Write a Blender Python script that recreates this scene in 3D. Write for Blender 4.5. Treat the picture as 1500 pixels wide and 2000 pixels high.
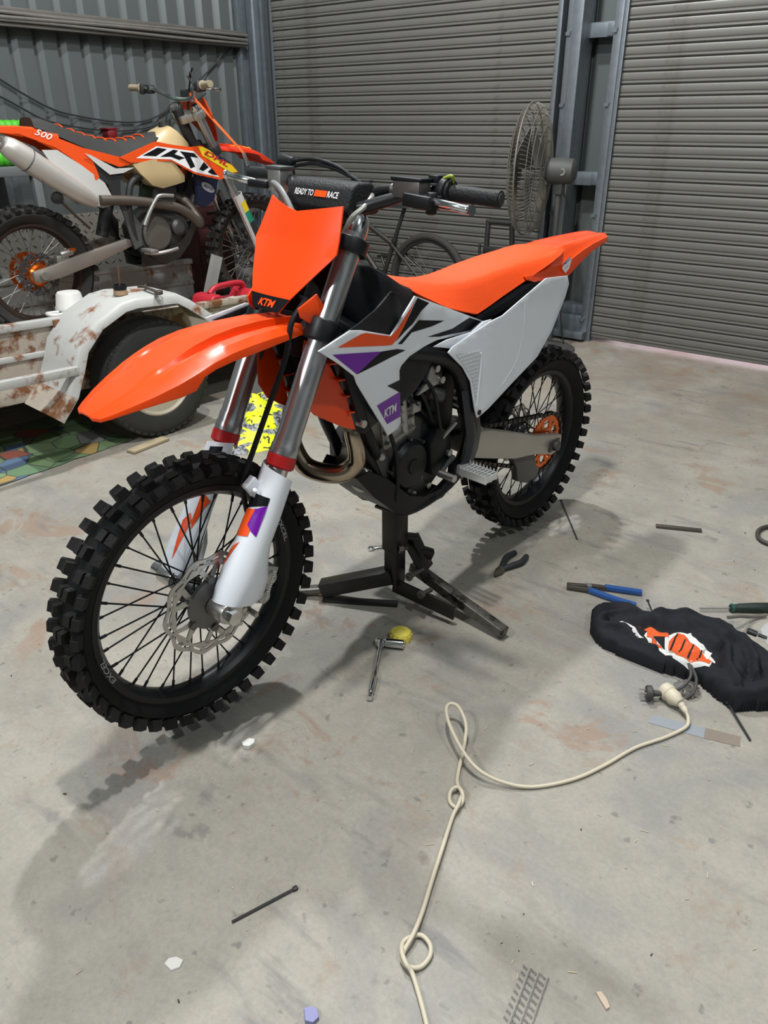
import bpy, bmesh, math, random
from math import sin, cos, pi, radians, sqrt
from mathutils import Vector as V, Matrix
from mathutils.geometry import tessellate_polygon
from mathutils import noise as mnoise

for o in list(bpy.data.objects):
    bpy.data.objects.remove(o)
scene = bpy.context.scene
COL = scene.collection
random.seed(7)

# ------------------------------------------------------------------ camera
# room frame: X along the roller-door wall, Y towards it (doors at Y = 0, inside is Y < 0), left wall at X = 0
cam_d = bpy.data.cameras.new('camera')
cam = bpy.data.objects.new('camera', cam_d)
COL.objects.link(cam)
cam_d.sensor_fit = 'VERTICAL'
cam_d.sensor_height = 36.0
cam_d.lens = 36.0 * 1488.9 / 2000.0
cam_d.clip_start = 0.02
cam_d.clip_end = 200
_h = radians(127.945)
_p = 0.4741
_r = -0.00282
fw = V((cos(_h) * cos(_p), sin(_h) * cos(_p), -sin(_p)))
rt = V((sin(_h), -cos(_h), 0))
up = rt.cross(fw)
r2 = rt * cos(_r) + up * sin(_r)
u2 = up * cos(_r) - rt * sin(_r)
m = Matrix((r2, u2, -fw)).transposed().to_4x4()
m.translation = V((5.442, -5.239, 1.4204))
cam.matrix_world = m
scene.camera = cam

# ------------------------------------------------------------------ world (daylight outside the shed) and exposure
w = bpy.data.worlds.new('world')
scene.world = w
w.use_nodes = True
w.node_tree.nodes['Background'].inputs[0].default_value = (1.0, 0.86, 1.0, 1)
w.node_tree.nodes['Background'].inputs[1].default_value = 1.6
vs = scene.view_settings
vs.view_transform = 'Standard'
vs.look = 'None'
vs.gamma = 1.0
vs.use_curve_mapping = False
vs.exposure = 0.80

# ------------------------------------------------------------------ lamps hung under the shed roof
LAMPS = [  # position, watts, emitter radius, colour
    ((4.42, -4.15, 4.55), 275, 0.09, (1.0, 0.985, 0.95)),
    ((3.60, -7.40, 3.70), 190, 0.13, (0.95, 0.98, 1.0)),
    ((7.40, -4.60, 4.55), 125, 0.13, (0.93, 0.97, 1.0)),
    ((2.70, -2.30, 4.55), 310, 0.09, (0.97, 0.99, 1.0)),
]
for i, (p, e, r, c) in enumerate(LAMPS):
    ld = bpy.data.lights.new('shed_lamp_light', 'POINT')
    ld.energy = e
    ld.shadow_soft_size = r
    ld.color = c
    lo = bpy.data.objects.new('shed_lamp_light', ld)
    lo.location = p
    COL.objects.link(lo)

# ------------------------------------------------------------------ materials
MATS = {}

def M(name, col, rough=0.5, metal=0.0, var=0.12, vscale=9.0, bump=0.0, bscale=120.0, coat=0.0, dirt=None, emit=None, spec=0.5):
    """procedural principled material: base colour broken up by noise; dirt = (colour, threshold, scale)"""
    if name in MATS:
        return MATS[name]
    mt = bpy.data.materials.new(name)
    mt.use_nodes = True
    nt = mt.node_tree
    b = nt.nodes['Principled BSDF']
    b.inputs['Roughness'].default_value = rough
    b.inputs['Metallic'].default_value = metal
    b.inputs['Specular IOR Level'].default_value = spec
    if coat:
        b.inputs['Coat Weight'].default_value = coat
        b.inputs['Coat Roughness'].default_value = 0.12
    tc = nt.nodes.new('ShaderNodeTexCoord')
    nz = nt.nodes.new('ShaderNodeTexNoise')
    nz.inputs['Scale'].default_value = vscale
    nz.inputs['Detail'].default_value = 5
    nt.links.new(tc.outputs['Object'], nz.inputs['Vector'])
    mx = nt.nodes.new('ShaderNodeMix')
    mx.data_type = 'RGBA'
    mx.inputs['A'].default_value = tuple(c * (1 - var) for c in col) + (1,)
    mx.inputs['B'].default_value = tuple(min(1, c * (1 + var)) for c in col) + (1,)
    nt.links.new(nz.outputs['Fac'], mx.inputs['Factor'])
    out = mx.outputs['Result']
    if dirt:
        dc, th, sc = dirt
        n2 = nt.nodes.new('ShaderNodeTexNoise')
        n2.inputs['Scale'].default_value = sc
        n2.inputs['Detail'].default_value = 8
        n2.inputs['Roughness'].default_value = 0.65
        nt.links.new(tc.outputs['Object'], n2.inputs['Vector'])
        rp = nt.nodes.new('ShaderNodeMapRange')
        rp.inputs['From Min'].default_value = th
        rp.inputs['From Max'].default_value = th + 0.10
        nt.links.new(n2.outputs['Fac'], rp.inputs['Value'])
        m2 = nt.nodes.new('ShaderNodeMix')
        m2.data_type = 'RGBA'
        m2.inputs['B'].default_value = tuple(dc) + (1,)
        nt.links.new(rp.outputs['Result'], m2.inputs['Factor'])
        nt.links.new(out, m2.inputs['A'])
        out = m2.outputs['Result']
    nt.links.new(out, b.inputs['Base Color'])
    if bump:
        nb = nt.nodes.new('ShaderNodeTexNoise')
        nb.inputs['Scale'].default_value = bscale
        nb.inputs['Detail'].default_value = 3
        nt.links.new(tc.outputs['Object'], nb.inputs['Vector'])
        bp = nt.nodes.new('ShaderNodeBump')
        bp.inputs['Strength'].default_value = bump
        bp.inputs['Distance'].default_value = 0.004
        nt.links.new(nb.outputs['Fac'], bp.inputs['Height'])
        nt.links.new(bp.outputs['Normal'], b.inputs['Normal'])
    if emit:
        b.inputs['Emission Color'].default_value = tuple(emit[:3]) + (1,)
        b.inputs['Emission Strength'].default_value = emit[3]
    MATS[name] = mt
    return mt

ORANGE = M('orange_plastic', (0.82, 0.062, 0.001), 0.33, var=0.03, coat=0.25)
ORANGE_SEAT = M('orange_seat_cover', (0.82, 0.068, 0.001), 0.62, var=0.05, bump=0.25, bscale=420)
WHITE_PL = M('white_plastic', (0.80, 0.84, 0.90), 0.36, var=0.03, coat=0.2)
BLACK_PL = M('black_plastic', (0.008, 0.0085, 0.0105), 0.48, var=0.25, bump=0.1, bscale=300, spec=0.3)
BLACK_TEX = M('black_grip_plastic', (0.010, 0.010, 0.0115), 0.62, var=0.3, bump=0.6, bscale=160, spec=0.3)
BLACK_FRAME = M('black_frame_paint', (0.006, 0.0065, 0.008), 0.42, var=0.2, spec=0.35)
RUBBER = M('tyre_rubber', (0.0075, 0.0075, 0.008), 0.72, var=0.3, vscale=30, bump=0.25, bscale=200, spec=0.22)
KNOB = M('tread_rubber', (0.010, 0.0095, 0.0095), 0.70, var=0.3, vscale=40, bump=0.3, bscale=200, spec=0.3, dirt=((0.085, 0.048, 0.034), 0.55, 14))
STEEL = M('brushed_steel', (0.50, 0.49, 0.47), 0.34, 0.95, var=0.1)
ALU = M('cast_aluminium', (0.42, 0.41, 0.39), 0.45, 0.85, var=0.15)
ALU_DK = M('dark_cast_metal', (0.10, 0.10, 0.10), 0.5, 0.7, var=0.25, bump=0.15)
CHROME = M('chrome', (0.72, 0.72, 0.72), 0.12, 1.0, var=0.03)
FORK = M('anodised_fork_tube', (0.44, 0.44, 0.45), 0.27, 0.9, var=0.04)
RED_PL = M('red_plastic', (0.45, 0.010, 0.012), 0.4, var=0.1)
DEC_OR = M('orange_print', (0.90, 0.085, 0.004), 0.4, var=0.03)
DEC_PU = M('purple_print', (0.155, 0.004, 0.34), 0.35, var=0.08)
DEC_BK = M('black_print', (0.006, 0.006, 0.008), 0.45, var=0.1, spec=0.2)
DEC_WH = M('white_print', (0.75, 0.75, 0.76), 0.45, var=0.04)
ORANGE_ANO = M('orange_anodised', (0.75, 0.14, 0.015), 0.25, 0.8, var=0.1)
HEADER = M('heat_tinted_steel', (0.40, 0.33, 0.25), 0.20, 1.0, var=0.35, vscale=12)

# ------------------------------------------------------------------ mesh helpers
class MB:
    """collects vertices and faces, then links them as one mesh object"""
    def __init__(s):
        s.v = []
        s.f = []

    def add(s, vs, fs):
        b = len(s.v)
        s.v += [tuple(q) for q in vs]
        s.f += [tuple(b + i for i in f) for f in fs]
        return s

    def box(s, c, d, rot=None, taper=1.0):
        hx, hy, hz = d[0] / 2, d[1] / 2, d[2] / 2
        pts = []
        for z, t in ((-hz, 1.0), (hz, taper)):
            for x, y in ((-hx, -hy), (hx, -hy), (hx, hy), (-hx, hy)):
                q = V((x * t, y * t, z))
                if rot is not None:
                    q = rot @ q
                pts.append(q + V(c))
        return s.add(pts, [(3, 2, 1, 0), (4, 5, 6, 7), (0, 1, 5, 4), (1, 2, 6, 5), (2, 3, 7, 6), (3, 0, 4, 7)])

    def bar(s, p0, p1, w, h, upv=(0, 0, 1)):
        p0, p1 = V(p0), V(p1)
        d = (p1 - p0)
        x = d.normalized()
        y = V(upv).cross(x).normalized()
        z = x.cross(y)
        R = Matrix((x, y, z)).transposed()
        return s.box((p0 + p1) / 2, (d.length, w, h), R)

    def cyl(s, p0, p1, r0, r1=None, n=16, caps=True):
        r1 = r0 if r1 is None else r1
        p0, p1 = V(p0), V(p1)
        x, y = frame((p1 - p0).normalized())
        a = [p0 + (x * cos(2 * pi * i / n) + y * sin(2 * pi * i / n)) * r0 for i in range(n)]
        b = [p1 + (x * cos(2 * pi * i / n) + y * sin(2 * pi * i / n)) * r1 for i in range(n)]
        fs = [(i, (i + 1) % n, n + (i + 1) % n, n + i) for i in range(n)]
        if caps:
            fs += [tuple(range(n - 1, -1, -1)), tuple(range(n, 2 * n))]
        return s.add(a + b, fs)

    def tube(s, pts, r, n=10, sub=6, caps=True, closed=False):
        pts = [V(q) for q in pts]
        rs = list(r) if isinstance(r, (list, tuple)) else [r] * len(pts)
        if sub > 1 and len(pts) > 2:
            pts, rs = smooth_path(pts, rs, sub, closed)
        rings = []
        x = None
        N = len(pts)
        for i, q in enumerate(pts):
            a = pts[(i - 1) % N] if (closed or i > 0) else q
            b = pts[(i + 1) % N] if (closed or i < N - 1) else q
            t = (b - a).normalized()
            if x is None:
                x, y = frame(t)
            x = (x - t * x.dot(t)).normalized()
            y = t.cross(x)
            rings.append([q + (x * cos(2 * pi * k / n) + y * sin(2 * pi * k / n)) * rs[i] for k in range(n)])
        return s.loft(rings, caps=caps and not closed, loop=closed)

    def loft(s, rings, caps=True, closed=True, loop=False):
        n = len(rings[0])
        vs = [q for r in rings for q in r]
        fs = []
        m = len(rings)
        for j in range(m if loop else m - 1):
            j2 = (j + 1) % m
            for i in range(n if closed else n - 1):
                i2 = (i + 1) % n
                fs.append((j * n + i, j * n + i2, j2 * n + i2, j2 * n + i))
        if caps and closed and not loop:
            fs.append(tuple(range(n - 1, -1, -1)))
            fs.append(tuple(range((m - 1) * n, m * n)))
        return s.add(vs, fs)

    def lathe(s, prof, o, ax, n=32, closed=False):
        """prof: list of (radius, height along axis)"""
        o, ax = V(o), V(ax).normalized()
        x, y = frame(ax)
        rings = [[o + ax * h + (x * cos(2 * pi * k / n) + y * sin(2 * pi * k / n)) * max(r, 1e-5) for k in range(n)] for r, h in prof]
        return s.loft(rings, caps=not closed, loop=closed)

    def prism(s, poly, fn, w0, w1):
        """poly: 2D outline; fn(u, v, w) -> 3D; extruded from w0 to w1"""
        n = len(poly)
        tri = tessellate_polygon([[V((a[0], a[1], 0)) for a in poly]])
        vs = [fn(a[0], a[1], w0) for a in poly] + [fn(a[0], a[1], w1) for a in poly]
        fs = [t[::-1] for t in tri] + [tuple(n + i for i in t) for t in tri]
        fs += [(i, (i + 1) % n, n + (i + 1) % n, n + i) for i in range(n)]
        return s.add(vs, fs)

    def xz(s, poly, y0, y1):
        return s.prism(poly, lambda u, v, w: V((u, w, v)), y0, y1)

    def xy(s, poly, z0, z1):
        return s.prism(poly, lambda u, v, w: V((u, v, w)), z0, z1)

    def data(s, name, mat, bevel=0.0, ang=35, smooth=True, seg=2):
        me = bpy.data.meshes.new(name)
        me.from_pydata(s.v, [], s.f)
        bm = bmesh.new()
        bm.from_mesh(me)
        bmesh.ops.recalc_face_normals(bm, faces=bm.faces)
        if bevel:
            es = [e for e in bm.edges if len(e.link_faces) == 2 and e.calc_face_angle(0) > radians(28)]
            bmesh.ops.bevel(bm, geom=es, offset=bevel, segments=seg, affect='EDGES', profile=0.5, clamp_overlap=True)
        bm.to_mesh(me)
        bm.free()
        if smooth:
            me.polygons.foreach_set('use_smooth', [True] * len(me.polygons))
            me.set_sharp_from_angle(angle=radians(ang))
        me.materials.append(mat)
        return me

    def build(s, name, mat, parent=None, bevel=0.0, ang=35, smooth=True, seg=2):
        o = bpy.data.objects.new(name, s.data(name, mat, bevel, ang, smooth, seg))
        COL.objects.link(o)
        o.parent = parent
        return o

def frame(t):
    a = V((0, 0, 1)) if abs(t.z) < 0.9 else V((1, 0, 0))
    x = a.cross(t).normalized()
    return x, t.cross(x)

def smooth_path(pts, rs, sub, closed=False):
    out, ro = [], []
    n = len(pts)
    rng = range(n) if closed else range(n - 1)
    g = lambda i: pts[i % n] if closed else pts[min(max(i, 0), n - 1)]
    for i in rng:
        p0, p1, p2, p3 = g(i - 1), g(i), g(i + 1), g(i + 2)
        ra, rb = rs[i], rs[(i + 1) % n]
        for k in range(sub):
            t = k / sub
            t2, t3 = t * t, t * t * t
            out.append(0.5 * ((2 * p1) + (p2 - p0) * t + (2 * p0 - 5 * p1 + 4 * p2 - p3) * t2 + (3 * p1 - p0 - 3 * p2 + p3) * t3))
            ro.append(ra + (rb - ra) * t)
    if not closed:
        out.append(pts[-1])
        ro.append(rs[-1])
    return out, ro

def place(name, me, parent=None, mw=None):
    o = bpy.data.objects.new(name, me)
    COL.objects.link(o)
    o.parent = parent
    if mw is not None:
        o.matrix_local = mw
    return o

def tag(o, label, cat, group=None):
    o['label'] = label
    o['category'] = cat
    if group:
        o['group'] = group
    return o

def thing(name, label, cat, loc=(0, 0, 0), rot=None, group=None):
    o = bpy.data.objects.new(name, None)
    o.empty_display_size = 0.1
    COL.objects.link(o)
    mw = (rot.to_4x4() if rot is not None else Matrix.Identity(4))
    mw.translation = V(loc)
    o.matrix_world = mw
    return tag(o, label, cat, group)

def struct(o):
    o['kind'] = 'structure'
    return o

def stuff(o):
    o['kind'] = 'stuff'
    return o

def lerp(a, b, t):
    return a + (b - a) * t

def interp(x, tab):
    """piecewise linear table lookup: rows (x, a, b, ...) with increasing x"""
    if x <= tab[0][0]:
        return tab[0][1:]
    for r0, r1 in zip(tab, tab[1:]):
        if x <= r1[0]:
            t = (x - r0[0]) / (r1[0] - r0[0])
            return tuple(lerp(a, b, t) for a, b in zip(r0[1:], r1[1:]))
    return tab[-1][1:]

def fine_fill(poly, L):
    """triangulate a 2D outline and split edges longer than L; returns bmesh with (u, v, 0)"""
    bm = bmesh.new()
    vs = [bm.verts.new((a[0], a[1], 0)) for a in poly]
    for t in tessellate_polygon([[V((a[0], a[1], 0)) for a in poly]]):
        try:
            bm.faces.new([vs[i] for i in t])
        except ValueError:
            pass
    for _ in range(5):
        es = [e for e in bm.edges if e.calc_length() > L]
        if not es:
            break
        bmesh.ops.subdivide_edges(bm, edges=es, cuts=1)
        bmesh.ops.triangulate(bm, faces=bm.faces)
    return bm

def panel(name, poly, yf, th, mat, parent, side=1, L=0.04, off=0.0, bevel=0.0):
    """thin moulded panel: (x, z) outline laid on the surface y = yf(x, z); th = thickness towards the middle of the bike"""
    bm = fine_fill(poly, L)
    for v in bm.verts:
        x, z = v.co.x, v.co.y
        v.co = (x, side * (yf(x, z) + off), z)
    if th:
        ret = bmesh.ops.extrude_face_region(bm, geom=bm.faces[:])
        for g in ret['geom']:
            if isinstance(g, bmesh.types.BMVert):
                g.co.y -= side * th
    bmesh.ops.recalc_face_normals(bm, faces=bm.faces)
    if bevel:
        es = [e for e in bm.edges if len(e.link_faces) == 2 and e.calc_face_angle(0) > radians(60)]
        bmesh.ops.bevel(bm, geom=es, offset=bevel, segments=2, affect='EDGES', profile=0.5, clamp_overlap=True)
    me = bpy.data.meshes.new(name)
    bm.to_mesh(me)
    bm.free()
    me.polygons.foreach_set('use_smooth', [True] * len(me.polygons))
    me.set_sharp_from_angle(angle=radians(30))
    me.materials.append(mat)
    return place(name, me, parent)

def text2d(txt, bold=0.0, shear=0.0):
    """glyph outlines as triangles in a box of height 1 (cap height), x from 0 to width"""
    cu = bpy.data.curves.new('lettering', 'FONT')
    cu.body = txt
    cu.size = 1.0
    cu.offset = bold
    cu.resolution_u = 3
    o = bpy.data.objects.new('lettering', cu)
    COL.objects.link(o)
    dg = bpy.context.evaluated_depsgraph_get()
    me = o.evaluated_get(dg).to_mesh()
    vs = [(v.co.x, v.co.y) for v in me.vertices]
    fs = [tuple(q.vertices) for q in me.polygons]
    o.evaluated_get(dg).to_mesh_clear()
    bpy.data.objects.remove(o)
    bpy.data.curves.remove(cu)
    x0 = min(a[0] for a in vs)
    y0 = min(a[1] for a in vs)
    h = max(a[1] for a in vs) - y0
    vs = [((a[0] - x0) / h, (a[1] - y0) / h) for a in vs]
    vs = [(a + shear * b, b) for a, b in vs]
    return vs, fs, max(a[0] for a in vs)

def lettering(name, txt, o, ux, uy, height, width, mat, parent, bold=0.0, shear=0.0, th=0.0008, fn=None):
    """flat print: origin o, unit vectors ux (reading direction) and uy; scaled to width x height"""
    vs, fs, w = text2d(txt, bold, shear)
    o, ux, uy = V(o), V(ux).normalized(), V(uy).normalized()
    pts = []
    for a, b in vs:
        q = o + ux * (a / w * width) + uy * (b * height)
        pts.append(fn(q) if fn else q)
    mb = MB()
    mb.add(pts, fs)
    me = bpy.data.meshes.new(name)
    me.from_pydata(mb.v, [], mb.f)
    me.materials.append(mat)
    return place(name, me, parent)

# ================================================================== THE SHED
CONC = bpy.data.materials.new('dusty_concrete')
CONC.use_nodes = True
def build_concrete():
    nt = CONC.node_tree
    N, Lk = nt.nodes.new, nt.links.new
    b = nt.nodes['Principled BSDF']
    tc = N('ShaderNodeTexCoord')
    def noise(sc, det=6, rough=0.6, vec=None, dist=0.0):
        n = N('ShaderNodeTexNoise')
        n.inputs['Scale'].default_value = sc
        n.inputs['Detail'].default_value = det
        n.inputs['Roughness'].default_value = rough
        n.inputs['Distortion'].default_value = dist
        Lk(vec or tc.outputs['Object'], n.inputs['Vector'])
        return n.outputs['Fac']
    def rng(x, a, c, lo=0.0, hi=1.0):
        r = N('ShaderNodeMapRange')
        r.inputs['From Min'].default_value = a
        r.inputs['From Max'].default_value = c
        r.inputs['To Min'].default_value = lo
        r.inputs['To Max'].default_value = hi
        Lk(x, r.inputs['Value'])
        return r.outputs['Result']
    def mix(f, A, B):
        x = N('ShaderNodeMix')
        x.data_type = 'RGBA'
        Lk(f, x.inputs['Factor'])
        for k, c in (('A', A), ('B', B)):
            if isinstance(c, tuple):
                x.inputs[k].default_value = c + (1,)
            else:
                Lk(c, x.inputs[k])
        return x.outputs['Result']
    def mul(a, c):
        x = N('ShaderNodeMath')
        x.operation = 'MULTIPLY'
        Lk(a, x.inputs[0])
        if isinstance(c, float):
            x.inputs[1].default_value = c
        else:
            Lk(c, x.inputs[1])
        return x.outputs[0]
    def mapped(rot, sc):
        mp = N('ShaderNodeMapping')
        mp.inputs['Rotation'].default_value = (0, 0, rot)
        mp.inputs['Scale'].default_value = sc
        Lk(tc.outputs['Object'], mp.inputs['Vector'])
        return mp.outputs['Vector']
    base = mix(rng(noise(1.6, 8, 0.62), 0.36, 0.64), (0.262, 0.245, 0.206), (0.350, 0.328, 0.278))
    base = mix(rng(noise(7, 8, 0.7, dist=0.4), 0.40, 0.66, 0, 0.55), base, (0.385, 0.360, 0.308))
    base = mix(rng(noise(17, 8, 0.75, dist=0.6), 0.50, 0.68, 0, 0.6), base, (0.250, 0.238, 0.214))
    # cool grey trowel patches
    base = mix(rng(noise(2.3, 6, 0.55, dist=0.8), 0.50, 0.64, 0, 0.65), base, (0.225, 0.224, 0.218))
    # red earth tracked in, in smears
    dirt = mul(rng(noise(3.1, 12, 0.72, dist=0.7), 0.555, 0.60), rng(noise(0.9, 3, 0.5), 0.40, 0.55))
    base = mix(mul(dirt, 0.62), base, (0.285, 0.180, 0.122))
    dirt2 = rng(noise(8, 12, 0.78, dist=0.4), 0.575, 0.63, 0, 0.42)
    base = mix(dirt2, base, (0.30, 0.215, 0.155))
    # soil blown in under the roller doors
    sx = N('ShaderNodeSeparateXYZ')
    Lk(tc.outputs['Object'], sx.inputs['Vector'])
    soil = mul(rng(sx.outputs['Y'], -2.3, -0.1, 0.0, 1.0), rng(noise(2.2, 10, 0.7, dist=0.5), 0.36, 0.58))
    base = mix(mul(soil, 0.75), base, (0.235, 0.170, 0.115))
    # dark oil spots and black rubber streaks
    base = mix(rng(noise(5.2, 8, 0.62), 0.63, 0.68, 0, 0.5), base, (0.105, 0.102, 0.098))
    base = mix(rng(noise(26, 3, 0.5), 0.66, 0.72, 0, 0.55), base, (0.11, 0.105, 0.10))
    streak = mul(rng(noise(1.0, 5, 0.6, mapped(0.9, (3.2, 16, 1))), 0.55, 0.68), rng(noise(1.3, 2, 0.5), 0.42, 0.58))
    base = mix(mul(streak, 0.65), base, (0.145, 0.145, 0.148))
    streak = mul(rng(noise(1.0, 6, 0.65, mapped(0.42, (2.5, 26, 1))), 0.56, 0.68), rng(noise(1.1, 2, 0.5), 0.48, 0.62))
    base = mix(mul(streak, 0.5), base, (0.37, 0.355, 0.32))
    scr = rng(noise(1.0, 3, 0.6, mapped(-0.5, (6, 130, 1))), 0.68, 0.76, 0, 0.45)
    base = mix(scr, base, (0.40, 0.385, 0.35))
    gr = rng(noise(90, 4, 0.7), 0.35, 0.65, 0.0, 0.22)
    base = mix(gr, base, (0.13, 0.12, 0.11))
    Lk(base, b.inputs['Base Color'])
    Lk(rng(noise(3.5, 6, 0.6), 0.3, 0.7, 0.48, 0.78), b.inputs['Roughness'])
    bp = N('ShaderNodeBump')
    bp.inputs['Strength'].default_value = 0.22
    bp.inputs['Distance'].default_value = 0.006
    Lk(noise(24, 9, 0.7), bp.inputs['Height'])
    Lk(bp.outputs['Normal'], b.inputs['Normal'])
build_concrete()
CLAD = M('grey_green_cladding', (0.100, 0.113, 0.112), 0.42, 0.25, var=0.10, vscale=3, coat=0.1)
DOOR = M('beige_grey_roller_door', (0.142, 0.139, 0.127), 0.38, 0.15, var=0.10, vscale=4, dirt=((0.095, 0.084, 0.070), 0.58, 2.4))
GALV = M('galvanised_steel', (0.27, 0.30, 0.335), 0.42, 0.75, var=0.22, vscale=26)
GALV_DK = M('dull_galvanised_steel', (0.15, 0.175, 0.195), 0.5, 0.5, var=0.25, vscale=20)
GIRT = M('dusty_girt', (0.135, 0.125, 0.112), 0.6, 0.2, var=0.2, vscale=14)
RX0, RX1, RY0, RY1, RZ = -0.05, 9.5, -9.5, 0.12, 5.1

fm = MB().xy([(RX0 - 0.1, RY0), (RX1, RY0), (RX1, 3.0), (RX0 - 0.1, 3.0)], -0.12, 0.0)
struct(fm.build('floor', CONC, smooth=False))
struct(MB().box(((RX0 + RX1) / 2, (RY0 + RY1) / 2, RZ + 0.05), (RX1 - RX0 + 0.4, RY1 - RY0 + 0.4, 0.1)).build('ceiling', CLAD, smooth=False))
struct(MB().box((RX1 + 0.05, (RY0 + RY1) / 2, RZ / 2), (0.1, RY1 - RY0, RZ)).build('wall_right', CLAD, smooth=False))
struct(MB().box(((RX0 + RX1) / 2, RY0 - 0.05, RZ / 2), (RX1 - RX0 + 0.2, 0.1, RZ)).build('wall_front', CLAD, smooth=False))

# left wall: pan-and-rib cladding seen from inside (ribs are recesses)
def corrugate(u0, u1, pitch, phase, depth, fn, z0, z1, name):
    prof = []
    k = math.floor((u0 - phase) / pitch)
    while True:
        c = phase + k * pitch
        if c - pitch > u1:
            break
        prof += [(c - 0.036, 0.0), (c - 0.030, depth), (c - 0.004, depth), (c + 0.036, 0.0)]
        k += 1
    prof = [(a, d) for a, d in prof if u0 <= a <= u1]
    prof = [(u0, 0.0)] + prof + [(u1, 0.0)]
    rings = [[fn(a, d, z) for a, d in prof] for z in (z0, z1)]
    mb = MB().loft(rings, closed=False)
    back = [[fn(a, depth + 0.012, z) for a in (u0, u1)] for z in (z0, z1)]
    mb.loft(back, closed=False)
    return struct(mb.build(name, CLAD, ang=15))
corrugate(-9.4, 0.1, 0.1755, -0.400, 0.036, lambda a, d, z: V((-d, a, z)), 0.0, RZ, 'wall_left')
# back wall: cladding strips left of, between, above and right of the two roller doors
corrugate(-0.05, 0.24, 0.1755, 0.10, 0.032, lambda a, d, z: V((a, 0.07 + d, z)), 0.0, RZ, 'wall_back')
corrugate(2.70, 3.36, 0.21, 2.98, 0.032, lambda a, d, z: V((a, 0.12 + d, z)), 0.0, RZ, 'wall_back')
MBX = MB()
MBX.box((4.7, 0.10, 4.25), (9.8, 0.05, 1.75))
MBX.box((8.0, 0.10, 1.68), (3.2, 0.05, 3.36))
struct(MBX.build('wall_back', CLAD, smooth=False))

# horizontal girts on the left wall, with a bundle of conduit lying on the visible one
for k, z in enumerate((0.75, 2.0, 3.25)):
    g = MB()
    g.box((0.055, -4.8, z + 0.040), (0.105, 9.2, 0.004))
    g.box((0.106, -4.8, z), (0.004, 9.2, 0.085))
    g.box((0.055, -4.8, z - 0.042), (0.105, 9.2, 0.004))
    g.box((0.100, -4.8, z + 0.052), (0.014, 9.2, 0.020))
    struct(g.build('trim_%d' % (k + 1), GIRT, bevel=0.002))
for k, (dz, dx, r) in enumerate(((0.030, 0.118, 0.011), (0.006, 0.122, 0.012), (-0.018, 0.118, 0.010))):
    pts = [(dx + 0.002 * sin(j * 1.7 + k), -9.0 + j * 0.55, 2.0 + dz + 0.006 * sin(j * 1.3 + 2 * k)) for j in range(17)]
    struct(MB().tube(pts, r, 8, 3).build('trim_%d' % (4 + k), GIRT))
# corner column and door frame
c = MB()
c.box((0.030, -0.215, RZ / 2), (0.06, 0.03, RZ))
c.box((0.012, -0.12, RZ / 2), (0.024, 0.20, RZ))
struct(c.build('trim_7', GALV_DK, bevel=0.003))
c = MB()
c.box((0.085, -0.085, RZ / 2), (0.090, 0.090, RZ))
struct(c.build('trim_8', GALV_DK, bevel=0.02, seg=4))
c = MB()
c.box((0.152, -0.06, RZ / 2), (0.030, 0.012, RZ))
c.box((0.138, -0.03, RZ / 2), (0.004, 0.07, RZ))
struct(c.build('trim_9', GALV_DK, bevel=0.002))
c = MB()
c.box((0.215, 0.045, 2.0), (0.09, 0.05, 0.10))
c.box((0.215, 0.045, 0.75), (0.09, 0.05, 0.10))
struct(c.build('trim_10', GALV_DK, bevel=0.002))
c = MB()
c.box((0.222, -0.028, RZ / 2), (0.020, 0.004, RZ))
c.box((0.212, 0.0, RZ / 2), (0.004, 0.055, RZ))
c.box((0.222, 0.028, RZ / 2), (0.020, 0.004, RZ))
struct(c.build('trim_11', GALV_DK, bevel=0.001))

# roller doors: every slat is its own piece
P = 0.0683
PROF = [(0.000, 0.004), (0.003, -0.007), (0.008, -0.011), (0.014, -0.010), (0.018, -0.003), (0.021, -0.003), (0.024, -0.007), (0.029, -0.0085), (0.055, -0.0085), (0.062, -0.006), (0.066, 0.002), (P, 0.004)]
def roller_door(name, x0, x1, zb, n):
    root = MB()
    root.box(((x0 + x1) / 2, 0.012, zb + 0.012), (x1 - x0, 0.035, 0.024))
    d = struct(root.build(name, DOOR, bevel=0.004))
    d['label'] = 'grey ribbed roller door on the ' + ('left, behind the bicycle' if x0 < 1 else 'right, with daylight under it')
    me = MB()
    ring = lambda x: [V((x, y, z)) for z, y in PROF] + [V((x, y + 0.0016, z)) for z, y in reversed(PROF)]
    me.loft([ring(x0), ring(x1)], caps=True)
    me = me.data('slat', DOOR, ang=40)
    for k in range(n):
        s = place('slat', me, d)
        s.location = (0, 0, zb + 0.02 + k * P)
    return d
roller_door('door_1', 0.225, 2.80, 0.005, 50)
roller_door('door_2', 3.255, 6.40, 0.028, 50)
# added strips that block daylight leaking between curtain edges and cladding
for k, (x, w_) in enumerate(((0.236, 0.022), (2.800, 0.030), (3.252, 0.026))):
    struct(MB().box((x, 0.075, RZ / 2), (w_, 0.13, RZ)).build('trim_%d' % (22 + k), GALV_DK, smooth=False))
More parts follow.
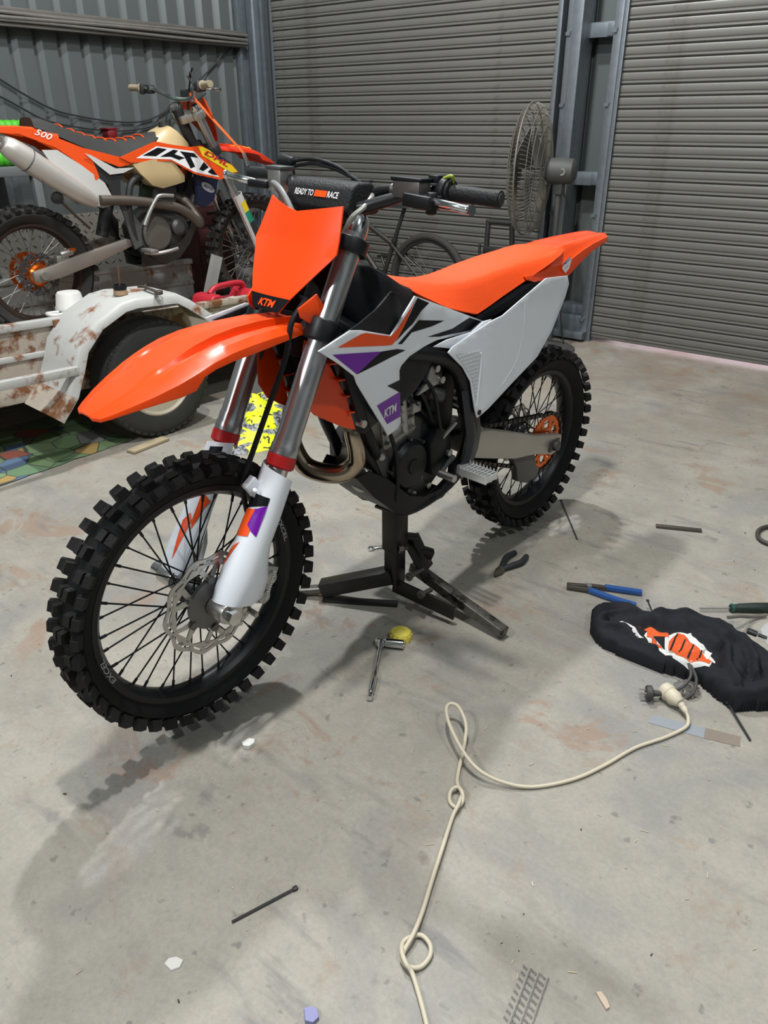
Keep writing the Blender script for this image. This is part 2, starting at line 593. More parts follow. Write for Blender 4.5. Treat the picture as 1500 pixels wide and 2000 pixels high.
# posts, guides and girts between the doors
def post(name, parts, mat=GALV, bevel=0.002):
    mb = MB()
    for cc, dd in parts:
        mb.box(cc, dd)
    return struct(mb.build(name, mat, bevel=bevel))
H = RZ / 2
post('trim_12', [((2.805, -0.030, H), (0.030, 0.004, RZ)), ((2.820, 0.0, H), (0.004, 0.06, RZ)), ((2.805, 0.030, H), (0.03, 0.004, RZ))])
post('trim_13', [((2.892, -0.035, H), (0.055, 0.004, RZ)), ((2.866, 0.02, H), (0.004, 0.11, RZ)), ((2.918, -0.030, H), (0.004, 0.012, RZ))])
post('trim_14', [((2.965, -0.105, H), (0.068, 0.005, RZ)), ((2.998, -0.02, H), (0.005, 0.17, RZ)), ((2.965, 0.06, H), (0.068, 0.005, RZ)), ((2.933, -0.098, H), (0.005, 0.018, RZ))])
post('trim_15', [((3.205, -0.035, H), (0.052, 0.004, RZ)), ((3.181, 0.02, H), (0.004, 0.11, RZ)), ((3.244, -0.030, H), (0.028, 0.004, RZ)), ((3.230, 0.0, H), (0.004, 0.06, RZ)), ((3.244, 0.03, H), (0.028, 0.004, RZ))])
for k, z in enumerate((0.20, 1.07, 1.92, 2.9)):
    post('trim_%d' % (16 + k), [((3.085, 0.045, z + 0.04), (0.19, 0.10, 0.004)), ((3.085, -0.002, z), (0.19, 0.004, 0.08)), ((3.155, -0.010, z), (0.055, 0.004, 0.07)), ((2.915, -0.004, z), (0.05, 0.05, 0.07))], GALV_DK)
sc = MB()
for z in (0.16, 0.86, 1.52, 1.92, 2.4):
    for x in (2.89, 3.20):
        sc.cyl((x, -0.036, z), (x, -0.046, z), 0.009, n=8)
        sc.box((x - 0.012, -0.042, z - 0.012), (0.03, 0.010, 0.02))
struct(sc.build('trim_20', GALV_DK))
post('trim_21', [((3.04, -0.055, 0.045), (0.38, 0.09, 0.05)), ((3.06, -0.03, 0.12), (0.25, 0.006, 0.11))], GALV_DK, 0.004)

# thin cables slung along the left wall
CABLE = M('dusty_black_cable', (0.020, 0.021, 0.022), 0.6, var=0.2)
for pts_, lab in (([(0.02, -2.75, 1.90), (0.02, -2.476, 1.756), (0.02, -2.3, 1.665), (0.02, -2.177, 1.595), (0.02, -1.977, 1.501), (0.02, -1.791, 1.458), (0.02, -1.463, 1.419), (0.02, -1.188, 1.432), (0.02, -0.902, 1.552), (0.02, -0.357, 1.907), (0.05, -0.30, 1.96)], 'upper black cable sagging along the corrugated left wall'),
                  ([(0.02, -2.75, 1.71), (0.02, -2.508, 1.63), (0.02, -2.324, 1.568), (0.02, -2.166, 1.49), (0.02, -2.031, 1.429), (0.02, -1.806, 1.387), (0.02, -1.474, 1.358), (0.02, -1.148, 1.39), (0.02, -0.916, 1.464), (0.02, -0.60, 1.62)], 'lower black cable sagging along the corrugated left wall')):
    tag(MB().tube(pts_, 0.006, 6, 5).build('wall_cable', CABLE), lab, 'cable')

# shed lamps hanging from the ceiling (out of view)
LAMPM = M('lamp_housing', (0.06, 0.06, 0.065), 0.5)
for i, (lp, e, r, cc) in enumerate(LAMPS):
    t = thing('shed_lamp', ('round black shed lamp hanging above the white and orange bike', 'round black shed lamp hanging behind the photographer on the left', 'round black shed lamp hanging on the right of the shed', 'round black shed lamp hanging between the trailer and the roller doors')[i], 'lamp', (lp[0], lp[1], RZ))
    MB().lathe([(0.05, 0), (0.07, -0.06), (0.16, -0.20), (0.20, -0.34), (0.195, -0.34), (0.15, -0.20), (0.06, -0.07)], (0, 0, 0), (0, 0, 1), 32, closed=True).build('reflector', LAMPM, t)
    MB().cyl((0, 0, 0.0), (0, 0, -0.08), 0.012).build('hanger', LAMPM, t)

# ================================================================== MOTOCROSS BIKES (shared builders)
# bike frame: X forward, Y to the bike's left, Z up, rear axle at x = 0
RAKE = radians(26.1)
SA = V((-sin(RAKE), 0, cos(RAKE)))
SF = V((cos(RAKE), 0, sin(RAKE)))      # forward, square to the fork
FAX = V((1.49, 0, 0.345))
RAX = V((0.0, 0, 0.34))

LEAD = 0.035                           # the axle sits ahead of the fork tubes

def fork_pt(s, y=0.0, f=0.0):
    return V((FAX.x, y, FAX.z)) + SA * s + SF * (f - LEAD)

def roty(a):
    return Matrix.Rotation(a, 4, 'Y')

def wheel(bike, pre, c, R, rim_r, tw, tyre_mat, knob_mat, rim_mat, spoke_mat, npitch, individual=True, nspoke=36, hubm=None, hide_far=False):
    """tyre with knobs, rim with spokes, hub; all children of the bike"""
    hw = tw / 2
    hgt = R - 0.016 - rim_r
    prof = [(rim_r, -hw * 0.42), (rim_r + hgt * 0.30, -hw * 0.86), (rim_r + hgt * 0.62, -hw * 1.0), (rim_r + hgt * 0.86, -hw * 0.80), (rim_r + hgt, -hw * 0.35), (rim_r + hgt, hw * 0.35), (rim_r + hgt * 0.86, hw * 0.80), (rim_r + hgt * 0.62, hw * 1.0), (rim_r + hgt * 0.30, hw * 0.86), (rim_r, hw * 0.42), (rim_r - 0.012, hw * 0.30), (rim_r - 0.012, -hw * 0.30)]
    # soften profile
    tyre = MB().lathe(prof, c, (0, 1, 0), 72, closed=True).build(pre + '_tyre', tyre_mat, bike, ang=50)
    # knobs (y position, lean, radial base, sizes)
    rows = []
    rb = rim_r + hgt
    for k in range(npitch):
        a = 2 * pi * k / npitch
        for sgn in (-1, 1):
            rows.append((a, sgn * hw * 0.88, sgn * 0.75, rim_r + hgt * 0.84, (0.030, 0.022, 0.024)))
            if k % 2 == 0:
                rows.append((a, sgn * hw * 0.20, sgn * 0.08, rb - 0.002, (0.031, hw * 0.40, 0.020)))
            else:
                rows.append((a, sgn * hw * 0.50, sgn * 0.32, rb - 0.004, (0.031, hw * 0.46, 0.020)))
    me = {}
    joined = MB()
    for a, y, lean, r, (lx, ly, lz) in rows:
        Mx = Matrix.Translation(c) @ roty(a) @ Matrix.Translation((0, y, r)) @ Matrix.Rotation(-lean, 4, 'X')
        if individual and not (hide_far and y < -hw * 0.8):
            key = (round(lx, 4), round(ly, 4), round(lz, 4))
            if key not in me:
                me[key] = MB().box((0, 0, lz / 2), (lx, ly, lz), taper=0.80).data('tread_knob', knob_mat, smooth=False)
            place('tread_knob', me[key], tyre, Mx)
        else:
            tmp = MB().box((0, 0, lz / 2), (lx, ly, lz), taper=0.80)
            joined.add([Mx @ V(q) for q in tmp.v], tmp.f)
    if joined.v:
        stuff(joined.build('tread_knobs', knob_mat, tyre, smooth=False))
    # rim
    w = hw * 0.52
    rprof = [(rim_r + 0.006, -w), (rim_r + 0.004, -w - 0.003), (rim_r - 0.010, -w - 0.002), (rim_r - 0.016, -w + 0.006), (rim_r - 0.024, -0.008), (rim_r - 0.024, 0.008), (rim_r - 0.016, w - 0.006), (rim_r - 0.010, w + 0.002), (rim_r + 0.004, w + 0.003), (rim_r + 0.006, w), (rim_r - 0.004, w - 0.004), (rim_r - 0.008, 0), (rim_r - 0.004, -w + 0.004)]
    rim = MB().lathe(rprof, c, (0, 1, 0), 72, closed=True).build(pre + '_rim', rim_mat, bike, ang=40)
    rr = rim_r - 0.022
    sm = {}
    for k in range(nspoke):
        sgn = 1 if k % 2 else -1
        tw_ = 0.95 if (k // 2) % 2 else -0.95
        key = (sgn, tw_)
        if key not in sm:
            p0 = V((sin(tw_) * 0.034, sgn * 0.030, cos(tw_) * 0.034))
            p1 = V((0, sgn * 0.004, rr))
            s = MB().cyl(p0, p1, 0.0021, n=6, caps=False)
            s.cyl(p1 - (p1 - p0).normalized() * 0.018, p1, 0.0036, n=6)
            sm[key] = s.data('spoke', spoke_mat)
        place('spoke', sm[key], rim, Matrix.Translation(c) @ roty(2 * pi * k / nspoke))
    h = [(0.012, -0.062), (0.030, -0.055), (0.032, -0.036), (0.038, -0.034), (0.038, -0.026), (0.022, -0.018), (0.020, 0.018), (0.038, 0.026), (0.038, 0.034), (0.032, 0.036), (0.030, 0.055), (0.012, 0.062)]
    MB().lathe(h, c, (0, 1, 0), 28).build(pre + '_hub', hubm or ALU_DK, bike)
    return tyre, rim

def wave_disc(bike, name, c, y, R, mat, carrier):
    n = 96
    mb = MB()
    def ring(r0f, r1f, t=0.0035):
        o, i = [], []
        rings = []
        for yy, f in ((-t / 2, r0f), (-t / 2, r1f), (t / 2, r1f), (t / 2, r0f)):
            rings.append([V((c.x + f(2 * pi * k / n) * cos(2 * pi * k / n), y + yy, c.z + f(2 * pi * k / n) * sin(2 * pi * k / n))) for k in range(n)])
        mb.loft(rings, loop=True)
    wav = lambda a: R * (1 + 0.035 * cos(10 * a))
    ring(lambda a: wav(a), lambda a: wav(a) * 0.925)
    ring(lambda a: wav(a) * 0.885, lambda a: R * 0.79 * (1 + 0.03 * cos(10 * a + pi)))
    for k in range(20):
        a = 2 * pi * k / 20
        mb.bar((c.x + R * 0.86 * cos(a), y, c.z + R * 0.86 * sin(a)), (c.x + R * 0.95 * cos(a), y, c.z + R * 0.95 * sin(a)), 0.012, 0.0035, (0, 1, 0))
    for k in range(6):
        a = 2 * pi * (k + 0.5) / 6
        q = lambda r, da: (c.x + r * cos(a + da), y, c.z + r * sin(a + da))
        mb.bar(q(R * 0.50, 0.02), q(R * 0.82, 0.24), 0.013, 0.0035, (0, 1, 0))
        mb.bar(q(R * 0.50, -0.02), q(R * 0.82, -0.24), 0.013, 0.0035, (0, 1, 0))
    d = mb.build(name, mat, bike)
    cb = MB()
    cb.lathe([(0.026, -0.018), (R * 0.40, -0.016), (R * 0.50, -0.006), (R * 0.50, 0.004), (R * 0.36, 0.006), (0.026, 0.010)], (c.x, y, c.z), (0, 1, 0), 36)
    for k in range(6):
        a = 2 * pi * (k + 0.5) / 6
        cb.cyl((c.x + R * 0.52 * cos(a), y - 0.006, c.z + R * 0.52 * sin(a)), (c.x + R * 0.52 * cos(a), y + 0.009, c.z + R * 0.52 * sin(a)), 0.010, n=12)
    cb.build('disc_carrier', carrier, d)
    return d

# ------------------------------------------------------------------ the white and orange bike on the stand
BR = Matrix.Rotation(radians(265.619), 3, 'Z') @ Matrix.Rotation(radians(-1.0539), 3, 'Y') @ Matrix.Rotation(radians(-1.4835), 3, 'X')
BIKE = thing('motocross_bike', 'orange white and purple motocross bike propped on a black lift stand', 'motorcycle', (4.2206, -2.8080, 0.0259), BR)

ft, fr = wheel(BIKE, 'front', FAX, 0.346, 0.280, 0.092, RUBBER, KNOB, BLACK_FRAME, BLACK_FRAME, 44)
rt_, rr_ = wheel(BIKE, 'rear', RAX, 0.343, 0.256, 0.116, RUBBER, KNOB, BLACK_FRAME, BLACK_FRAME, 40, hide_far=True)
# rim lettering
def rim_text(txt, a0, height, parent, c, r, y, mat, wid):
    vs, fs, w = text2d(txt, 0.02)
    pts = []
    for a, b in vs:
        an = a0 + (a / w - 0.5) * wid / r
        q = r + b * height
        pts.append((c.x + q * cos(an), y, c.z + q * sin(an)))
    me = bpy.data.meshes.new('rim_lettering')
    me.from_pydata(pts, [], fs)
    me.materials.append(mat)
    place('rim_lettering', me, parent)
GREY_PR = M('grey_print', (0.34, 0.34, 0.33), 0.5)
for a0 in (2.82, -0.28):
    rim_text('EXCEL', a0, 0.012, fr, FAX, 0.268, 0.0283, GREY_PR, 0.075)

# front brake
dsc = wave_disc(BIKE, 'front_brake_disc', FAX, 0.066, 0.130, STEEL, M('grey_carrier', (0.16, 0.155, 0.15), 0.45, 0.8))
MB().lathe([(0.010, 0.060), (0.026, 0.062), (0.026, 0.078), (0.020, 0.080), (0.020, 0.092)], FAX, (0, 1, 0), 24).build('wheel_bearing', BLACK_FRAME, BIKE)
ax = MB()
ax.cyl(FAX + V((0, -0.165, 0)), FAX + V((0, 0.150, 0)), 0.012)
ax.cyl(FAX + V((0, 0.142, 0)), FAX + V((0, 0.158, 0)), 0.019, n=6)
ax.cyl(FAX + V((0, 0.092, 0)), FAX + V((0, 0.102, 0)), 0.022, n=20)
ax.cyl(FAX + V((0, -0.165, 0)), FAX + V((0, -0.140, 0)), 0.020, n=20)
ax.build('front_axle', CHROME, BIKE)

for sgn in (1, -1):
    y = 0.105 * sgn
    t = MB()
    t.cyl(fork_pt(0.00, y), fork_pt(0.44, y), 0.024, n=24)
    t.build('fork_slider', CHROME, BIKE)
    t = MB()
    prof = [(0.0335, 0.392), (0.0335, 0.412), (0.0315, 0.416), (0.0315, 0.434), (0.0295, 0.440), (0.0295, 0.64), (0.0275, 0.66), (0.0275, 0.925)]
    t.lathe(prof, fork_pt(0, y), SA, 32)
    t.build('fork_tube', FORK, BIKE)
    MB().lathe([(0.030, 0.360), (0.0345, 0.365), (0.0345, 0.390), (0.030, 0.393)], fork_pt(0, y), SA, 28).build('fork_wiper', RED_PL, BIKE)
    MB().lathe([(0.012, 0.960), (0.020, 0.958), (0.026, 0.950), (0.0285, 0.925), (0.0285, 0.918)], fork_pt(0, y), SA, 28).build('fork_cap', CHROME, BIKE)
    # axle lug
    t = MB()
    t.cyl(fork_pt(0.0, y - 0.028, 0.035), fork_pt(0.0, y + 0.028, 0.035), 0.026, n=20)
    t.cyl(fork_pt(-0.03, y), fork_pt(0.10, y), 0.029, 0.027, n=24)
    t.box(fork_pt(0.005, y, 0.012), (0.060, 0.050, 0.052), Matrix.Rotation(-RAKE, 3, 'Y'))
    for q in (0.018, -0.018):
        t.cyl(fork_pt(q - 0.005, y - 0.03, -0.010), fork_pt(q - 0.005, y + 0.03, -0.010), 0.007, n=10)
    t.build('axle_lug', STEEL, BIKE, bevel=0.002)
    # plastic fork guard: a shell wrapped round the front and the outer side
    def ring(s, r, back, in_):
        q = []
        for rad in (r, r - 0.003):
            arc = []
            for k in range(19):
                a = lerp(-1.55, 2.75, k / 18)
                rx = rad * cos(a)
                ry = rad * sin(a)
                if rx < 0:
                    rx *= back
                top = 0.0
                sh_ = interp(s[0], [(0.0, 0.022), (0.10, 0.014), (0.25, 0.0)])[0]
                arc.append(fork_pt(s[0] + (s[1] - s[0]) * k / 18, y + sgn * ry, rx + sh_))
            q.append(arc if rad == r else arc[::-1])
        return q[0] + q[1]
    st = [((0.012, 0.028), 0.040, 1.9), ((0.045, 0.045), 0.044, 2.1), ((0.09, 0.09), 0.045, 1.9), ((0.14, 0.14), 0.043, 1.35), ((0.18, 0.18), 0.041, 1.05), ((0.25, 0.25), 0.040, 1.0), ((0.32, 0.32), 0.040, 1.0), ((0.370, 0.335), 0.040, 1.0)]
    g = MB().loft([ring(s, r, b, 0) for s, r, b in st])
    guard = g.build('fork_guard', WHITE_PL, BIKE, ang=50)
    # printed flashes on the guard: strips laid just proud of the shell
    def flash(name, pts, mat, r=0.0412):
        """pts: (s along the fork, angle round the leg)"""
        bm = fine_fill([(a, b) for a, b in pts], 0.12)
        for v in bm.verts:
            s_, a_ = v.co.x, v.co.y
            rad = (interp(s_, [(0.012, 0.0412), (0.045, 0.0452), (0.09, 0.0462), (0.14, 0.0442), (0.18, 0.0422), (0.25, 0.0412)])[0])
            v.co = fork_pt(s_, y + sgn * rad * sin(a_), rad * cos(a_) * (interp(s_, [(0.045, 2.1), (0.09, 1.9), (0.14, 1.35), (0.18, 1.05), (0.25, 1.0)])[0] if cos(a_) < 0 else 1.0) + interp(s_, [(0.0, 0.022), (0.10, 0.014), (0.25, 0.0)])[0])
        me = bpy.data.meshes.new(name)
        bm.to_mesh(me)
        bm.free()
        me.materials.append(mat)
        place(name, me, guard)
    if sgn > 0:
        flash('guard_graphic', [(0.290, -0.7), (0.290, 0.85), (0.272, 0.85), (0.245, -0.8)], DEC_BK)
        flash('guard_graphic', [(0.272, 0.85), (0.195, 0.85), (0.205, 0.40), (0.215, 0.10), (0.255, 0.20)], DEC_PU)
        flash('guard_graphic', [(0.245, -0.8), (0.255, 0.20), (0.215, 0.10), (0.205, 0.40), (0.190, 0.40), (0.180, -0.5), (0.185, -1.0)], DEC_OR)
        flash('guard_graphic', [(0.172, 0.05), (0.155, -0.35), (0.085, -0.75), (0.070, -0.95), (0.120, -0.35)], DEC_OR)
        # brake-hose clamp
        t = MB()
        t.bar(fork_pt(0.292, y - 0.014, 0.030), fork_pt(0.312, y - 0.014, 0.066), 0.034, 0.020, (0, 1, 0))
        t.cyl(fork_pt(0.296, y - 0.014, 0.068), fork_pt(0.305, y - 0.014, 0.074), 0.006, n=10)
        t.cyl(fork_pt(0.296, y + 0.004, 0.056), fork_pt(0.300, y + 0.008, 0.058), 0.006, n=10)
        t.build('hose_clamp', WHITE_PL, guard, bevel=0.004)
    else:
        flash('guard_graphic', [(0.355, -0.9), (0.345, -0.1), (0.250, -0.1), (0.235, -0.9)], DEC_BK)
        flash('guard_graphic', [(0.235, -0.55), (0.155, -0.60), (0.135, -0.75), (0.195, -1.0), (0.215, -1.2)], DEC_OR)
        flash('guard_graphic', [(0.175, -0.35), (0.155, -0.60), (0.050, -0.35), (0.150, -0.05)], DEC_OR)

# front caliper behind the left leg
t = MB()
t.bar(fork_pt(0.015, 0.078, -0.085), fork_pt(0.115, 0.078, -0.090), 0.040, 0.050, (0, 1, 0))
t.bar(fork_pt(0.02, 0.10, -0.03), fork_pt(0.05, 0.10, -0.08), 0.012, 0.04, (0, 1, 0))
t.cyl(fork_pt(0.035, 0.055, -0.088), fork_pt(0.035, 0.110, -0.088), 0.018, n=18)
t.cyl(fork_pt(0.085, 0.055, -0.090), fork_pt(0.085, 0.110, -0.090), 0.018, n=18)
t.cyl(fork_pt(-0.01, 0.07, -0.075), fork_pt(-0.01, 0.115, -0.075), 0.008, n=10)
cal = t.build('front_caliper', ALU, BIKE, bevel=0.004)
lettering('caliper_lettering', 'brembo', fork_pt(0.105, 0.1112, -0.098), -SA, SF, 0.013, 0.075, DEC_WH, cal)

# triple clamps
def clamp(name, s0, s1, mat):
    t = MB()
    for sgn in (1, -1):
        t.lathe([(0.0300, s0), (0.040, s0), (0.041, s0 + 0.004), (0.041, s1 - 0.004), (0.040, s1), (0.0300, s1)], fork_pt(0, 0.105 * sgn), SA, 28)
    pl = [(-0.10, -0.03), (0.10, -0.03), (0.09, 0.01), (0.03, -0.005), (-0.03, -0.005), (-0.09, 0.01)]
    pl = [(-0.105, 0.028), (0.105, 0.028), (0.105, -0.025), (0.04, -0.085), (-0.04, -0.085), (-0.105, -0.025)]
    t.prism(pl, lambda u, v, w: fork_pt(w, u, v), s0 + 0.003, s1 - 0.003)
    return t.build(name, mat, BIKE, bevel=0.003)
clamp('lower_triple_clamp', 0.665, 0.715, BLACK_FRAME)
clamp('upper_triple_clamp', 0.872, 0.905, BLACK_FRAME)
MB().cyl(fork_pt(0.62, 0, -0.055), fork_pt(0.95, 0, -0.055), 0.026, n=20).build('steering_stem', BLACK_FRAME, BIKE)

# handlebar
bar = [(0.930, 0.400, 1.243), (0.942, 0.300, 1.246), (0.962, 0.215, 1.245), (1.005, 0.150, 1.222), (1.035, 0.095, 1.205), (1.040, 0.0, 1.203)]
bar = bar + [(x, -y_, z) for x, y_, z in bar[-2::-1]]
hb = MB().tube(bar, [0.011, 0.011, 0.012, 0.014, 0.0143, 0.0143, 0.0143, 0.014, 0.012, 0.011, 0.011], 14, 6).build('handlebar', M('black_bar', (0.03, 0.03, 0.032), 0.35, 0.6), BIKE)
t = MB()
for sgn in (1, -1):
    t.box((1.04, 0.045 * sgn, 1.195), (0.045, 0.030, 0.055))
t.build('bar_mount', BLACK_FRAME, BIKE, bevel=0.004)
for sgn in (1, -1):
    d = V((0.942, 0.30 * sgn, 1.246)) - V((0.930, 0.40 * sgn, 1.243))
    e = V((0.930, 0.405 * sgn, 1.243))
    g = MB()
    g.lathe([(0.010, -0.002), (0.0168, 0.0), (0.0172, 0.004), (0.0172, 0.115), (0.0168, 0.117), (0.026, 0.119), (0.026, 0.124), (0.012, 0.125)], e, d, 26)
    grip = g.build('grip', BLACK_TEX, BIKE)
    MB().cyl(e + d.normalized() * 0.0, e - d.normalized() * 0.003, 0.013, n=20).build('grip_end', M('grip_end_rubber', (0.03, 0.03, 0.032), 0.5), grip)
# crossbar-style pad with race slogan
pp = [(0.972, 1.188), (1.062, 1.186), (1.076, 1.200), (1.058, 1.246), (1.040, 1.256), (0.992, 1.256), (0.966, 1.232), (0.962, 1.200)]
pad = MB().prism(pp, lambda u, v, w: V((u, w, v)), -0.110, 0.100).build('bar_pad', BLACK_TEX, BIKE, bevel=0.008, seg=3)
# print on the sloping front face between (1.076,1.200) and (1.058,1.246)
pu = V((1.058 - 1.076, 0, 1.246 - 1.200)).normalized()
po = V((1.0785, 0, 1.2005)) + pu * 0.024
PWH = M('pad_print_white', (0.8, 0.8, 0.8), 0.5)
lettering('slogan', 'READY TO', po + V((0, -0.078, 0)), (0, 1, 0), pu, 0.014, 0.062, PWH, pad, 0.02, 0.12)
lettering('slogan', 'RACE', po + V((0, 0.030, 0)), (0, 1, 0), pu, 0.014, 0.036, PWH, pad, 0.02, 0.12)
q = MB()
q.add([po + V((0, -0.013, 0)), po + V((0, 0.027, 0)), po + V((0, 0.029, 0)) + pu * 0.014, po + V((0, -0.011, 0)) + pu * 0.014], [(0, 1, 2, 3)])
q.build('slogan_block', DEC_OR, pad, smooth=False)

# clutch side (bike's left)
t = MB()
t.box((0.985, 0.208, 1.250), (0.040, 0.080, 0.036), Matrix.Rotation(-0.05, 3, 'Z'))
cm = t.build('clutch_master', M('bronze_grey_master', (0.21, 0.19, 0.18), 0.4, 0.7), BIKE, bevel=0.003)
MB().box((0.985, 0.208, 1.270), (0.044, 0.086, 0.008)).build('reservoir_lid', BLACK_PL, cm, bevel=0.002)
t = MB()
t.bar((1.000, 0.215, 1.232), (1.000, 0.290, 1.228), 0.050, 0.028)
t.cyl((1.002, 0.280, 1.205), (1.002, 0.280, 1.250), 0.012)
t.box((0.962, 0.222, 1.245), (0.034, 0.030, 0.034))
t.build('clutch_perch', BLACK_PL, BIKE, bevel=0.005)
MB().tube([(1.000, 0.275, 1.232), (1.012, 0.315, 1.230), (1.012, 0.350, 1.228), (1.004, 0.378, 1.224), (1.004, 0.388, 1.224)], [0.009, 0.010, 0.009, 0.009, 0.0115], 14, 5).build('clutch_lever', CHROME, BIKE)
t = MB()
t.lathe([(0.014, 0), (0.028, 0.002), (0.030, 0.010), (0.028, 0.022), (0.014, 0.024)], (0.944, 0.262, 1.248), (0.1, 1, 0), 22)
t.box((0.950, 0.250, 1.272), (0.030, 0.026, 0.016))
t.build('switch_clamp', BLACK_PL, BIKE, bevel=0.002)
MB().tube([(0.955, 0.272, 1.275), (0.950, 0.290, 1.280), (0.940, 0.285, 1.262), (0.945, 0.278, 1.232)], 0.0035, 8, 5).build('green_wire', M('green_wire', (0.25, 0.33, 0.02), 0.5), BIKE)
MB().tube([(0.985, 0.168, 1.247), (0.985, 0.12, 1.240), (0.990, 0.06, 1.225)], [0.010, 0.0125, 0.007], 12, 6).build('clutch_hose_boot', BLACK_PL, BIKE)
MB().lathe([(0.008, 0), (0.0125, 0.001), (0.0125, 0.014), (0.008, 0.015)], (0.985, 0.153, 1.246), (0, 1, 0), 14).build('hose_collar', STEEL, BIKE)
MB().tube([(0.990, 0.10, 1.232), (1.035, 0.120, 1.212), (1.075, 0.108, 1.180), (1.075, 0.09, 1.12)], 0.006, 10, 6).build('clutch_hose', M('grey_hose', (0.30, 0.30, 0.28), 0.4, 0.3), BIKE)
# brake side (bike's right)
t = MB()
t.box((0.985, -0.225, 1.240), (0.044, 0.050, 0.052))
t.box((1.000, -0.215, 1.205), (0.030, 0.030, 0.040))
bmst = t.build('brake_master', ALU, BIKE, bevel=0.005)
MB().box((0.985, -0.225, 1.268), (0.048, 0.058, 0.009)).build('reservoir_lid', M('dark_lid', (0.06, 0.065, 0.07), 0.5), bmst, bevel=0.002)
t = MB()
t.bar((0.995, -0.245, 1.228), (1.000, -0.315, 1.228), 0.045, 0.020)
t.build('brake_perch', BLACK_PL, BIKE, bevel=0.006)
MB().tube([(1.000, -0.300, 1.230), (1.018, -0.335, 1.236), (1.020, -0.375, 1.240), (1.012, -0.400, 1.242), (1.012, -0.410, 1.242)], [0.0085, 0.009, 0.008, 0.008, 0.0115], 14, 5).build('brake_lever', CHROME, BIKE)
t = MB()
t.lathe([(0.012, 0), (0.026, 0.004), (0.031, 0.014), (0.026, 0.040), (0.014, 0.046)], (0.940, -0.285, 1.252), (0.05, 1, 0.05), 22)
t.cyl((0.942, -0.262, 1.278), (0.958, -0.205, 1.282), 0.020, 0.010, n=16)
t.build('throttle_housing', BLACK_PL, BIKE, bevel=0.003)
for k in (0, 1):
    MB().tube([(0.955, -0.215, 1.282 - 0.012 * k), (0.965, -0.12, 1.292 - 0.010 * k), (0.958, -0.03, 1.274 - 0.006 * k), (0.955, 0.02 + 0.02 * k, 1.235), (0.95, 0.03, 1.15)], 0.0045, 9, 6).build('throttle_cable', BLACK_PL, BIKE)
MB().tube([(1.008, -0.205, 1.215), (1.060, -0.165, 1.240), (1.100, -0.090, 1.232), (1.115, -0.035, 1.190), (1.105, -0.01, 1.12)], 0.0062, 10, 6).build('brake_hose_upper', M('clear_grey_hose', (0.24, 0.245, 0.25), 0.35, 0.2), BIKE)
MB().tube([(1.175, 0.075, 1.02), (1.225, 0.078, 0.975), (1.245, 0.078, 0.90), (1.300, 0.074, 0.79), (1.352, 0.072, 0.69), (1.380, 0.070, 0.63), (1.375, 0.070, 0.56), (1.36, 0.075, 0.48), (1.38, 0.082, 0.42)], 0.0065, 10, 6).build('brake_hose', BLACK_PL, BIKE)

# ------------------------------------------------------------------ number plate
def plate_map(u, v, w):
    """u across, v height (z), w thickness towards the bike"""
    x = interp(v, [(0.985, 1.222), (1.022, 1.205), (1.135, 1.138), (1.212, 1.103), (1.25, 1.086)])[0]
    bow = 0.016 * (1 - min(1, abs(u) / 0.13) ** 2.2)
    return V((x + bow - w, u, v))
pl = [(-0.118, 1.218), (-0.070, 1.205), (-0.010, 1.194), (0.050, 1.203), (0.118, 1.214), (0.128, 1.170), (0.140, 1.118), (0.066, 1.022), (0.044, 0.991), (-0.044, 0.991), (-0.066, 1.022), (-0.090, 1.055), (-0.137, 1.130)]
bm = fine_fill(pl, 0.03)
ret = bmesh.ops.extrude_face_region(bm, geom=bm.faces[:])
ext_v = [g for g in ret['geom'] if isinstance(g, bmesh.types.BMVert)]
for v in bm.verts:
    v.co = plate_map(v.co.x, v.co.y, 0.0)
for v in ext_v:
    v.co.x -= 0.004
bmesh.ops.recalc_face_normals(bm, faces=bm.faces)
me = bpy.data.meshes.new('number_plate')
bm.to_mesh(me)
bm.free()
me.polygons.foreach_set('use_smooth', [True] * len(me.polygons))
me.set_sharp_from_angle(angle=radians(35))
me.materials.append(ORANGE)
plate = place('number_plate', me, BIKE)
bm = fine_fill([(-0.066, 1.0215), (0.066, 1.0215), (0.044, 0.9915), (-0.044, 0.9915)], 0.02)
for v in bm.verts:
    v.co = plate_map(v.co.x, v.co.y, -0.0012)
me = bpy.data.meshes.new('plate_badge')
bm.to_mesh(me)
bm.free()
me.materials.append(DEC_BK)
badge = place('plate_badge', me, plate)
vs_, fs_, w_ = text2d('KTM', 0.035, 0.30)
me = bpy.data.meshes.new('plate_lettering')
me.from_pydata([tuple(plate_map((a / w_ - 0.5) * 0.056, 0.999 + b * 0.0155, -0.0024)) for a, b in vs_], [], fs_)
me.materials.append(DEC_OR)
place('plate_lettering', me, plate)
for sgn in (1, -1):   # side wings of the plate beside the lower clamp
    wy = [(1.215, 1.005), (1.172, 1.035), (1.148, 0.992), (1.160, 0.950), (1.210, 0.985)]
    MB().prism(wy, lambda u, v, w: V((u, sgn * (0.088 + (1.215 - u) * 0.35 + w), v)), -0.003, 0.003).build('plate_wing', ORANGE, BIKE, bevel=0.002)

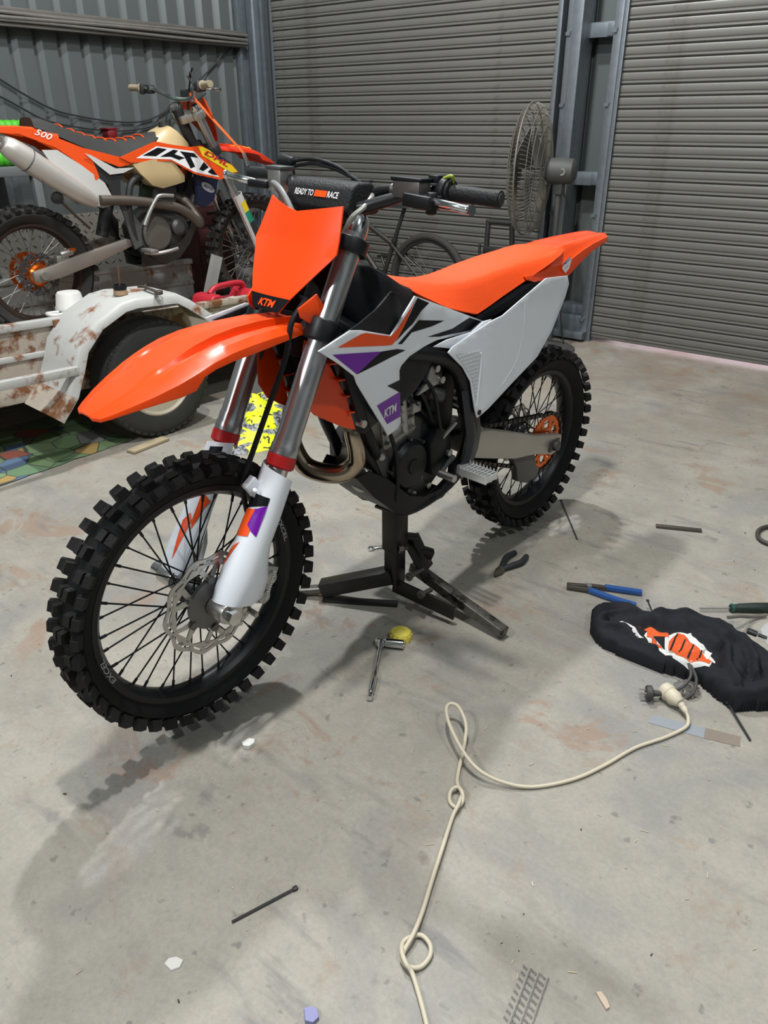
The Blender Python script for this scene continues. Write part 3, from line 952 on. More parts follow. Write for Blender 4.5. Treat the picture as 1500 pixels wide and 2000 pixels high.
# ------------------------------------------------------------------ front fender
FT = [  # x, half width, ridge z, edge drop, side skirt
    (1.130, 0.070, 0.966, 0.020, 0.004),
    (1.200, 0.078, 0.975, 0.024, 0.006),
    (1.280, 0.090, 0.979, 0.027, 0.012),
    (1.350, 0.101, 0.977, 0.027, 0.014),
    (1.410, 0.108, 0.970, 0.025, 0.012),
    (1.460, 0.112, 0.958, 0.022, 0.010),
    (1.490, 0.114, 0.947, 0.020, 0.010),
    (1.512, 0.113, 0.939, 0.020, 0.026),
    (1.545, 0.108, 0.925, 0.018, 0.022),
    (1.595, 0.093, 0.903, 0.014, 0.012),
    (1.635, 0.076, 0.886, 0.011, 0.007),
    (1.672, 0.056, 0.869, 0.008, 0.004),
    (1.688, 0.044, 0.861, 0.006, 0.003),
    (1.696, 0.024, 0.857, 0.003, 0.002),
]
def fender_ring(x, hw, zr, dr, sk):
    gv = interp(x, [(1.13, 0.014), (1.30, 0.014), (1.45, 0.009), (1.52, 0.004), (1.60, 0.0), (1.70, 0.0)])[0]
    half = [(0.0, -gv * 0.15), (0.14, -gv * 0.15), (0.24, 0.0), (0.38, 0.0), (0.43, -gv * 1.7), (0.52, -gv * 2.0), (0.565, -gv * 0.55 - dr * 0.15), (0.80, -dr * 0.50), (0.97, -dr), (1.0, -dr - sk)]
    top = [V((x, hw * a, zr + b)) for a, b in half]
    full = [V((q.x, -q.y, q.z)) for q in top[:0:-1]] + top
    under = [q - V((0, 0, 0.0035)) for q in full[::-1]]
    return full + under
xs = []
for (a, b) in zip(FT, FT[1:]):
    for k in range(3):
        t_ = k / 3
        xs.append(tuple(lerp(p_, q_, t_) for p_, q_ in zip(a, b)))
xs.append(FT[-1])
MB().loft([fender_ring(*r) for r in xs]).build('front_fender', ORANGE, BIKE, ang=26)

# ------------------------------------------------------------------ bodywork
def ysh(x, z):
    return 0.115 + 0.085 * max(0, min(1.1, (x - 0.55) / 0.7)) ** 1.15 - 0.15 * max(0, 0.855 - z)
def ysp(x, z):
    return 0.105 + 0.045 * max(0, min(1, (x + 0.05) / 0.6)) + 0.015 * max(0, min(1, (0.9 - z) / 0.3))
SHROUD = [(1.259, 0.941), (1.224, 0.948), (1.147, 0.964), (1.103, 0.956), (0.986, 0.922), (0.959, 0.943), (0.887, 1.0), (0.718, 0.942), (0.532, 0.877), (0.586, 0.854), (0.659, 0.86), (0.773, 0.868), (0.834, 0.863), (0.899, 0.852), (0.932, 0.834), (0.937, 0.822), (0.913, 0.74), (0.887, 0.661), (0.896, 0.648), (0.942, 0.64), (0.968, 0.671), (1.01, 0.716), (1.068, 0.78), (1.115, 0.832), (1.13, 0.855), (1.193, 0.9)]
INSERT = [(1.250, 0.936), (1.180, 0.953), (1.104, 0.970), (1.041, 0.990), (1.011, 1.005), (0.978, 1.023), (0.941, 1.012), (0.934, 0.978), (0.940, 0.930), (0.975, 0.905), (1.088, 0.940), (1.133, 0.945), (1.210, 0.930)]
GFX = [
    (DEC_OR, [(1.195, 0.936), (1.108, 0.949), (1.089, 0.948), (0.988, 0.920), (0.958, 0.935), (0.884, 0.991), (0.932, 0.934), (0.957, 0.910), (0.980, 0.898), (1.004, 0.901)]),
    (DEC_PU, [(1.213, 0.924), (1.025, 0.891), (1.072, 0.876), (1.122, 0.858)]),
    (DEC_BK, [(1.025, 0.891), (0.959, 0.883), (0.920, 0.872), (0.987, 0.868), (1.045, 0.863), (1.122, 0.858), (1.072, 0.876)]),
    (DEC_BK, [(0.877, 0.994), (0.821, 0.973), (0.858, 0.958), (0.893, 0.933), (0.928, 0.920), (0.967, 0.902), (0.957, 0.910), (0.932, 0.934)]),
    (DEC_BK, [(0.956, 0.895), (0.865, 0.937), (0.742, 0.914), (0.802, 0.910), (0.896, 0.912), (0.938, 0.891)]),
    (DEC_BK, [(0.819, 0.886), (0.697, 0.884), (0.608, 0.899), (0.543, 0.878), (0.596, 0.862), (0.760, 0.875)]),
    (DEC_BK, [(0.984, 0.793), (0.93, 0.795), (0.918, 0.757), (0.945, 0.773)]),
    (DEC_PU, [(1.018, 0.749), (0.918, 0.76), (0.895, 0.683), (0.956, 0.679)]),
]
SIDE = [(0.74, 0.831), (0.721, 0.843), (0.637, 0.864), (0.543, 0.885), (0.48, 0.89), (0.357, 0.926), (0.23, 0.963), (0.078, 0.952), (0.058, 0.924), (0.074, 0.885), (0.153, 0.787), (0.24, 0.721), (0.389, 0.673), (0.534, 0.624), (0.591, 0.61), (0.606, 0.642), (0.632, 0.728), (0.671, 0.777)]
TONGUE = [(0.788, 0.853), (0.729, 0.862), (0.620, 0.864), (0.564, 0.885), (0.521, 0.884), (0.600, 0.835), (0.670, 0.825)]
DOTS = [(0.706, 0.820), (0.585, 0.804), (0.583, 0.769), (0.600, 0.655), (0.628, 0.739)]
DOTM = M('embossed_white_plastic', (0.60, 0.63, 0.67), 0.45, var=0.05)
for sgn in (1, -1):
    sh = panel('radiator_shroud', SHROUD, ysh, 0.004, WHITE_PL, BIKE, sgn, 0.05, bevel=0.0012)
    panel('shroud_insert', INSERT, ysh, 0.006, BLACK_TEX, BIKE, sgn, 0.05, off=-0.009, bevel=0.002)
    for mt_, pl_ in GFX:
        panel('shroud_graphic', pl_, ysh, 0, mt_, sh, sgn, 0.05, off=0.0009)
    vs_, fs_, w_ = text2d('KTM', 0.03, 0.35)
    pts = []
    for a, b in vs_:
        q = V((0.976, 0, 0.702)) + V((-0.060, 0, 0.004)) * (a / w_) + V((0.012, 0, 0.026)) * b
        if sgn < 0:
            q = V((0.912, 0, 0.704)) + V((0.062, 0, -0.004)) * (a / w_) + V((-0.010, 0, 0.026)) * b
        pts.append((q.x, sgn * (ysh(q.x, q.z) + 0.0018), q.z))
    me = bpy.data.meshes.new('shroud_lettering')
    me.from_pydata(pts, [], fs_)
    me.materials.append(DEC_WH)
    place('shroud_lettering', me, sh)
    # airbox fold of the shroud, a darker moulded patch with a crease
    panel('shroud_rib', [(1.125, 0.862), (1.020, 0.898), (0.996, 0.889), (1.110, 0.852)], ysh, 0.004, WHITE_PL, sh, sgn, 0.05, off=0.0004)
    sp = panel('side_panel', SIDE, ysp, 0.004, WHITE_PL, BIKE, sgn, 0.05, bevel=0.002)
    panel('side_panel_tongue', TONGUE, lambda x, z: ysp(x, z) - 0.012, 0.004, WHITE_PL, sp, sgn, 0.06, bevel=0.001)
    panel('grip_patch', DOTS, ysp, 0, DOTM, sp, sgn, 0.05, off=0.0008)
    dm = MB()
    for iz in range(14):
        z = 0.662 + iz * 0.0115
        x_l = interp(z, [(0.655, 0.602), (0.739, 0.630), (0.820, 0.704)])[0] - 0.008
        x_r = interp(z, [(0.655, 0.600), (0.769, 0.585), (0.806, 0.588)])[0] + 0.006
        k = 0
        while x_l - k * 0.0115 > x_r:
            x = x_l - k * 0.0115
            dm.box((x, sgn * (ysp(x, z) + 0.0010), z), (0.005, 0.0010, 0.0022))
            k += 1
    stuff(dm.build('grip_dots', WHITE_PL, sp, smooth=False))
    ridge = [(0.590, ysp(0.59, 0.80) + 0.001, 0.803), (0.586, ysp(0.586, 0.77) + 0.001, 0.770), (0.598, ysp(0.6, 0.66) + 0.001, 0.650)]
    MB().tube([(a, sgn * b, c_) for a, b, c_ in ridge], 0.0024, 8, 4).build('side_panel_ridge', WHITE_PL, sp)
    ridge = [(0.352, 0.925), (0.349, 0.833), (0.375, 0.746), (0.445, 0.690), (0.565, 0.634)]
    MB().tube([(a, sgn * (ysp(a, b) - 0.0009), b) for a, b in ridge], 0.0013, 6, 5).build('side_panel_crease', WHITE_PL, sp)
    MB().lathe([(0.004, 0.0), (0.008, 0.001), (0.008, 0.004), (0.004, 0.005)], (0.583, sgn * (ysp(0.583, 0.626) - 0.001), 0.626), (0, sgn, 0), 14).build('panel_bolt', BLACK_FRAME, sp)
    # radiator with fins behind the shroud, orange louvred guard in front
    rd = MB().bar((1.085, sgn * 0.120, 0.905), (1.000, sgn * 0.120, 0.690), 0.095, 0.030, (0, 1, 0)).build('radiator', BLACK_FRAME, BIKE, bevel=0.004)
    # guard blade
    gd = [(1.190, 0.930), (1.130, 0.860), (1.090, 0.780), (1.065, 0.690), (1.095, 0.700), (1.170, 0.745), (1.205, 0.790), (1.205, 0.850)]
    gy = lambda x, z: 0.128 - (x - 1.06) * 0.35
    g = panel('radiator_guard', gd, gy, 0.004, ORANGE, BIKE, sgn, 0.05, bevel=0.001)
    for z in (0.74, 0.785, 0.83, 0.875):
        x = interp(z, [(0.69, 1.065), (0.78, 1.090), (0.86, 1.130), (0.93, 1.19)])[0]
        MB().bar((x + 0.01, sgn * 0.112, z), (x - 0.035, sgn * 0.118, z - 0.002), 0.030, 0.003).build('guard_louvre', ORANGE, g)

# seat
SEAT = [(0.845, 1.016, 0.020, 1.010, 0.030), (0.820, 1.017, 0.038, 1.000, 0.055), (0.780, 1.008, 0.050, 0.975, 0.088), (0.700, 0.993, 0.064, 0.938, 0.112), (0.630, 0.987, 0.070, 0.918, 0.120), (0.573, 0.987, 0.074, 0.904, 0.122), (0.510, 0.993, 0.077, 0.918, 0.119), (0.449, 1.001, 0.080, 0.934, 0.116), (0.326, 1.013, 0.084, 0.964, 0.112), (0.230, 1.020, 0.085, 0.988, 0.110), (0.164, 1.026, 0.083, 1.004, 0.106), (0.100, 1.030, 0.076, 1.018, 0.095), (0.055, 1.028, 0.060, 1.024, 0.074)]
def seat_ring(x, zt, wt, zb, wb):
    half = [(0.0, zt + 0.004), (wt * 0.55, zt + 0.003), (wt * 0.88, zt - 0.001), (wt, zt - 0.006), (lerp(wt, wb, 0.25), lerp(zt, zb, 0.28)), (lerp(wt, wb, 0.60), lerp(zt, zb, 0.62)), (wb, zb), (wb - 0.012, zb - 0.004)]
    r = [V((x, a, b)) for a, b in half]
    return [V((q.x, -q.y, q.z)) for q in r[:0:-1]] + r
MB().loft([seat_ring(*s) for s in SEAT], caps=True).build('seat', ORANGE_SEAT, BIKE, ang=50)
# tank under the seat nose
TANK = [(1.045, 1.050, 0.030, 0.96, 0.045), (1.020, 1.078, 0.055, 0.92, 0.080), (0.960, 1.070, 0.070, 0.88, 0.105), (0.900, 1.040, 0.080, 0.86, 0.120), (0.850, 1.012, 0.080, 0.86, 0.118), (0.800, 0.995, 0.070, 0.86, 0.110), (0.720, 0.965, 0.06, 0.87, 0.10)]
MB().loft([seat_ring(*s) for s in TANK]).build('fuel_tank', BLACK_PL, BIKE, ang=60)
MB().lathe([(0.018, 0.0), (0.032, 0.0), (0.034, 0.012), (0.030, 0.026), (0.010, 0.028)], (0.985, 0.0, 1.070), (0.1, 0, 1), 24).build('fuel_cap', BLACK_FRAME, BIKE)
# rear fender
RF = [(0.330, 0.120, 0.985, 0.972), (0.280, 0.116, 0.992, 0.960), (0.170, 0.106, 1.012, 0.954), (0.060, 0.096, 1.030, 0.948), (0.030, 0.094, 1.034, 0.950), (-0.060, 0.084, 1.040, 0.983), (-0.150, 0.073, 1.044, 1.008), (-0.230, 0.064, 1.047, 1.020), (-0.280, 0.056, 1.047, 1.025), (-0.300, 0.046, 1.045, 1.028), (-0.308, 0.030, 1.043, 1.032)]
def rf_ring(x, hw, zt, ze):
    half = [(0.0, zt - 0.004), (hw * 0.35, zt - 0.001), (hw * 0.62, zt), (hw * 0.78, lerp(zt, ze, 0.20)), (hw * 0.86, lerp(zt, ze, 0.46)), (hw * 0.94, lerp(zt, ze, 0.52)), (hw, ze)]
    r = [V((x, a, b)) for a, b in half]
    full = [V((q.x, -q.y, q.z)) for q in r[:0:-1]] + r
    return full + [q - V((0, 0, 0.004)) for q in full[::-1]]
rfen = MB().loft([rf_ring(*s) for s in RF]).build('rear_fender', ORANGE, BIKE, ang=45)
def yrf(x, z):
    return interp(-x, [(-0.17, 0.1065), (-0.06, 0.0965), (0.06, 0.0850)])[0] - max(0, (z - 0.96)) * 0.10 + 0.003
st = panel('dealer_sticker', [(0.100, 0.974), (0.080, 0.994), (0.050, 1.004), (0.030, 0.994), (0.036, 0.986), (0.046, 0.970), (0.072, 0.957), (0.084, 0.964)], yrf, 0, DEC_WH, rfen, 1, 0.05, off=0.0015)
lettering('sticker_print', 'MSC', (0.088, yrf(0.06, 0.985) + 0.0042, 0.980), (-0.8, 0, 0.35), (0.35, 0, 0.8), 0.012, 0.044, M('blue_print', (0.10, 0.14, 0.35), 0.5), st, 0.02)
lettering('sticker_print', 'SERVICE', (0.082, yrf(0.06, 0.975) + 0.0038, 0.968), (-0.8, 0, 0.35), (0.35, 0, 0.8), 0.005, 0.026, M('red_fine_print', (0.45, 0.10, 0.12), 0.5), st, 0.01)
# subframe rails between seat and side panel
for sgn in (1, -1):
    t = MB().prism([(0.560, 0.893), (0.330, 0.952), (0.200, 0.962), (0.175, 0.952), (0.300, 0.925), (0.450, 0.882), (0.540, 0.868)], lambda u, v, w: V((u, sgn * w, v)), 0.085, 0.108)
    t.build('subframe', BLACK_PL, BIKE, bevel=0.004)
MB().box((0.33, 0, 0.905), (0.46, 0.16, 0.07)).build('airbox', BLACK_PL, BIKE, bevel=0.02)
MB().box((0.50, 0, 0.79), (0.26, 0.24, 0.14)).build('airbox', BLACK_PL, BIKE, bevel=0.03)
# mudflap and inner fender
MB().loft([[V((x, y_, z)) for y_ in (-0.085, 0.085)] + [V((x - 0.006, y_, z)) for y_ in (0.085, -0.085)] for x, z in ((0.46, 0.56), (0.43, 0.66), (0.40, 0.76), (0.33, 0.86), (0.18, 0.93))]).build('mudflap', BLACK_PL, BIKE)

# ------------------------------------------------------------------ frame, engine, swingarm
t = MB()
for sgn in (1, -1):
    t.tube([(1.115, 0.018 * sgn, 0.985), (1.03, 0.09 * sgn, 0.92), (0.90, 0.115 * sgn, 0.86), (0.74, 0.120 * sgn, 0.815), (0.650, 0.125 * sgn, 0.760), (0.590, 0.125 * sgn, 0.640), (0.560, 0.120 * sgn, 0.520), (0.600, 0.110 * sgn, 0.420), (0.68, 0.085 * sgn, 0.355), (0.80, 0.070 * sgn, 0.345), (0.875, 0.065 * sgn, 0.42), (0.930, 0.062 * sgn, 0.53), (1.000, 0.058 * sgn, 0.66), (1.06, 0.04 * sgn, 0.80), (1.105, 0.018 * sgn, 0.925)], [0.022, 0.022, 0.022, 0.022, 0.024, 0.026, 0.026, 0.022, 0.017, 0.016, 0.016, 0.016, 0.016, 0.016, 0.018], 12, 5)
t.cyl(fork_pt(0.675, 0, -0.055), fork_pt(0.865, 0, -0.055), 0.034, n=20)
t.build('frame', BLACK_FRAME, BIKE)
for sgn in (1, -1):   # plastic frame protectors
    MB().loft([[V((x + dx, sgn * y_, z)) for dx, y_ in ((-0.030, 0.138), (0.020, 0.150), (0.048, 0.140), (0.03, 0.12), (-0.03, 0.12))] for x, z in ((0.600, 0.70), (0.575, 0.62), (0.552, 0.545), (0.560, 0.49), (0.585, 0.440))]).build('frame_protector', M('blueblack_plastic', (0.020, 0.022, 0.030), 0.42), BIKE, bevel=0.004)
# crankcase
case = [(0.880, 0.60), (0.930, 0.56), (0.925, 0.47), (0.880, 0.40), (0.790, 0.372), (0.680, 0.385), (0.620, 0.43), (0.610, 0.52), (0.660, 0.600), (0.760, 0.640)]
MB().xz(case, -0.115, 0.075).build('crankcase', ALU_DK, BIKE, bevel=0.010)
MB().lathe([(0.012, 0.065), (0.074, 0.068), (0.076, 0.088), (0.064, 0.100), (0.020, 0.105), (0.012, 0.104)], (0.800, 0, 0.500), (0, 1, 0), 36).build('ignition_cover', BLACK_FRAME, BIKE)
MB().xz([(0.735, 0.555), (0.700, 0.600), (0.640, 0.560), (0.632, 0.47), (0.665, 0.425), (0.72, 0.45)], 0.075, 0.112).build('sprocket_cover', BLACK_FRAME, BIKE, bevel=0.006)
MB().lathe([(0.006, 0.103), (0.024, 0.104), (0.022, 0.109), (0.006, 0.110)], (0.800, 0, 0.500), (0, 1, 0), 24).build('cover_boss', BLACK_PL, BIKE)
for a in range(0, 360, 45):
    q = V((0.800 + 0.080 * cos(radians(a)), 0, 0.500 + 0.080 * sin(radians(a))))
    MB().cyl(q + V((0, 0.070, 0)), q + V((0, 0.092, 0)), 0.0055, n=8).build('cover_bolt', ALU_DK, BIKE)
cylr = Matrix.Rotation(radians(12), 3, 'Y')
MB().box((0.845, -0.005, 0.640), (0.135, 0.165, 0.130), cylr).build('cylinder', ALU, BIKE, bevel=0.010)
MB().box((0.860, -0.005, 0.735), (0.160, 0.175, 0.075), cylr).build('cylinder_head', M('grey_cast_head', (0.24, 0.235, 0.22), 0.5, 0.7, var=0.2), BIKE, bevel=0.010)
MB().box((0.870, -0.005, 0.795), (0.165, 0.165, 0.055), cylr).build('valve_cover', BLACK_FRAME, BIKE, bevel=0.012)
t = MB()
for k, z in enumerate((0.600, 0.632, 0.664, 0.700)):
    t.box((0.838 + 0.008 * k, 0.080, z), (0.125, 0.014, 0.006), cylr)
t.cyl((0.815, 0.075, 0.60), (0.835, 0.075, 0.73), 0.013, n=12)
t.cyl((0.775, 0.070, 0.60), (0.795, 0.070, 0.72), 0.010, n=12)
t.box((0.790, 0.088, 0.675), (0.035, 0.020, 0.030))
t.build('cylinder_ribs', ALU, BIKE, bevel=0.002)
t = MB().xz([(0.815, 0.718), (0.780, 0.745), (0.762, 0.790), (0.738, 0.796), (0.742, 0.765), (0.712, 0.752), (0.715, 0.735), (0.760, 0.728)], 0.105, 0.118)
t.build('engine_bracket', ALU, BIKE, bevel=0.003)
for x, y_, z in ((0.748, 0.118, 0.783), (0.722, 0.118, 0.746), (1.050, 0.130, 0.705), (0.77, 0.075, 0.395), (0.70, 0.075, 0.400)):
    MB().lathe([(0.004, 0.012), (0.010, 0.012), (0.010, -0.010), (0.004, -0.010)], (x, y_, z), (0, 1, 0), 14).build('engine_bolt', STEEL, BIKE)
# black lower flank of the tank showing between shroud and engine
panel('tank_flank', [(0.944, 0.822), (0.905, 0.852), (0.840, 0.866), (0.770, 0.872), (0.730, 0.850), (0.780, 0.780), (0.830, 0.735), (0.880, 0.715), (0.935, 0.735)], lambda x, z: 0.122, 0.05, BLACK_PL, BIKE, 1, 0.06, bevel=0.006)
panel('tank_flank', [(0.944, 0.822), (0.905, 0.852), (0.840, 0.866), (0.770, 0.872), (0.730, 0.850), (0.780, 0.780), (0.830, 0.735), (0.880, 0.715), (0.935, 0.735)], lambda x, z: 0.122, 0.05, BLACK_PL, BIKE, -1, 0.06, bevel=0.006)
# carburettor side / throttle body, starter, hoses
t = MB()
t.cyl((0.76, 0.0, 0.74), (0.62, 0.0, 0.77), 0.035, n=20)
t.box((0.69, 0.03, 0.735), (0.07, 0.09, 0.06))
t.cyl((0.70, 0.060, 0.690), (0.66, 0.085, 0.675), 0.022, n=14)
t.build('throttle_body', ALU_DK, BIKE, bevel=0.004)
for k in range(4):
    y0_ = 0.05 + 0.014 * k
    MB().tube([(0.93 - 0.03 * k, y0_, 0.80), (0.85 - 0.03 * k, y0_ + 0.03, 0.70 + 0.01 * k), (0.76 - 0.02 * k, y0_ + 0.02, 0.66 - 0.02 * k), (0.69 - 0.015 * k, y0_, 0.60 - 0.02 * k)], 0.0055, 8, 5).build('hose', BLACK_PL, BIKE)
MB().box((0.625, 0.0, 0.66), (0.13, 0.13, 0.24)).build('dark_gap_fill', BLACK_PL, BIKE, bevel=0.03)  # black box added so the see-through gap behind the engine stays dark
MB().box((0.70, 0.02, 0.575), (0.10, 0.12, 0.10)).build('starter_motor', BLACK_FRAME, BIKE, bevel=0.02)
t = MB()
t.lathe([(0.01, -0.115), (0.075, -0.120), (0.078, -0.135), (0.060, -0.150), (0.01, -0.152)], (0.74, 0, 0.48), (0, 1, 0), 30)
t.build('clutch_cover', ALU_DK, BIKE)
t = MB()
t.cyl((0.925, 0.03, 0.49), (0.955, 0.03, 0.49), 0.045, n=20)
t.box((0.920, 0.0, 0.52), (0.05, 0.14, 0.09))
t.cyl((0.905, 0.070, 0.555), (0.915, 0.082, 0.555), 0.012, n=16)
t.build('water_pump_housing', ALU, BIKE, bevel=0.006)
# header loop in front of the engine
MB().tube([(0.93, 0.015, 0.705), (0.985, 0.045, 0.700), (1.020, 0.070, 0.665), (1.012, 0.078, 0.610), (1.005, 0.070, 0.565), (1.025, 0.045, 0.533), (1.055, 0.000, 0.527), (1.085, -0.045, 0.545), (1.098, -0.075, 0.600), (1.090, -0.090, 0.660), (1.04, -0.125, 0.690), (0.92, -0.160, 0.670), (0.72, -0.165, 0.660), (0.60, -0.150, 0.700)], [0.021, 0.022, 0.023, 0.024, 0.026, 0.027, 0.027, 0.027, 0.026, 0.025, 0.024, 0.023, 0.023, 0.024], 20, 6).build('exhaust_header', HEADER, BIKE)
t = MB()
t.tube([(0.60, -0.150, 0.700), (0.48, -0.150, 0.745), (0.36, -0.155, 0.770), (0.02, -0.165, 0.860), (-0.03, -0.165, 0.874)], [0.024, 0.03, 0.055, 0.055, 0.03], 20, 4)
t.build('muffler', STEEL, BIKE)
# finned core showing between the shroud and the orange guard
for sgn in (1, -1):
    fm_ = MB()
    for k in range(6):
        yy = sgn * (0.078 + 0.0105 * k)
        fm_.bar((1.108, yy, 0.900), (1.020, yy, 0.685), 0.004, 0.012, (0, 1, 0))
    stuff(fm_.build('radiator_fins', M('dark_fin_metal', (0.018, 0.019, 0.021), 0.5, 0.4), BIKE, smooth=False))
MB().tube([(1.01, 0.095, 0.700), (0.985, 0.100, 0.640), (0.950, 0.090, 0.590), (0.925, 0.070, 0.560)], 0.013, 12, 6).build('coolant_hose', BLACK_PL, BIKE)
MB().tube([(0.905, 0.095, 0.640), (0.880, 0.105, 0.560), (0.870, 0.105, 0.470), (0.860, 0.095, 0.410)], 0.006, 10, 6).build('drain_hose', BLACK_PL, BIKE)
MB().cyl((0.690, 0.10, 0.540), (0.640, 0.125, 0.600), 0.006, n=10).build('linkage_rod', STEEL, BIKE)
MB().lathe([(0.004, 0.0), (0.011, 0.002), (0.011, 0.012), (0.004, 0.014)], (0.655, 0.112, 0.505), (0, 1, 0), 14).build('pivot_nut', STEEL, BIKE)
# skid plate
sk = [(1.000, 0.515), (0.945, 0.445), (0.850, 0.362), (0.78, 0.335), (0.625, 0.335), (0.615, 0.352)]
MB().loft([[V((x - dz * 0.7, y_ * (0.8 if x > 0.98 else 1.0), z + dz * (0.3 if x > 0.98 else 1.0))) for y_, dz in ((-0.105, 0.050), (-0.085, 0.0), (0.085, 0.0), (0.105, 0.050), (0.100, 0.052), (0.083, 0.006), (-0.083, 0.006), (-0.100, 0.052))] for x, z in sk]).build('skid_plate', BLACK_PL, BIKE, ang=30)
# foot pegs and shifter
for sgn in (1, -1):
    pg = MB()
    y0_, y1_ = 0.150, 0.250
    for k in range(9):
        yy = lerp(y0_, y1_, k / 8)
        pg.bar((0.585, sgn * yy, 0.452), (0.640, sgn * yy, 0.452), 0.004, 0.018)
        for x in (0.587, 0.638):
            pg.box((x, sgn * yy, 0.466), (0.005, 0.006, 0.012), taper=0.3)
    for x in (0.586, 0.612, 0.639):
        pg.bar((x, sgn * y0_, 0.450), (x, sgn * y1_, 0.450), 0.004, 0.024)
    pg.bar((0.612, sgn * 0.115, 0.446), (0.612, sgn * 0.155, 0.450), 0.036, 0.026)
    pg.build('foot_peg', M('bright_peg_alloy', (0.72, 0.74, 0.74), 0.35, 0.6), BIKE)
    MB().box((0.612, sgn * 0.118, 0.440), (0.050, 0.030, 0.045)).build('peg_bracket', BLACK_FRAME, BIKE, bevel=0.004)
t = MB()
t.cyl((0.715, 0.135, 0.462), (0.715, 0.190, 0.462), 0.0115, n=16)
t.build('shift_tip', STEEL, BIKE)
MB().tube([(0.640, 0.125, 0.490), (0.680, 0.128, 0.475), (0.715, 0.140, 0.462)], 0.008, 10, 5).build('shift_lever', ALU_DK, BIKE)
# swingarm
for sgn in (1, -1):
    o_ = [(0.545, 0.535), (0.42, 0.512), (0.284, 0.466), (0.13, 0.412), (0.02, 0.385), (-0.050, 0.368), (-0.056, 0.312), (0.0, 0.302), (0.13, 0.340), (0.26, 0.362), (0.40, 0.405), (0.54, 0.450)]
    MB().prism(o_, lambda u, v, w: V((u, sgn * w, v)), 0.078, 0.108).build('swingarm', M('swingarm_alloy', (0.47, 0.44, 0.40), 0.42, 0.75, var=0.08), BIKE, bevel=0.008, seg=3)
MB().box((0.50, 0, 0.495), (0.10, 0.20, 0.07)).build('swingarm_bridge', ALU, BIKE, bevel=0.01)
MB().cyl((0.40, 0, 0.52), (0.55, 0, 0.86), 0.032, n=18).build('rear_shock', BLACK_FRAME, BIKE)
MB().tube([V((lerp(0.41, 0.53, k / 60), 0, lerp(0.545, 0.80, k / 60))) + V((cos(k * 0.9) * 0.040, sin(k * 0.9) * 0.045, 0)) for k in range(61)], 0.006, 8, 1).build('shock_spring', WHITE_PL, BIKE)
t = MB()
t.cyl(RAX + V((0, -0.125, 0)), RAX + V((0, 0.125, 0)), 0.0125)
t.cyl(RAX + V((0, 0.108, 0)), RAX + V((0, 0.128, 0)), 0.020, n=6)
t.box(RAX + V((0, 0.110, 0)), (0.065, 0.006, 0.042))
t.build('rear_axle', ALU_DK, BIKE, bevel=0.002)
# sprocket
def sprocket(parent, c, y, R, teeth, mat, nm='rear_sprocket'):
    n = teeth * 4
    out = [(R + (0.003 if k % 4 in (1, 2) else -0.003)) for k in range(n)]
    mb = MB()
    rings = []
    for yy, inn in ((-0.003, 0), (-0.003, 1), (0.003, 1), (0.003, 0)):
        rings.append([V((c.x + (R * 0.80 if inn else out[k]) * cos(2 * pi * k / n), y + yy, c.z + (R * 0.80 if inn else out[k]) * sin(2 * pi * k / n))) for k in range(n)])
    mb.loft(rings, loop=True)
    for k in range(6):
        a = 2 * pi * k / 6
        for da in (-0.22, 0.22):
            mb.bar((c.x + R * 0.46 * cos(a), y, c.z + R * 0.46 * sin(a)), (c.x + R * 0.82 * cos(a + da), y, c.z + R * 0.82 * sin(a + da)), 0.016, 0.006, (0, 1, 0))
    mb.lathe([(R * 0.36, -0.004), (R * 0.52, -0.004), (R * 0.52, 0.004), (R * 0.36, 0.004)], (c.x, y, c.z), (0, 1, 0), 36, closed=True)
    return mb.build(nm, mat, parent)
sprocket(BIKE, RAX, 0.066, 0.104, 46, ORANGE_ANO)
# chain: links along top run, round the sprocket, bottom run
CH = M('chain_steel', (0.055, 0.050, 0.045), 0.45, 0.8)
path = []
for k in range(40):
    path.append(V((lerp(0.60, 0.02, k / 40), 0.066, lerp(0.535, 0.452, k / 40))))
for k in range(24):
    a = lerp(1.35, 4.85, k / 24)
    path.append(V((0.110 * cos(a), 0.066, RAX.z + 0.110 * sin(a))))
for k in range(41):
    path.append(V((lerp(0.015, 0.60, k / 40), 0.066, lerp(0.231, 0.455, k / 40))))
lk = MB()
for k, (a, b) in enumerate(zip(path, path[1:])):
    d_ = (b - a)
    if d_.length < 1e-4:
        continue
    off = 0.0075 if k % 2 else 0.0045
    for s_ in (1, -1):
        lk.bar(a - d_ * 0.15 + V((0, s_ * off, 0)), b + d_ * 0.15 + V((0, s_ * off, 0)), 0.0022, 0.0125)
    lk.cyl(a + V((0, -0.008, 0)), a + V((0, 0.008, 0)), 0.0042, n=6)
lk.build('chain', CH, BIKE, smooth=False)
t = MB().xz([(0.245, 0.372), (0.080, 0.325), (0.060, 0.270), (0.030, 0.250), (0.045, 0.218), (0.110, 0.212), (0.175, 0.240), (0.195, 0.300)], 0.052, 0.082)
t.build('chain_guide', M('grey_guide', (0.10, 0.095, 0.09), 0.5), BIKE, bevel=0.006)
wave_disc(BIKE, 'rear_brake_disc', RAX, -0.066, 0.110, STEEL, ALU_DK)
t = MB()
t.box((0.12, -0.075, 0.415), (0.07, 0.045, 0.05))
t.build('rear_caliper', ALU_DK, BIKE, bevel=0.006)

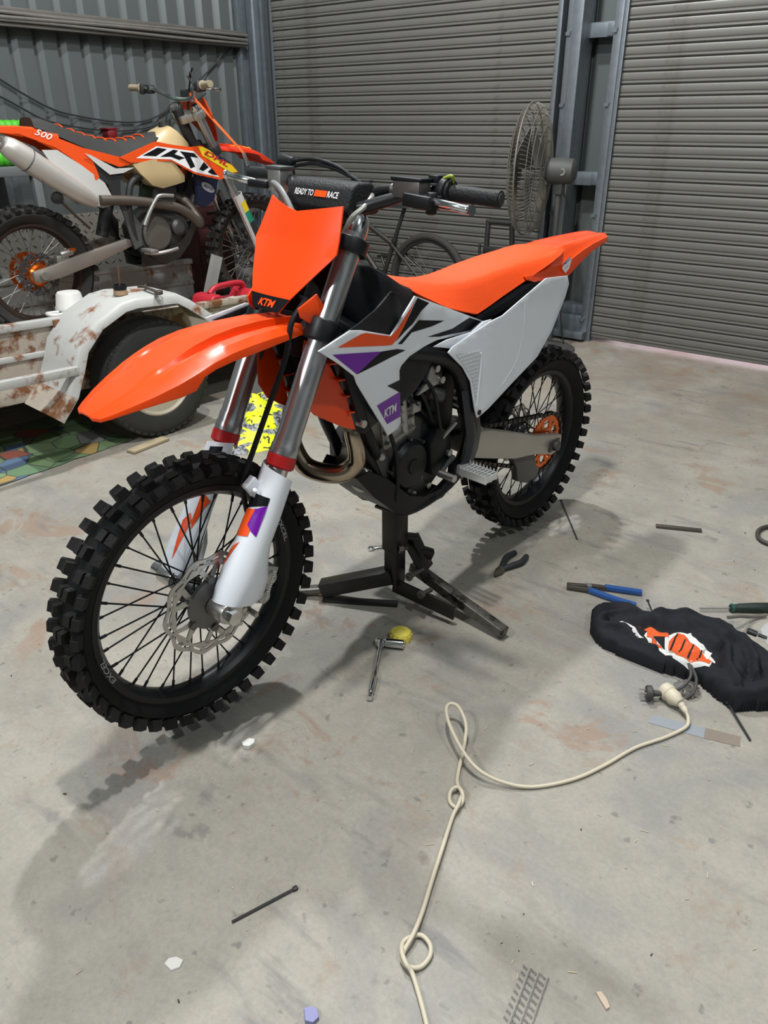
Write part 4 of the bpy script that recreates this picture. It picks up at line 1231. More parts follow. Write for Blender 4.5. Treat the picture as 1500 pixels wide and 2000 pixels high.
# ================================================================== BOX TRAILER along the left
TW = M('chipped_white_trailer_paint', (0.44, 0.44, 0.425), 0.45, var=0.08, dirt=((0.20, 0.080, 0.028), 0.555, 8), bump=0.1, bscale=60)
TR = M('rusty_white_trailer_paint', (0.42, 0.37, 0.31), 0.55, var=0.15, dirt=((0.17, 0.068, 0.025), 0.47, 9), bump=0.2, bscale=60)
RUST = M('rust', (0.15, 0.062, 0.028), 0.8, var=0.4, vscale=30, bump=0.3)
TYRE2 = M('grey_road_tyre', (0.026, 0.026, 0.026), 0.75, var=0.25, vscale=25, bump=0.15)
TRAIL = thing('box_trailer', 'rusty white box trailer standing along the left side behind the bike', 'trailer', (1.52, -3.0, 0.0))
def tb(name, lo, hi, mat, bevel=0.003, parent=TRAIL):
    lo, hi = V(lo), V(hi)
    off = V((1.52, -3.0, 0.0))
    return MB().box((lo + hi) / 2 - off, hi - lo).build(name, mat, parent, bevel=bevel)
Y0, Y1 = -4.7, -1.35
_pv = V((2.262, -3.045, 0.292))
_tm = Matrix.Translation(_pv) @ Matrix.Rotation(radians(-5.0), 4, 'Z') @ Matrix.Rotation(radians(-1.35), 4, 'X') @ Matrix.Translation(-_pv)
TRAIL.matrix_world = _tm @ Matrix.Translation((1.52, -3.0, 0.0))
tb('tray_floor', (0.90, Y0, 0.312), (2.10, Y1, 0.345), TR)
for nm, x in (('near', 2.085), ('far', 0.915)):
    mt_ = TR
    if nm == 'far':
        tb('side_board', (x - 0.004, Y0, 0.335), (x + 0.004, Y1, 0.585), TW, 0)
        tb('top_rail', (x - 0.022, Y0, 0.575), (x + 0.022, Y1, 0.607), TW)
        tb('lower_rail', (x - 0.008, Y0, 0.440), (x + 0.016, Y1, 0.466), TW)
    else:   # the near side drops a little ahead of the mudguard
        for ya, yb, dz in ((Y0, -2.95, 0.0), (-2.95, Y1, -0.038)):
            tb('side_board', (x - 0.004, ya, 0.335), (x + 0.004, yb, 0.585 + dz), TR, 0)
            tb('top_rail', (x - 0.022, ya, 0.575 + dz), (x + 0.022, yb, 0.607 + dz), TW if dz == 0 else TR)
            tb('lower_rail', (x - 0.008, ya, 0.440 + dz), (x + 0.016, yb, 0.466 + dz), TW)
    tb('chassis_rail', (x - 0.03, Y0, 0.25), (x + 0.020, Y1, 0.335), TR)
tb('front_board', (0.90, Y1 - 0.01, 0.335), (2.10, Y1 + 0.01, 0.60), TW)
tb('rope_rail', (2.375, Y0, 0.415), (2.41, -3.475, 0.452), TW)
for y in (-4.5, -1.8):
    tb('stake', (2.088, y - 0.02, 0.30), (2.112, y + 0.02, 0.60 if y < -3 else 0.565), TR)
tb('stake', (2.088, -3.42, 0.30), (2.120, -3.37, 0.60), RUST)
MB().cyl((-0.75, -0.03, 0.262), (0.85, -0.03, 0.262), 0.022).build('trailer_axle', RUST, TRAIL)
tb('drawbar', (1.45, -1.35, 0.25), (1.55, -0.55, 0.31), TR)
# folded sheet mudguard
GP = [(-3.615, 0.245), (-3.535, 0.335), (-3.490, 0.440), (-3.455, 0.530), (-3.360, 0.630), (-3.225, 0.695), (-3.150, 0.706), (-2.935, 0.700), (-2.860, 0.660), (-2.740, 0.575), (-2.690, 0.52)]
def guard_ring(y, z, k):
    y0, z0 = GP[max(k - 1, 0)]
    y1, z1 = GP[min(k + 1, len(GP) - 1)]
    n = V((0, -(z1 - z0), (y1 - y0))).normalized()
    pts = [(2.105, 0.0), (2.385, 0.0), (2.405, -0.012), (2.408, -0.045), (2.404, -0.045), (2.400, -0.014), (2.384, -0.005), (2.105, -0.005)]
    return [V((x - 1.52, y + 3.0, z)) + n * d for x, d in pts]
mg = MB().loft([guard_ring(y, z, k) for k, (y, z) in enumerate(GP)])
mg.build('mudguard', TW, TRAIL, ang=62)
# rust worn through along the mudguard foot and lip
foot = MB().loft([[q + (V((0.002, -0.002, 0.002)) if False else V((0, -0.0015, 0.001))) for q in guard_ring(y, z, k)] for k, (y, z) in enumerate(GP[:2])])
foot.build('rusted_foot', TR, TRAIL, ang=25)
# wheel
c = V((2.262 - 1.52, -3.045 + 3.0, 0.292))
tp = [(0.170, -0.075), (0.20, -0.086), (0.245, -0.090), (0.278, -0.078), (0.290, -0.060), (0.292, -0.02), (0.292, 0.02), (0.290, 0.060), (0.278, 0.078), (0.245, 0.090), (0.20, 0.086), (0.170, 0.075), (0.160, 0.06), (0.160, -0.06)]
ttyre = MB().lathe(tp, c, (1, 0, 0), 64, closed=True).build('tyre', TYRE2, TRAIL, ang=45)
for k in range(44):
    Mx = Matrix.Translation(c) @ Matrix.Rotation(2 * pi * k / 44, 4, 'X') @ Matrix.Translation((0, 0, 0.281))
    if k == 0:
        tm = MB().box((0, 0, -0.004), (0.014, 0.026, 0.012)).data('tread_block', TYRE2, smooth=False)
    for xx in (-0.074, 0.074):
        place('tread_block', tm, ttyre, Mx @ Matrix.Translation((xx, 0, 0)))
CREAM = M('cream_steel_rim', (0.50, 0.45, 0.36), 0.5, var=0.12, dirt=((0.22, 0.15, 0.10), 0.62, 14))
rp = [(0.178, 0.072), (0.182, 0.080), (0.174, 0.084), (0.165, 0.074), (0.150, 0.060), (0.132, 0.052), (0.120, 0.036), (0.085, 0.030), (0.070, 0.042), (0.040, 0.044), (0.036, 0.036), (0.008, 0.034)]
MB().lathe(rp, c, (1, 0, 0), 56).build('wheel_rim', CREAM, TRAIL, ang=50)
MB().lathe([(0.036, 0.03), (0.034, 0.075), (0.028, 0.085), (0.004, 0.088)], c, (1, 0, 0), 24).build('hub', ALU_DK, TRAIL)
for k in range(5):
    a = 2 * pi * k / 5
    q = c + V((0.040, 0.055 * cos(a), 0.055 * sin(a)))
    MB().cyl(q, q + V((0.022, 0, 0)), 0.010, n=6).build('wheel_nut', ALU_DK, TRAIL)
# wheel chock channel
ch = MB()
ch.bar((1.52 - 1.52, -2.19 + 3, 0.345), (1.52 - 1.52, -2.06 + 3, 0.700), 0.006, 0.10, (1, 0, 0))
ch.bar((1.48 - 1.52, -2.17 + 3, 0.345), (1.48 - 1.52, -2.04 + 3, 0.700), 0.08, 0.006, (1, 0, 0))
ch.build('wheel_chock', M('grey_steel_channel', (0.26, 0.255, 0.24), 0.5, 0.3, dirt=((0.12, 0.06, 0.03), 0.66, 12)), TRAIL, bevel=0.002)

# ------------------------------------------------------------------ things on the trailer
t = thing('water_jug', 'teal water jug with a white screw lid standing behind the trailer side', 'jug', (1.955, -3.245, 0.350))
TEAL = M('teal_jug_plastic', (0.045, 0.105, 0.115), 0.4, var=0.1)
WJ = M('white_jug_plastic', (0.62, 0.61, 0.58), 0.45, var=0.06, dirt=((0.30, 0.24, 0.18), 0.72, 8))
MB().lathe([(0.07, 0.0), (0.092, 0.006), (0.095, 0.03), (0.095, 0.215), (0.090, 0.245), (0.075, 0.258), (0.06, 0.262)], (0, 0, 0), (0, 0, 1), 36).build('jug_body', TEAL, t, ang=50)
MB().lathe([(0.063, 0.262), (0.072, 0.266), (0.070, 0.280), (0.066, 0.284), (0.057, 0.338), (0.050, 0.346), (0.01, 0.347)], (0.0, 0.02, 0), (0, 0, 1), 36).build('lid', WJ, t, ang=40)
hd = MB().tube([(0.055, -0.045, 0.262), (0.09, -0.10, 0.268), (0.075, -0.13, 0.272), (0.03, -0.12, 0.270), (0.02, -0.06, 0.264)], 0.009, 10, 6)
hd.build('carry_handle', WJ, t)

t = thing('jerry_can', 'red plastic jerry can lying in the trailer beside the front wheel', 'jerry can', (1.975, -2.24, 0.320))
REDC = M('red_fuel_plastic', (0.42, 0.016, 0.030), 0.45, var=0.08, dirt=((0.45, 0.20, 0.16), 0.70, 10))
JC = [(-0.215, 0.0), (-0.225, 0.16), (-0.205, 0.222), (-0.185, 0.238), (-0.135, 0.240), (-0.120, 0.222), (-0.095, 0.200), (0.060, 0.186), (0.085, 0.215), (0.105, 0.236), (0.150, 0.222), (0.215, 0.175), (0.225, 0.145), (0.225, 0.0)]
MB().prism(JC, lambda u, v, w: V((w, u, v)), -0.085, 0.085).build('can_body', REDC, t, bevel=0.014, seg=3)
MB().tube([(0, -0.145, 0.235), (0, -0.100, 0.262), (0, 0.0, 0.268), (0, 0.090, 0.262), (0, 0.115, 0.235)], 0.017, 14, 6).build('can_handle', REDC, t)
MB().tube([(0.02, 0.055, 0.190), (0.02, 0.045, 0.225), (0.02, 0.02, 0.232)], 0.010, 10, 5).build('pour_lever', REDC, t)
MB().box((0.03, -0.01, 0.196), (0.06, 0.07, 0.003)).build('can_label', WJ, t)

t = thing('screw_cap', 'small black and rusty filler cap on top of the trailer mudguard', 'cap', (2.275, -3.15, 0.708))
MB().lathe([(0.030, 0.0), (0.033, 0.004), (0.030, 0.022), (0.024, 0.026)], (0, 0, 0), (0, 0, 1), 22).build('cap_base', M('tan_rusty_metal', (0.36, 0.24, 0.14), 0.6, 0.2, var=0.2), t)
MB().lathe([(0.024, 0.026), (0.031, 0.028), (0.031, 0.046), (0.026, 0.046), (0.026, 0.034), (0.002, 0.034)], (0, 0, 0), (0, 0, 1), 22).build('cap_ring', BLACK_PL, t)
MB().cyl((0, 0, 0.03), (0.004, 0.006, 0.13), 0.0035, n=8).build('pin', RUST, t)
wr = thing('ring_spanner', 'dark combination spanner lying across the trailer mudguard', 'spanner', (2.30, -3.0, 0.709))
DKST = M('dark_tool_steel', (0.12, 0.105, 0.09), 0.45, 0.7, var=0.2)
w_ = MB()
w_.bar((-0.055, 0.0, 0.010), (0.115, -0.045, 0.010), 0.020, 0.008)
w_.lathe([(0.012, 0.0), (0.020, 0.002), (0.020, 0.018), (0.012, 0.020)], (0.118, -0.046, 0), (0, 0, 1), 18, closed=True)
w_.bar((-0.050, 0.0, 0.010), (-0.085, -0.012, 0.010), 0.012, 0.012)
w_.bar((-0.050, 0.004, 0.010), (-0.078, 0.030, 0.010), 0.012, 0.012)
w_.build('spanner_body', DKST, wr, bevel=0.002)

t = thing('tool_cabinet', 'dark red tool cabinet behind the orange and black trail bike', 'cabinet', (0.95, -1.58, 0.335))
DKRED = M('dark_red_paint', (0.045, 0.010, 0.010), 0.5, var=0.2)
MB().box((0, 0, 0.29), (0.34, 0.32, 0.58)).build('cabinet_body', DKRED, t, bevel=0.006)
for z in (0.10, 0.24, 0.38, 0.51):
    d_ = MB().box((0.172, 0, z), (0.012, 0.29, 0.10)).build('drawer', DKRED, t, bevel=0.003)
    MB().box((0.182, 0, z + 0.035), (0.010, 0.12, 0.008)).build('drawer_handle', DKST, d_)

t = thing('checker_plate', 'grey checker-plate ramp leaning behind the rear wheel of the trail bike', 'ramp', (0.745, -2.75, 0.0))
CHK = M('checker_plate_steel', (0.20, 0.19, 0.165), 0.5, 0.4, var=0.15, dirt=((0.12, 0.08, 0.05), 0.62, 9))
MB().box((0, 0.30, 0.45), (0.01, 0.95, 0.90), Matrix.Rotation(-0.10, 3, 'Y')).build('ramp_sheet', CHK, t)
cp = MB()
for i in range(18):
    for j in range(18):
        y_, z_ = -0.13 + i * 0.052, 0.04 + j * 0.050
        a = 0.7 if (i + j) % 2 else -0.7
        xx = 0.008 - (z_ - 0.45) * 0.1
        cp.bar((xx, y_ - 0.012 * cos(a), z_ - 0.012 * sin(a)), (xx, y_ + 0.012 * cos(a), z_ + 0.012 * sin(a)), 0.004, 0.006, (1, 0, 0))
stuff(cp.build('raised_lozenges', CHK, t, smooth=False))

# ================================================================== ORANGE AND BLACK TRAIL BIKE on the trailer
B2R = Matrix.Rotation(radians(84.859), 3, 'Z') @ Matrix.Rotation(radians(1.431), 3, 'Y') @ Matrix.Rotation(radians(0.18), 3, 'X')
B2 = thing('trail_bike', 'dusty orange black and white trail bike standing on the trailer', 'motorcycle', (1.3345, -3.0504, 0.3527), B2R)
OR2 = M('dull_orange_plastic', (0.72, 0.070, 0.006), 0.42, var=0.08)
WH2 = M('dusty_white_plastic', (0.50, 0.49, 0.47), 0.5, var=0.08, dirt=((0.28, 0.20, 0.14), 0.66, 7))
CREAMT = M('cream_tank_plastic', (0.48, 0.36, 0.19), 0.42, var=0.10)
BLK2 = M('dusty_black_plastic', (0.016, 0.016, 0.017), 0.6, var=0.3)
SEATM = M('black_seat_cover', (0.022, 0.021, 0.020), 0.75, var=0.25, vscale=20)
TYR3 = M('dusty_knobby_rubber', (0.020, 0.018, 0.017), 0.8, var=0.3, vscale=25, dirt=((0.075, 0.045, 0.03), 0.64, 10))
RIM2 = M('brown_black_rim', (0.045, 0.030, 0.022), 0.45, 0.4, var=0.2)
SPK2 = M('dull_spoke_steel', (0.24, 0.23, 0.22), 0.45, 0.8)
NAVY = M('navy_print', (0.012, 0.016, 0.045), 0.45)
YEL = M('yellow_print', (0.72, 0.50, 0.015), 0.45)
DRED = M('red_print', (0.45, 0.012, 0.020), 0.45)
GRN = M('green_print', (0.01, 0.20, 0.12), 0.45)
MUFF = M('scuffed_muffler_alloy', (0.56, 0.53, 0.49), 0.45, 0.55, var=0.1, dirt=((0.20, 0.17, 0.14), 0.60, 9))
wheel(B2, 'front', FAX, 0.346, 0.280, 0.092, TYR3, TYR3, RIM2, SPK2, 40, individual=False)
wheel(B2, 'rear', RAX, 0.343, 0.250, 0.130, TYR3, TYR3, RIM2, SPK2, 36, individual=False, hubm=ORANGE_ANO)
wave_disc(B2, 'rear_brake_disc', RAX, -0.068, 0.110, ALU_DK, ORANGE_ANO)
wave_disc(B2, 'front_brake_disc', FAX, 0.066, 0.130, ALU_DK, ALU_DK)
sprocket(B2, RAX, 0.066, 0.104, 46, ORANGE_ANO)
MB().lathe([(0.03, -0.062), (0.052, -0.064), (0.055, -0.050), (0.048, -0.040), (0.03, -0.040)], RAX, (0, 1, 0), 28, closed=True).build('hub_ring', M('gold_hub', (0.42, 0.20, 0.03), 0.35, 0.8), B2)
t = MB()
t.cyl(RAX + V((0, -0.13, 0)), RAX + V((0, 0.13, 0)), 0.0125)
t.cyl(RAX + V((0, -0.132, 0)), RAX + V((0, -0.108, 0)), 0.021, n=18)
t.build('rear_axle', ALU, B2)
for sgn in (1, -1):
    o_ = [(-0.050, 0.362), (0.03, 0.378), (0.205, 0.422), (0.51, 0.490), (0.545, 0.478), (0.545, 0.448), (0.500, 0.432), (0.30, 0.368), (0.10, 0.318), (-0.02, 0.300), (-0.050, 0.312)]
    MB().prism(o_, lambda u, v, w: V((u, sgn * w, v)), 0.080, 0.108).build('swingarm', M('dusty_alloy', (0.30, 0.27, 0.235), 0.5, 0.6, var=0.1), B2, bevel=0.006)
    y = 0.105 * sgn
    MB().cyl(fork_pt(0.0, y), fork_pt(0.46, y), 0.024, n=20).build('fork_slider', CHROME, B2)
    MB().lathe([(0.032, 0.40), (0.032, 0.44), (0.0295, 0.45), (0.0295, 0.64), (0.0275, 0.66), (0.0275, 0.93)], fork_pt(0, y), SA, 26).build('fork_tube', FORK, B2)
    MB().lathe([(0.01, 0.945), (0.024, 0.945), (0.028, 0.93), (0.028, 0.92)], fork_pt(0, y), SA, 24).build('fork_cap', CHROME, B2)
    g = MB().loft([[fork_pt(s, y + sgn * r * sin(a), r * cos(a) + 0.01) for a in [lerp(-1.6, 2.4, k / 12) for k in range(13)]] + [fork_pt(s, y + sgn * (r - 0.004) * sin(a), (r - 0.004) * cos(a) + 0.01) for a in [lerp(2.4, -1.6, k / 12) for k in range(13)]] for s, r in ((0.03, 0.044), (0.12, 0.046), (0.25, 0.042), (0.40, 0.042))])
    gd2 = g.build('fork_guard', WH2, B2, ang=45)
    for s0, s1, mt_ in ((0.27, 0.335, YEL), (0.20, 0.27, GRN), (0.10, 0.20, BLK2)):
        rr2 = lambda s: interp(s, [(0.03, 0.0452), (0.12, 0.0472), (0.25, 0.0432), (0.40, 0.0432)])[0]
        b_ = MB().loft([[fork_pt(s + 0.02 * sin(a), y + sgn * rr2(s) * sin(a), rr2(s) * cos(a) + 0.01) for a in [lerp(-1.2, 1.9, k / 12) for k in range(13)]] for s in (s0, (s0 + s1) / 2, s1)], closed=False)
        b_.build('guard_print', mt_, gd2)
def clamp2(name, s0, s1, mat, par):
    t = MB()
    for sgn in (1, -1):
        t.lathe([(0.028, s0), (0.039, s0), (0.039, s1), (0.028, s1)], fork_pt(0, 0.105 * sgn), SA, 24)
    t.prism([(-0.105, 0.028), (0.105, 0.028), (0.105, -0.025), (0.04, -0.08), (-0.04, -0.08), (-0.105, -0.025)], lambda u, v, w: fork_pt(w, u, v), s0, s1)
    return t.build(name, mat, par, bevel=0.003)
clamp2('lower_triple_clamp', 0.66, 0.71, BLK2, B2)
clamp2('upper_triple_clamp', 0.87, 0.91, ALU, B2)
MB().cyl(fork_pt(0.62, 0, -0.055), fork_pt(0.95, 0, -0.055), 0.030, n=20).build('steering_stem', BLK2, B2)
bar2 = [(0.950, 0.400, 1.272), (0.965, 0.300, 1.268), (0.985, 0.210, 1.262), (1.030, 0.120, 1.225), (1.045, 0.05, 1.210)]
bar2 = bar2 + [(x, -y_, z) for x, y_, z in bar2[::-1]]
MB().tube(bar2, 0.0125, 14, 6).build('handlebar', CHROME, B2)
GRIPM = M('tan_dusty_grip', (0.27, 0.22, 0.15), 0.7, var=0.2)
for sgn in (1, -1):
    e = V((0.949, 0.405 * sgn, 1.272))
    d_ = V((0.965, 0.300 * sgn, 1.268)) - e
    MB().lathe([(0.008, 0.0), (0.018, 0.001), (0.0175, 0.085), (0.024, 0.088), (0.024, 0.094), (0.012, 0.095)], e, d_, 22).build('grip', GRIPM, B2)
    t = MB()
    t.box((0.985, 0.255 * sgn, 1.262), (0.045, 0.060, 0.045))
    t.cyl((0.955, 0.28 * sgn, 1.290), (0.955, 0.29 * sgn, 1.235), 0.016)
    t.build('lever_perch', BLK2, B2, bevel=0.008)
    MB().tube([(1.000, 0.27 * sgn, 1.258), (1.030, 0.33 * sgn, 1.254), (1.025, 0.385 * sgn, 1.250)], [0.007, 0.008, 0.009], 10, 6).build('lever', CHROME, B2)
for k in range(3):
    MB().tube([(0.985, -0.24 + 0.02 * k, 1.27), (1.03, -0.14 + 0.03 * k, 1.36 - 0.02 * k), (1.07, -0.04, 1.30), (1.085, 0.03, 1.15), (1.08, 0.04, 1.0)], 0.005, 8, 6).build('control_cable', BLK2, B2)
MB().box((1.075, 0.0, 1.235), (0.05, 0.09, 0.05)).build('instrument', BLK2, B2, bevel=0.01)
# body
S2 = [(0.860, 1.040, 0.030, 1.030, 0.045), (0.800, 1.030, 0.050, 1.005, 0.080), (0.740, 1.016, 0.062, 0.980, 0.105), (0.621, 0.994, 0.070, 0.935, 0.122), (0.539, 0.990, 0.074, 0.910, 0.124), (0.450, 0.997, 0.076, 0.918, 0.122), (0.337, 1.024, 0.080, 0.952, 0.118), (0.219, 1.062, 0.080, 1.000, 0.110), (0.130, 1.090, 0.075, 1.035, 0.100), (0.094, 1.088, 0.065, 1.045, 0.085)]
st2 = MB().loft([seat_ring(*q) for q in S2]).build('seat', SEATM, B2, ang=60)
for x in (0.244, 0.306, 0.363, 0.421, 0.482, 0.540, 0.605, 0.660, 0.718):
    z = interp(-x, [(-q[0], q[1], q[2]) for q in S2])
    pts = [(x, -z[1] * 1.02, z[0] - 0.006), (x, -z[1] * 0.6, z[0] + 0.006), (x, 0, z[0] + 0.008), (x, z[1] * 0.6, z[0] + 0.006), (x, z[1] * 1.02, z[0] - 0.006)]
    MB().tube(pts, 0.0045, 8, 4).build('seat_rib', OR2, st2)
def pan2(name, poly, y, mat, par, th=0.004, off=0.0, both=True, L=0.06):
    r = panel(name, poly, (lambda x, z: y) if not callable(y) else y, th, mat, par, -1, L, off)
    if both:
        panel(name, poly, (lambda x, z: y) if not callable(y) else y, th, mat, par, 1, L, off)
    return r
pan2('rear_cowl', [(-0.092, 1.044), (-0.001, 1.046), (0.094, 1.035), (0.311, 0.955), (0.536, 0.905), (0.603, 0.878), (0.500, 0.862), (0.349, 0.915), (0.378, 0.816), (0.358, 0.798), (0.272, 0.885), (0.174, 0.955), (0.005, 1.015), (-0.097, 1.020)], lambda x, z: 0.095 + 0.05 * min(1, max(0, (x + 0.1) / 0.5)), OR2, B2)
rf2 = [(0.20, 0.115, 1.035, 1.000), (0.10, 0.105, 1.048, 1.015), (0.0, 0.098, 1.052, 1.025), (-0.12, 0.085, 1.050, 1.022), (-0.24, 0.070, 1.040, 1.018), (-0.32, 0.050, 1.028, 1.012)]
MB().loft([rf_ring(*q) for q in rf2]).build('rear_fender', OR2, B2, ang=45)
MB().box((-0.25, 0, 1.0), (0.10, 0.10, 0.03)).build('tail_light', DRED, B2, bevel=0.006)
lettering('side_lettering', '500', (0.075, -0.1165, 1.015), (1, 0, -0.35), (0.35, 0, 1), 0.030, 0.085, DEC_WH, B2, 0.01, 0.3, fn=lambda q: V((q.x, -(0.0975 + 0.05 * min(1, max(0, (q.x + 0.1) / 0.5))), q.z)))
pan2('side_number_panel', [(0.089, 0.945), (0.168, 0.945), (0.289, 0.872), (0.406, 0.785), (0.459, 0.675), (0.374, 0.660), (0.280, 0.700), (0.150, 0.840)], 0.140, WH2, B2, 0.006)
pan2('airbox_print', [(0.311, 0.930), (0.345, 0.920), (0.477, 0.855), (0.588, 0.858), (0.520, 0.832), (0.438, 0.825), (0.376, 0.872)], 0.1475, WH2, B2, 0.003)
pan2('airbox_cover', [(0.345, 0.900), (0.449, 0.860), (0.560, 0.862), (0.500, 0.790), (0.490, 0.697), (0.460, 0.670), (0.425, 0.776), (0.385, 0.810)], 0.138, BLK2, B2, 0.006)
mfl = MB().tube([(0.330, -0.150, 0.690), (0.24, -0.165, 0.742), (0.10, -0.178, 0.828), (-0.02, -0.182, 0.908), (-0.085, -0.182, 0.952), (-0.118, -0.182, 0.974)], [0.030, 0.050, 0.056, 0.058, 0.052, 0.036], 22, 4).build('muffler', MUFF, B2, ang=60)
d_ = V((-0.033, 0, 0.018)).normalized()
MB().lathe([(0.016, 0.0), (0.030, 0.0), (0.032, 0.012), (0.022, 0.014), (0.020, -0.02)], V((-0.118, -0.182, 0.974)), d_, 22, closed=True).build('muffler_tip', ALU, mfl)
MB().lathe([(0.0575, -0.004), (0.0605, 0.0), (0.0575, 0.004)], (-0.010, -0.182, 0.902), (-0.83, -0.02, 0.53), 30).build('muffler_band', ALU_DK, mfl)
# cream tank
T2 = [(1.020, 0.985, 0.045, 0.90, 0.08), (0.945, 1.040, 0.070, 0.88, 0.13), (0.895, 1.066, 0.075, 0.87, 0.150), (0.840, 1.045, 0.075, 0.87, 0.150), (0.780, 1.010, 0.070, 0.87, 0.145), (0.70, 0.97, 0.06, 0.87, 0.13)]
tk2 = MB().loft([seat_ring(*q) for q in T2]).build('fuel_tank', CREAMT, B2, ang=70)
MB().lathe([(0.02, 0.0), (0.036, 0.0), (0.036, 0.022), (0.02, 0.026)], (0.900, 0, 1.062), (0.1, 0, 1), 24).build('fuel_cap', BLK2, tk2)
pan2('tank_lobe', [(0.579, 0.875), (0.706, 0.900), (0.824, 0.893), (0.903, 0.812), (0.906, 0.779), (0.756, 0.748), (0.685, 0.766), (0.619, 0.825)], lambda x, z: 0.165 - 1.4 * max(0, abs(x - 0.75) - 0.06) ** 2 - 2.5 * max(0, 0.83 - z) ** 2, CREAMT, B2, 0.08, 0, True, 0.03)
MB().tube([(0.89, -0.03, 1.08), (0.91, -0.05, 1.17), (0.98, -0.05, 1.19), (1.02, -0.03, 1.12)], 0.004, 8, 6).build('breather_hose', BLK2, B2)
ys2 = lambda x, z: 0.150 + 0.04 * max(0, min(1, (x - 0.5) / 0.6))
sh2 = pan2('radiator_shroud', [(0.505, 0.909), (0.725, 0.989), (0.833, 0.972), (0.944, 0.962), (1.011, 0.970), (1.206, 0.880), (1.259, 0.826), (1.127, 0.786), (0.957, 0.820), (0.811, 0.891), (0.568, 0.882)], ys2, OR2, B2)
def dec2(poly, mat):
    panel('shroud_graphic', poly, ys2, 0, mat, sh2, -1, 0.06, 0.001)
def dec3(poly, mat, off=0.002):
    panel('shroud_graphic', poly, ys2, 0, mat, sh2, -1, 0.06, off)
dec2([(0.600, 0.905), (0.730, 0.965), (0.960, 0.940), (1.120, 0.800), (0.957, 0.830), (0.811, 0.898)], DEC_WH)
dec3([(0.640, 0.918), (0.735, 0.958), (0.790, 0.950), (0.720, 0.915)], DEC_BK)
dec3([(0.745, 0.912), (0.830, 0.948), (0.860, 0.944), (0.835, 0.925), (0.900, 0.905), (0.860, 0.895), (0.810, 0.912)], DEC_BK)
dec3([(0.870, 0.940), (0.960, 0.930), (0.985, 0.905), (0.935, 0.912), (0.960, 0.860), (0.930, 0.850), (0.895, 0.915)], DEC_BK)
dec3([(0.985, 0.845), (1.020, 0.885), (1.050, 0.855), (1.010, 0.835)], DEC_BK)
dec3([(1.040, 0.830), (1.070, 0.850), (1.105, 0.812), (1.075, 0.815)], DEC_BK)
dec3([(0.990, 0.965), (1.025, 0.962), (1.190, 0.885), (1.255, 0.828), (1.205, 0.822), (1.013, 0.917)], YEL)
dec3([(1.060, 0.950), (1.200, 0.882), (1.215, 0.868), (1.120, 0.900)], NAVY, 0.003)
vs_, fs_, wt_ = text2d('DHL', 0.03, 0.3)
me = bpy.data.meshes.new('shroud_lettering')
pp_ = [V((1.022, 0, 0.925)) + V((0.160, 0, -0.072)) * (a / wt_) + V((0.010, 0, 0.026)) * b for a, b in vs_]
me.from_pydata([(q.x, -(ys2(q.x, q.z) + 0.0035), q.z) for q in pp_], [], fs_)
me.materials.append(DRED)
place('shroud_lettering', me, sh2)
# navy radiator guard with oval badge
ng = pan2('radiator_guard', [(1.000, 0.811), (1.155, 0.785), (1.115, 0.672), (1.047, 0.632), (1.000, 0.648)], 0.128, NAVY, B2, 0.03)
ov = MB()
ov.add([(1.075 + 0.045 * cos(2 * pi * k / 24), -0.1292, 0.742 - 0.018 * cos(2 * pi * k / 24) + 0.024 * sin(2 * pi * k / 24)) for k in range(24)], [tuple(range(24))])
ov.build('badge_oval', M('badge_grey', (0.30, 0.31, 0.33), 0.5), ng, smooth=False)
lettering('badge_lettering', 'Airoh', (1.042, -0.1300, 0.744), (1, 0, -0.38), (0.3, 0, 1), 0.024, 0.070, NAVY, ng, 0.0, 0.2)
FF2 = [tuple((x, hw, zr - 0.0, dr, sk)) for x, hw, zr, dr, sk in FT]
MB().loft([fender_ring(*r) for r in xs]).build('front_fender', M('red_orange_plastic', (0.60, 0.030, 0.006), 0.4, var=0.06), B2, ang=40)
lettering('fender_lettering', 'XTENSIO', (1.30, -0.080, 0.952), (1, 0, -0.08), (0, 0.5, 0.6), 0.028, 0.16, YEL, B2, 0.01, 0.2)
plm = lambda u, v, w: plate_map(u, v, w)
MB().prism(pl, plm, 0.0, 0.005).build('headlight_mask', OR2, B2)
# frame and engine
for sgn in (1, -1):
    MB().tube([(1.115, 0.018 * sgn, 0.985), (1.00, 0.09 * sgn, 0.90), (0.80, 0.115 * sgn, 0.84), (0.600, 0.120 * sgn, 0.800), (0.545, 0.125 * sgn, 0.700), (0.545, 0.120 * sgn, 0.560), (0.580, 0.110 * sgn, 0.450), (0.66, 0.085 * sgn, 0.375), (0.80, 0.070 * sgn, 0.365), (0.900, 0.065 * sgn, 0.44), (0.99, 0.060 * sgn, 0.62), (1.06, 0.04 * sgn, 0.80), (1.105, 0.018 * sgn, 0.925)], 0.019, 12, 5).build('frame_tube', BLK2, B2)
pan2('frame_protector', [(0.440, 0.790), (0.470, 0.790), (0.545, 0.640), (0.600, 0.560), (0.590, 0.450), (0.545, 0.430), (0.520, 0.520), (0.500, 0.620)], 0.132, M('grey_guard', (0.06, 0.06, 0.06), 0.55), B2, 0.012)
MB().xz([(0.870, 0.60), (0.930, 0.56), (0.930, 0.47), (0.880, 0.40), (0.790, 0.375), (0.660, 0.39), (0.610, 0.44), (0.600, 0.54), (0.660, 0.61), (0.760, 0.650)], -0.100, 0.10).build('crankcase', ALU_DK, B2, bevel=0.010)
MB().lathe([(0.010, 0.100), (0.092, 0.100), (0.094, 0.122), (0.082, 0.134), (0.010, 0.140)], (0.705, 0, 0.505), (0, -1, 0), 36).build('clutch_cover', M('dull_magnesium', (0.13, 0.12, 0.105), 0.5, 0.5, var=0.12), B2)
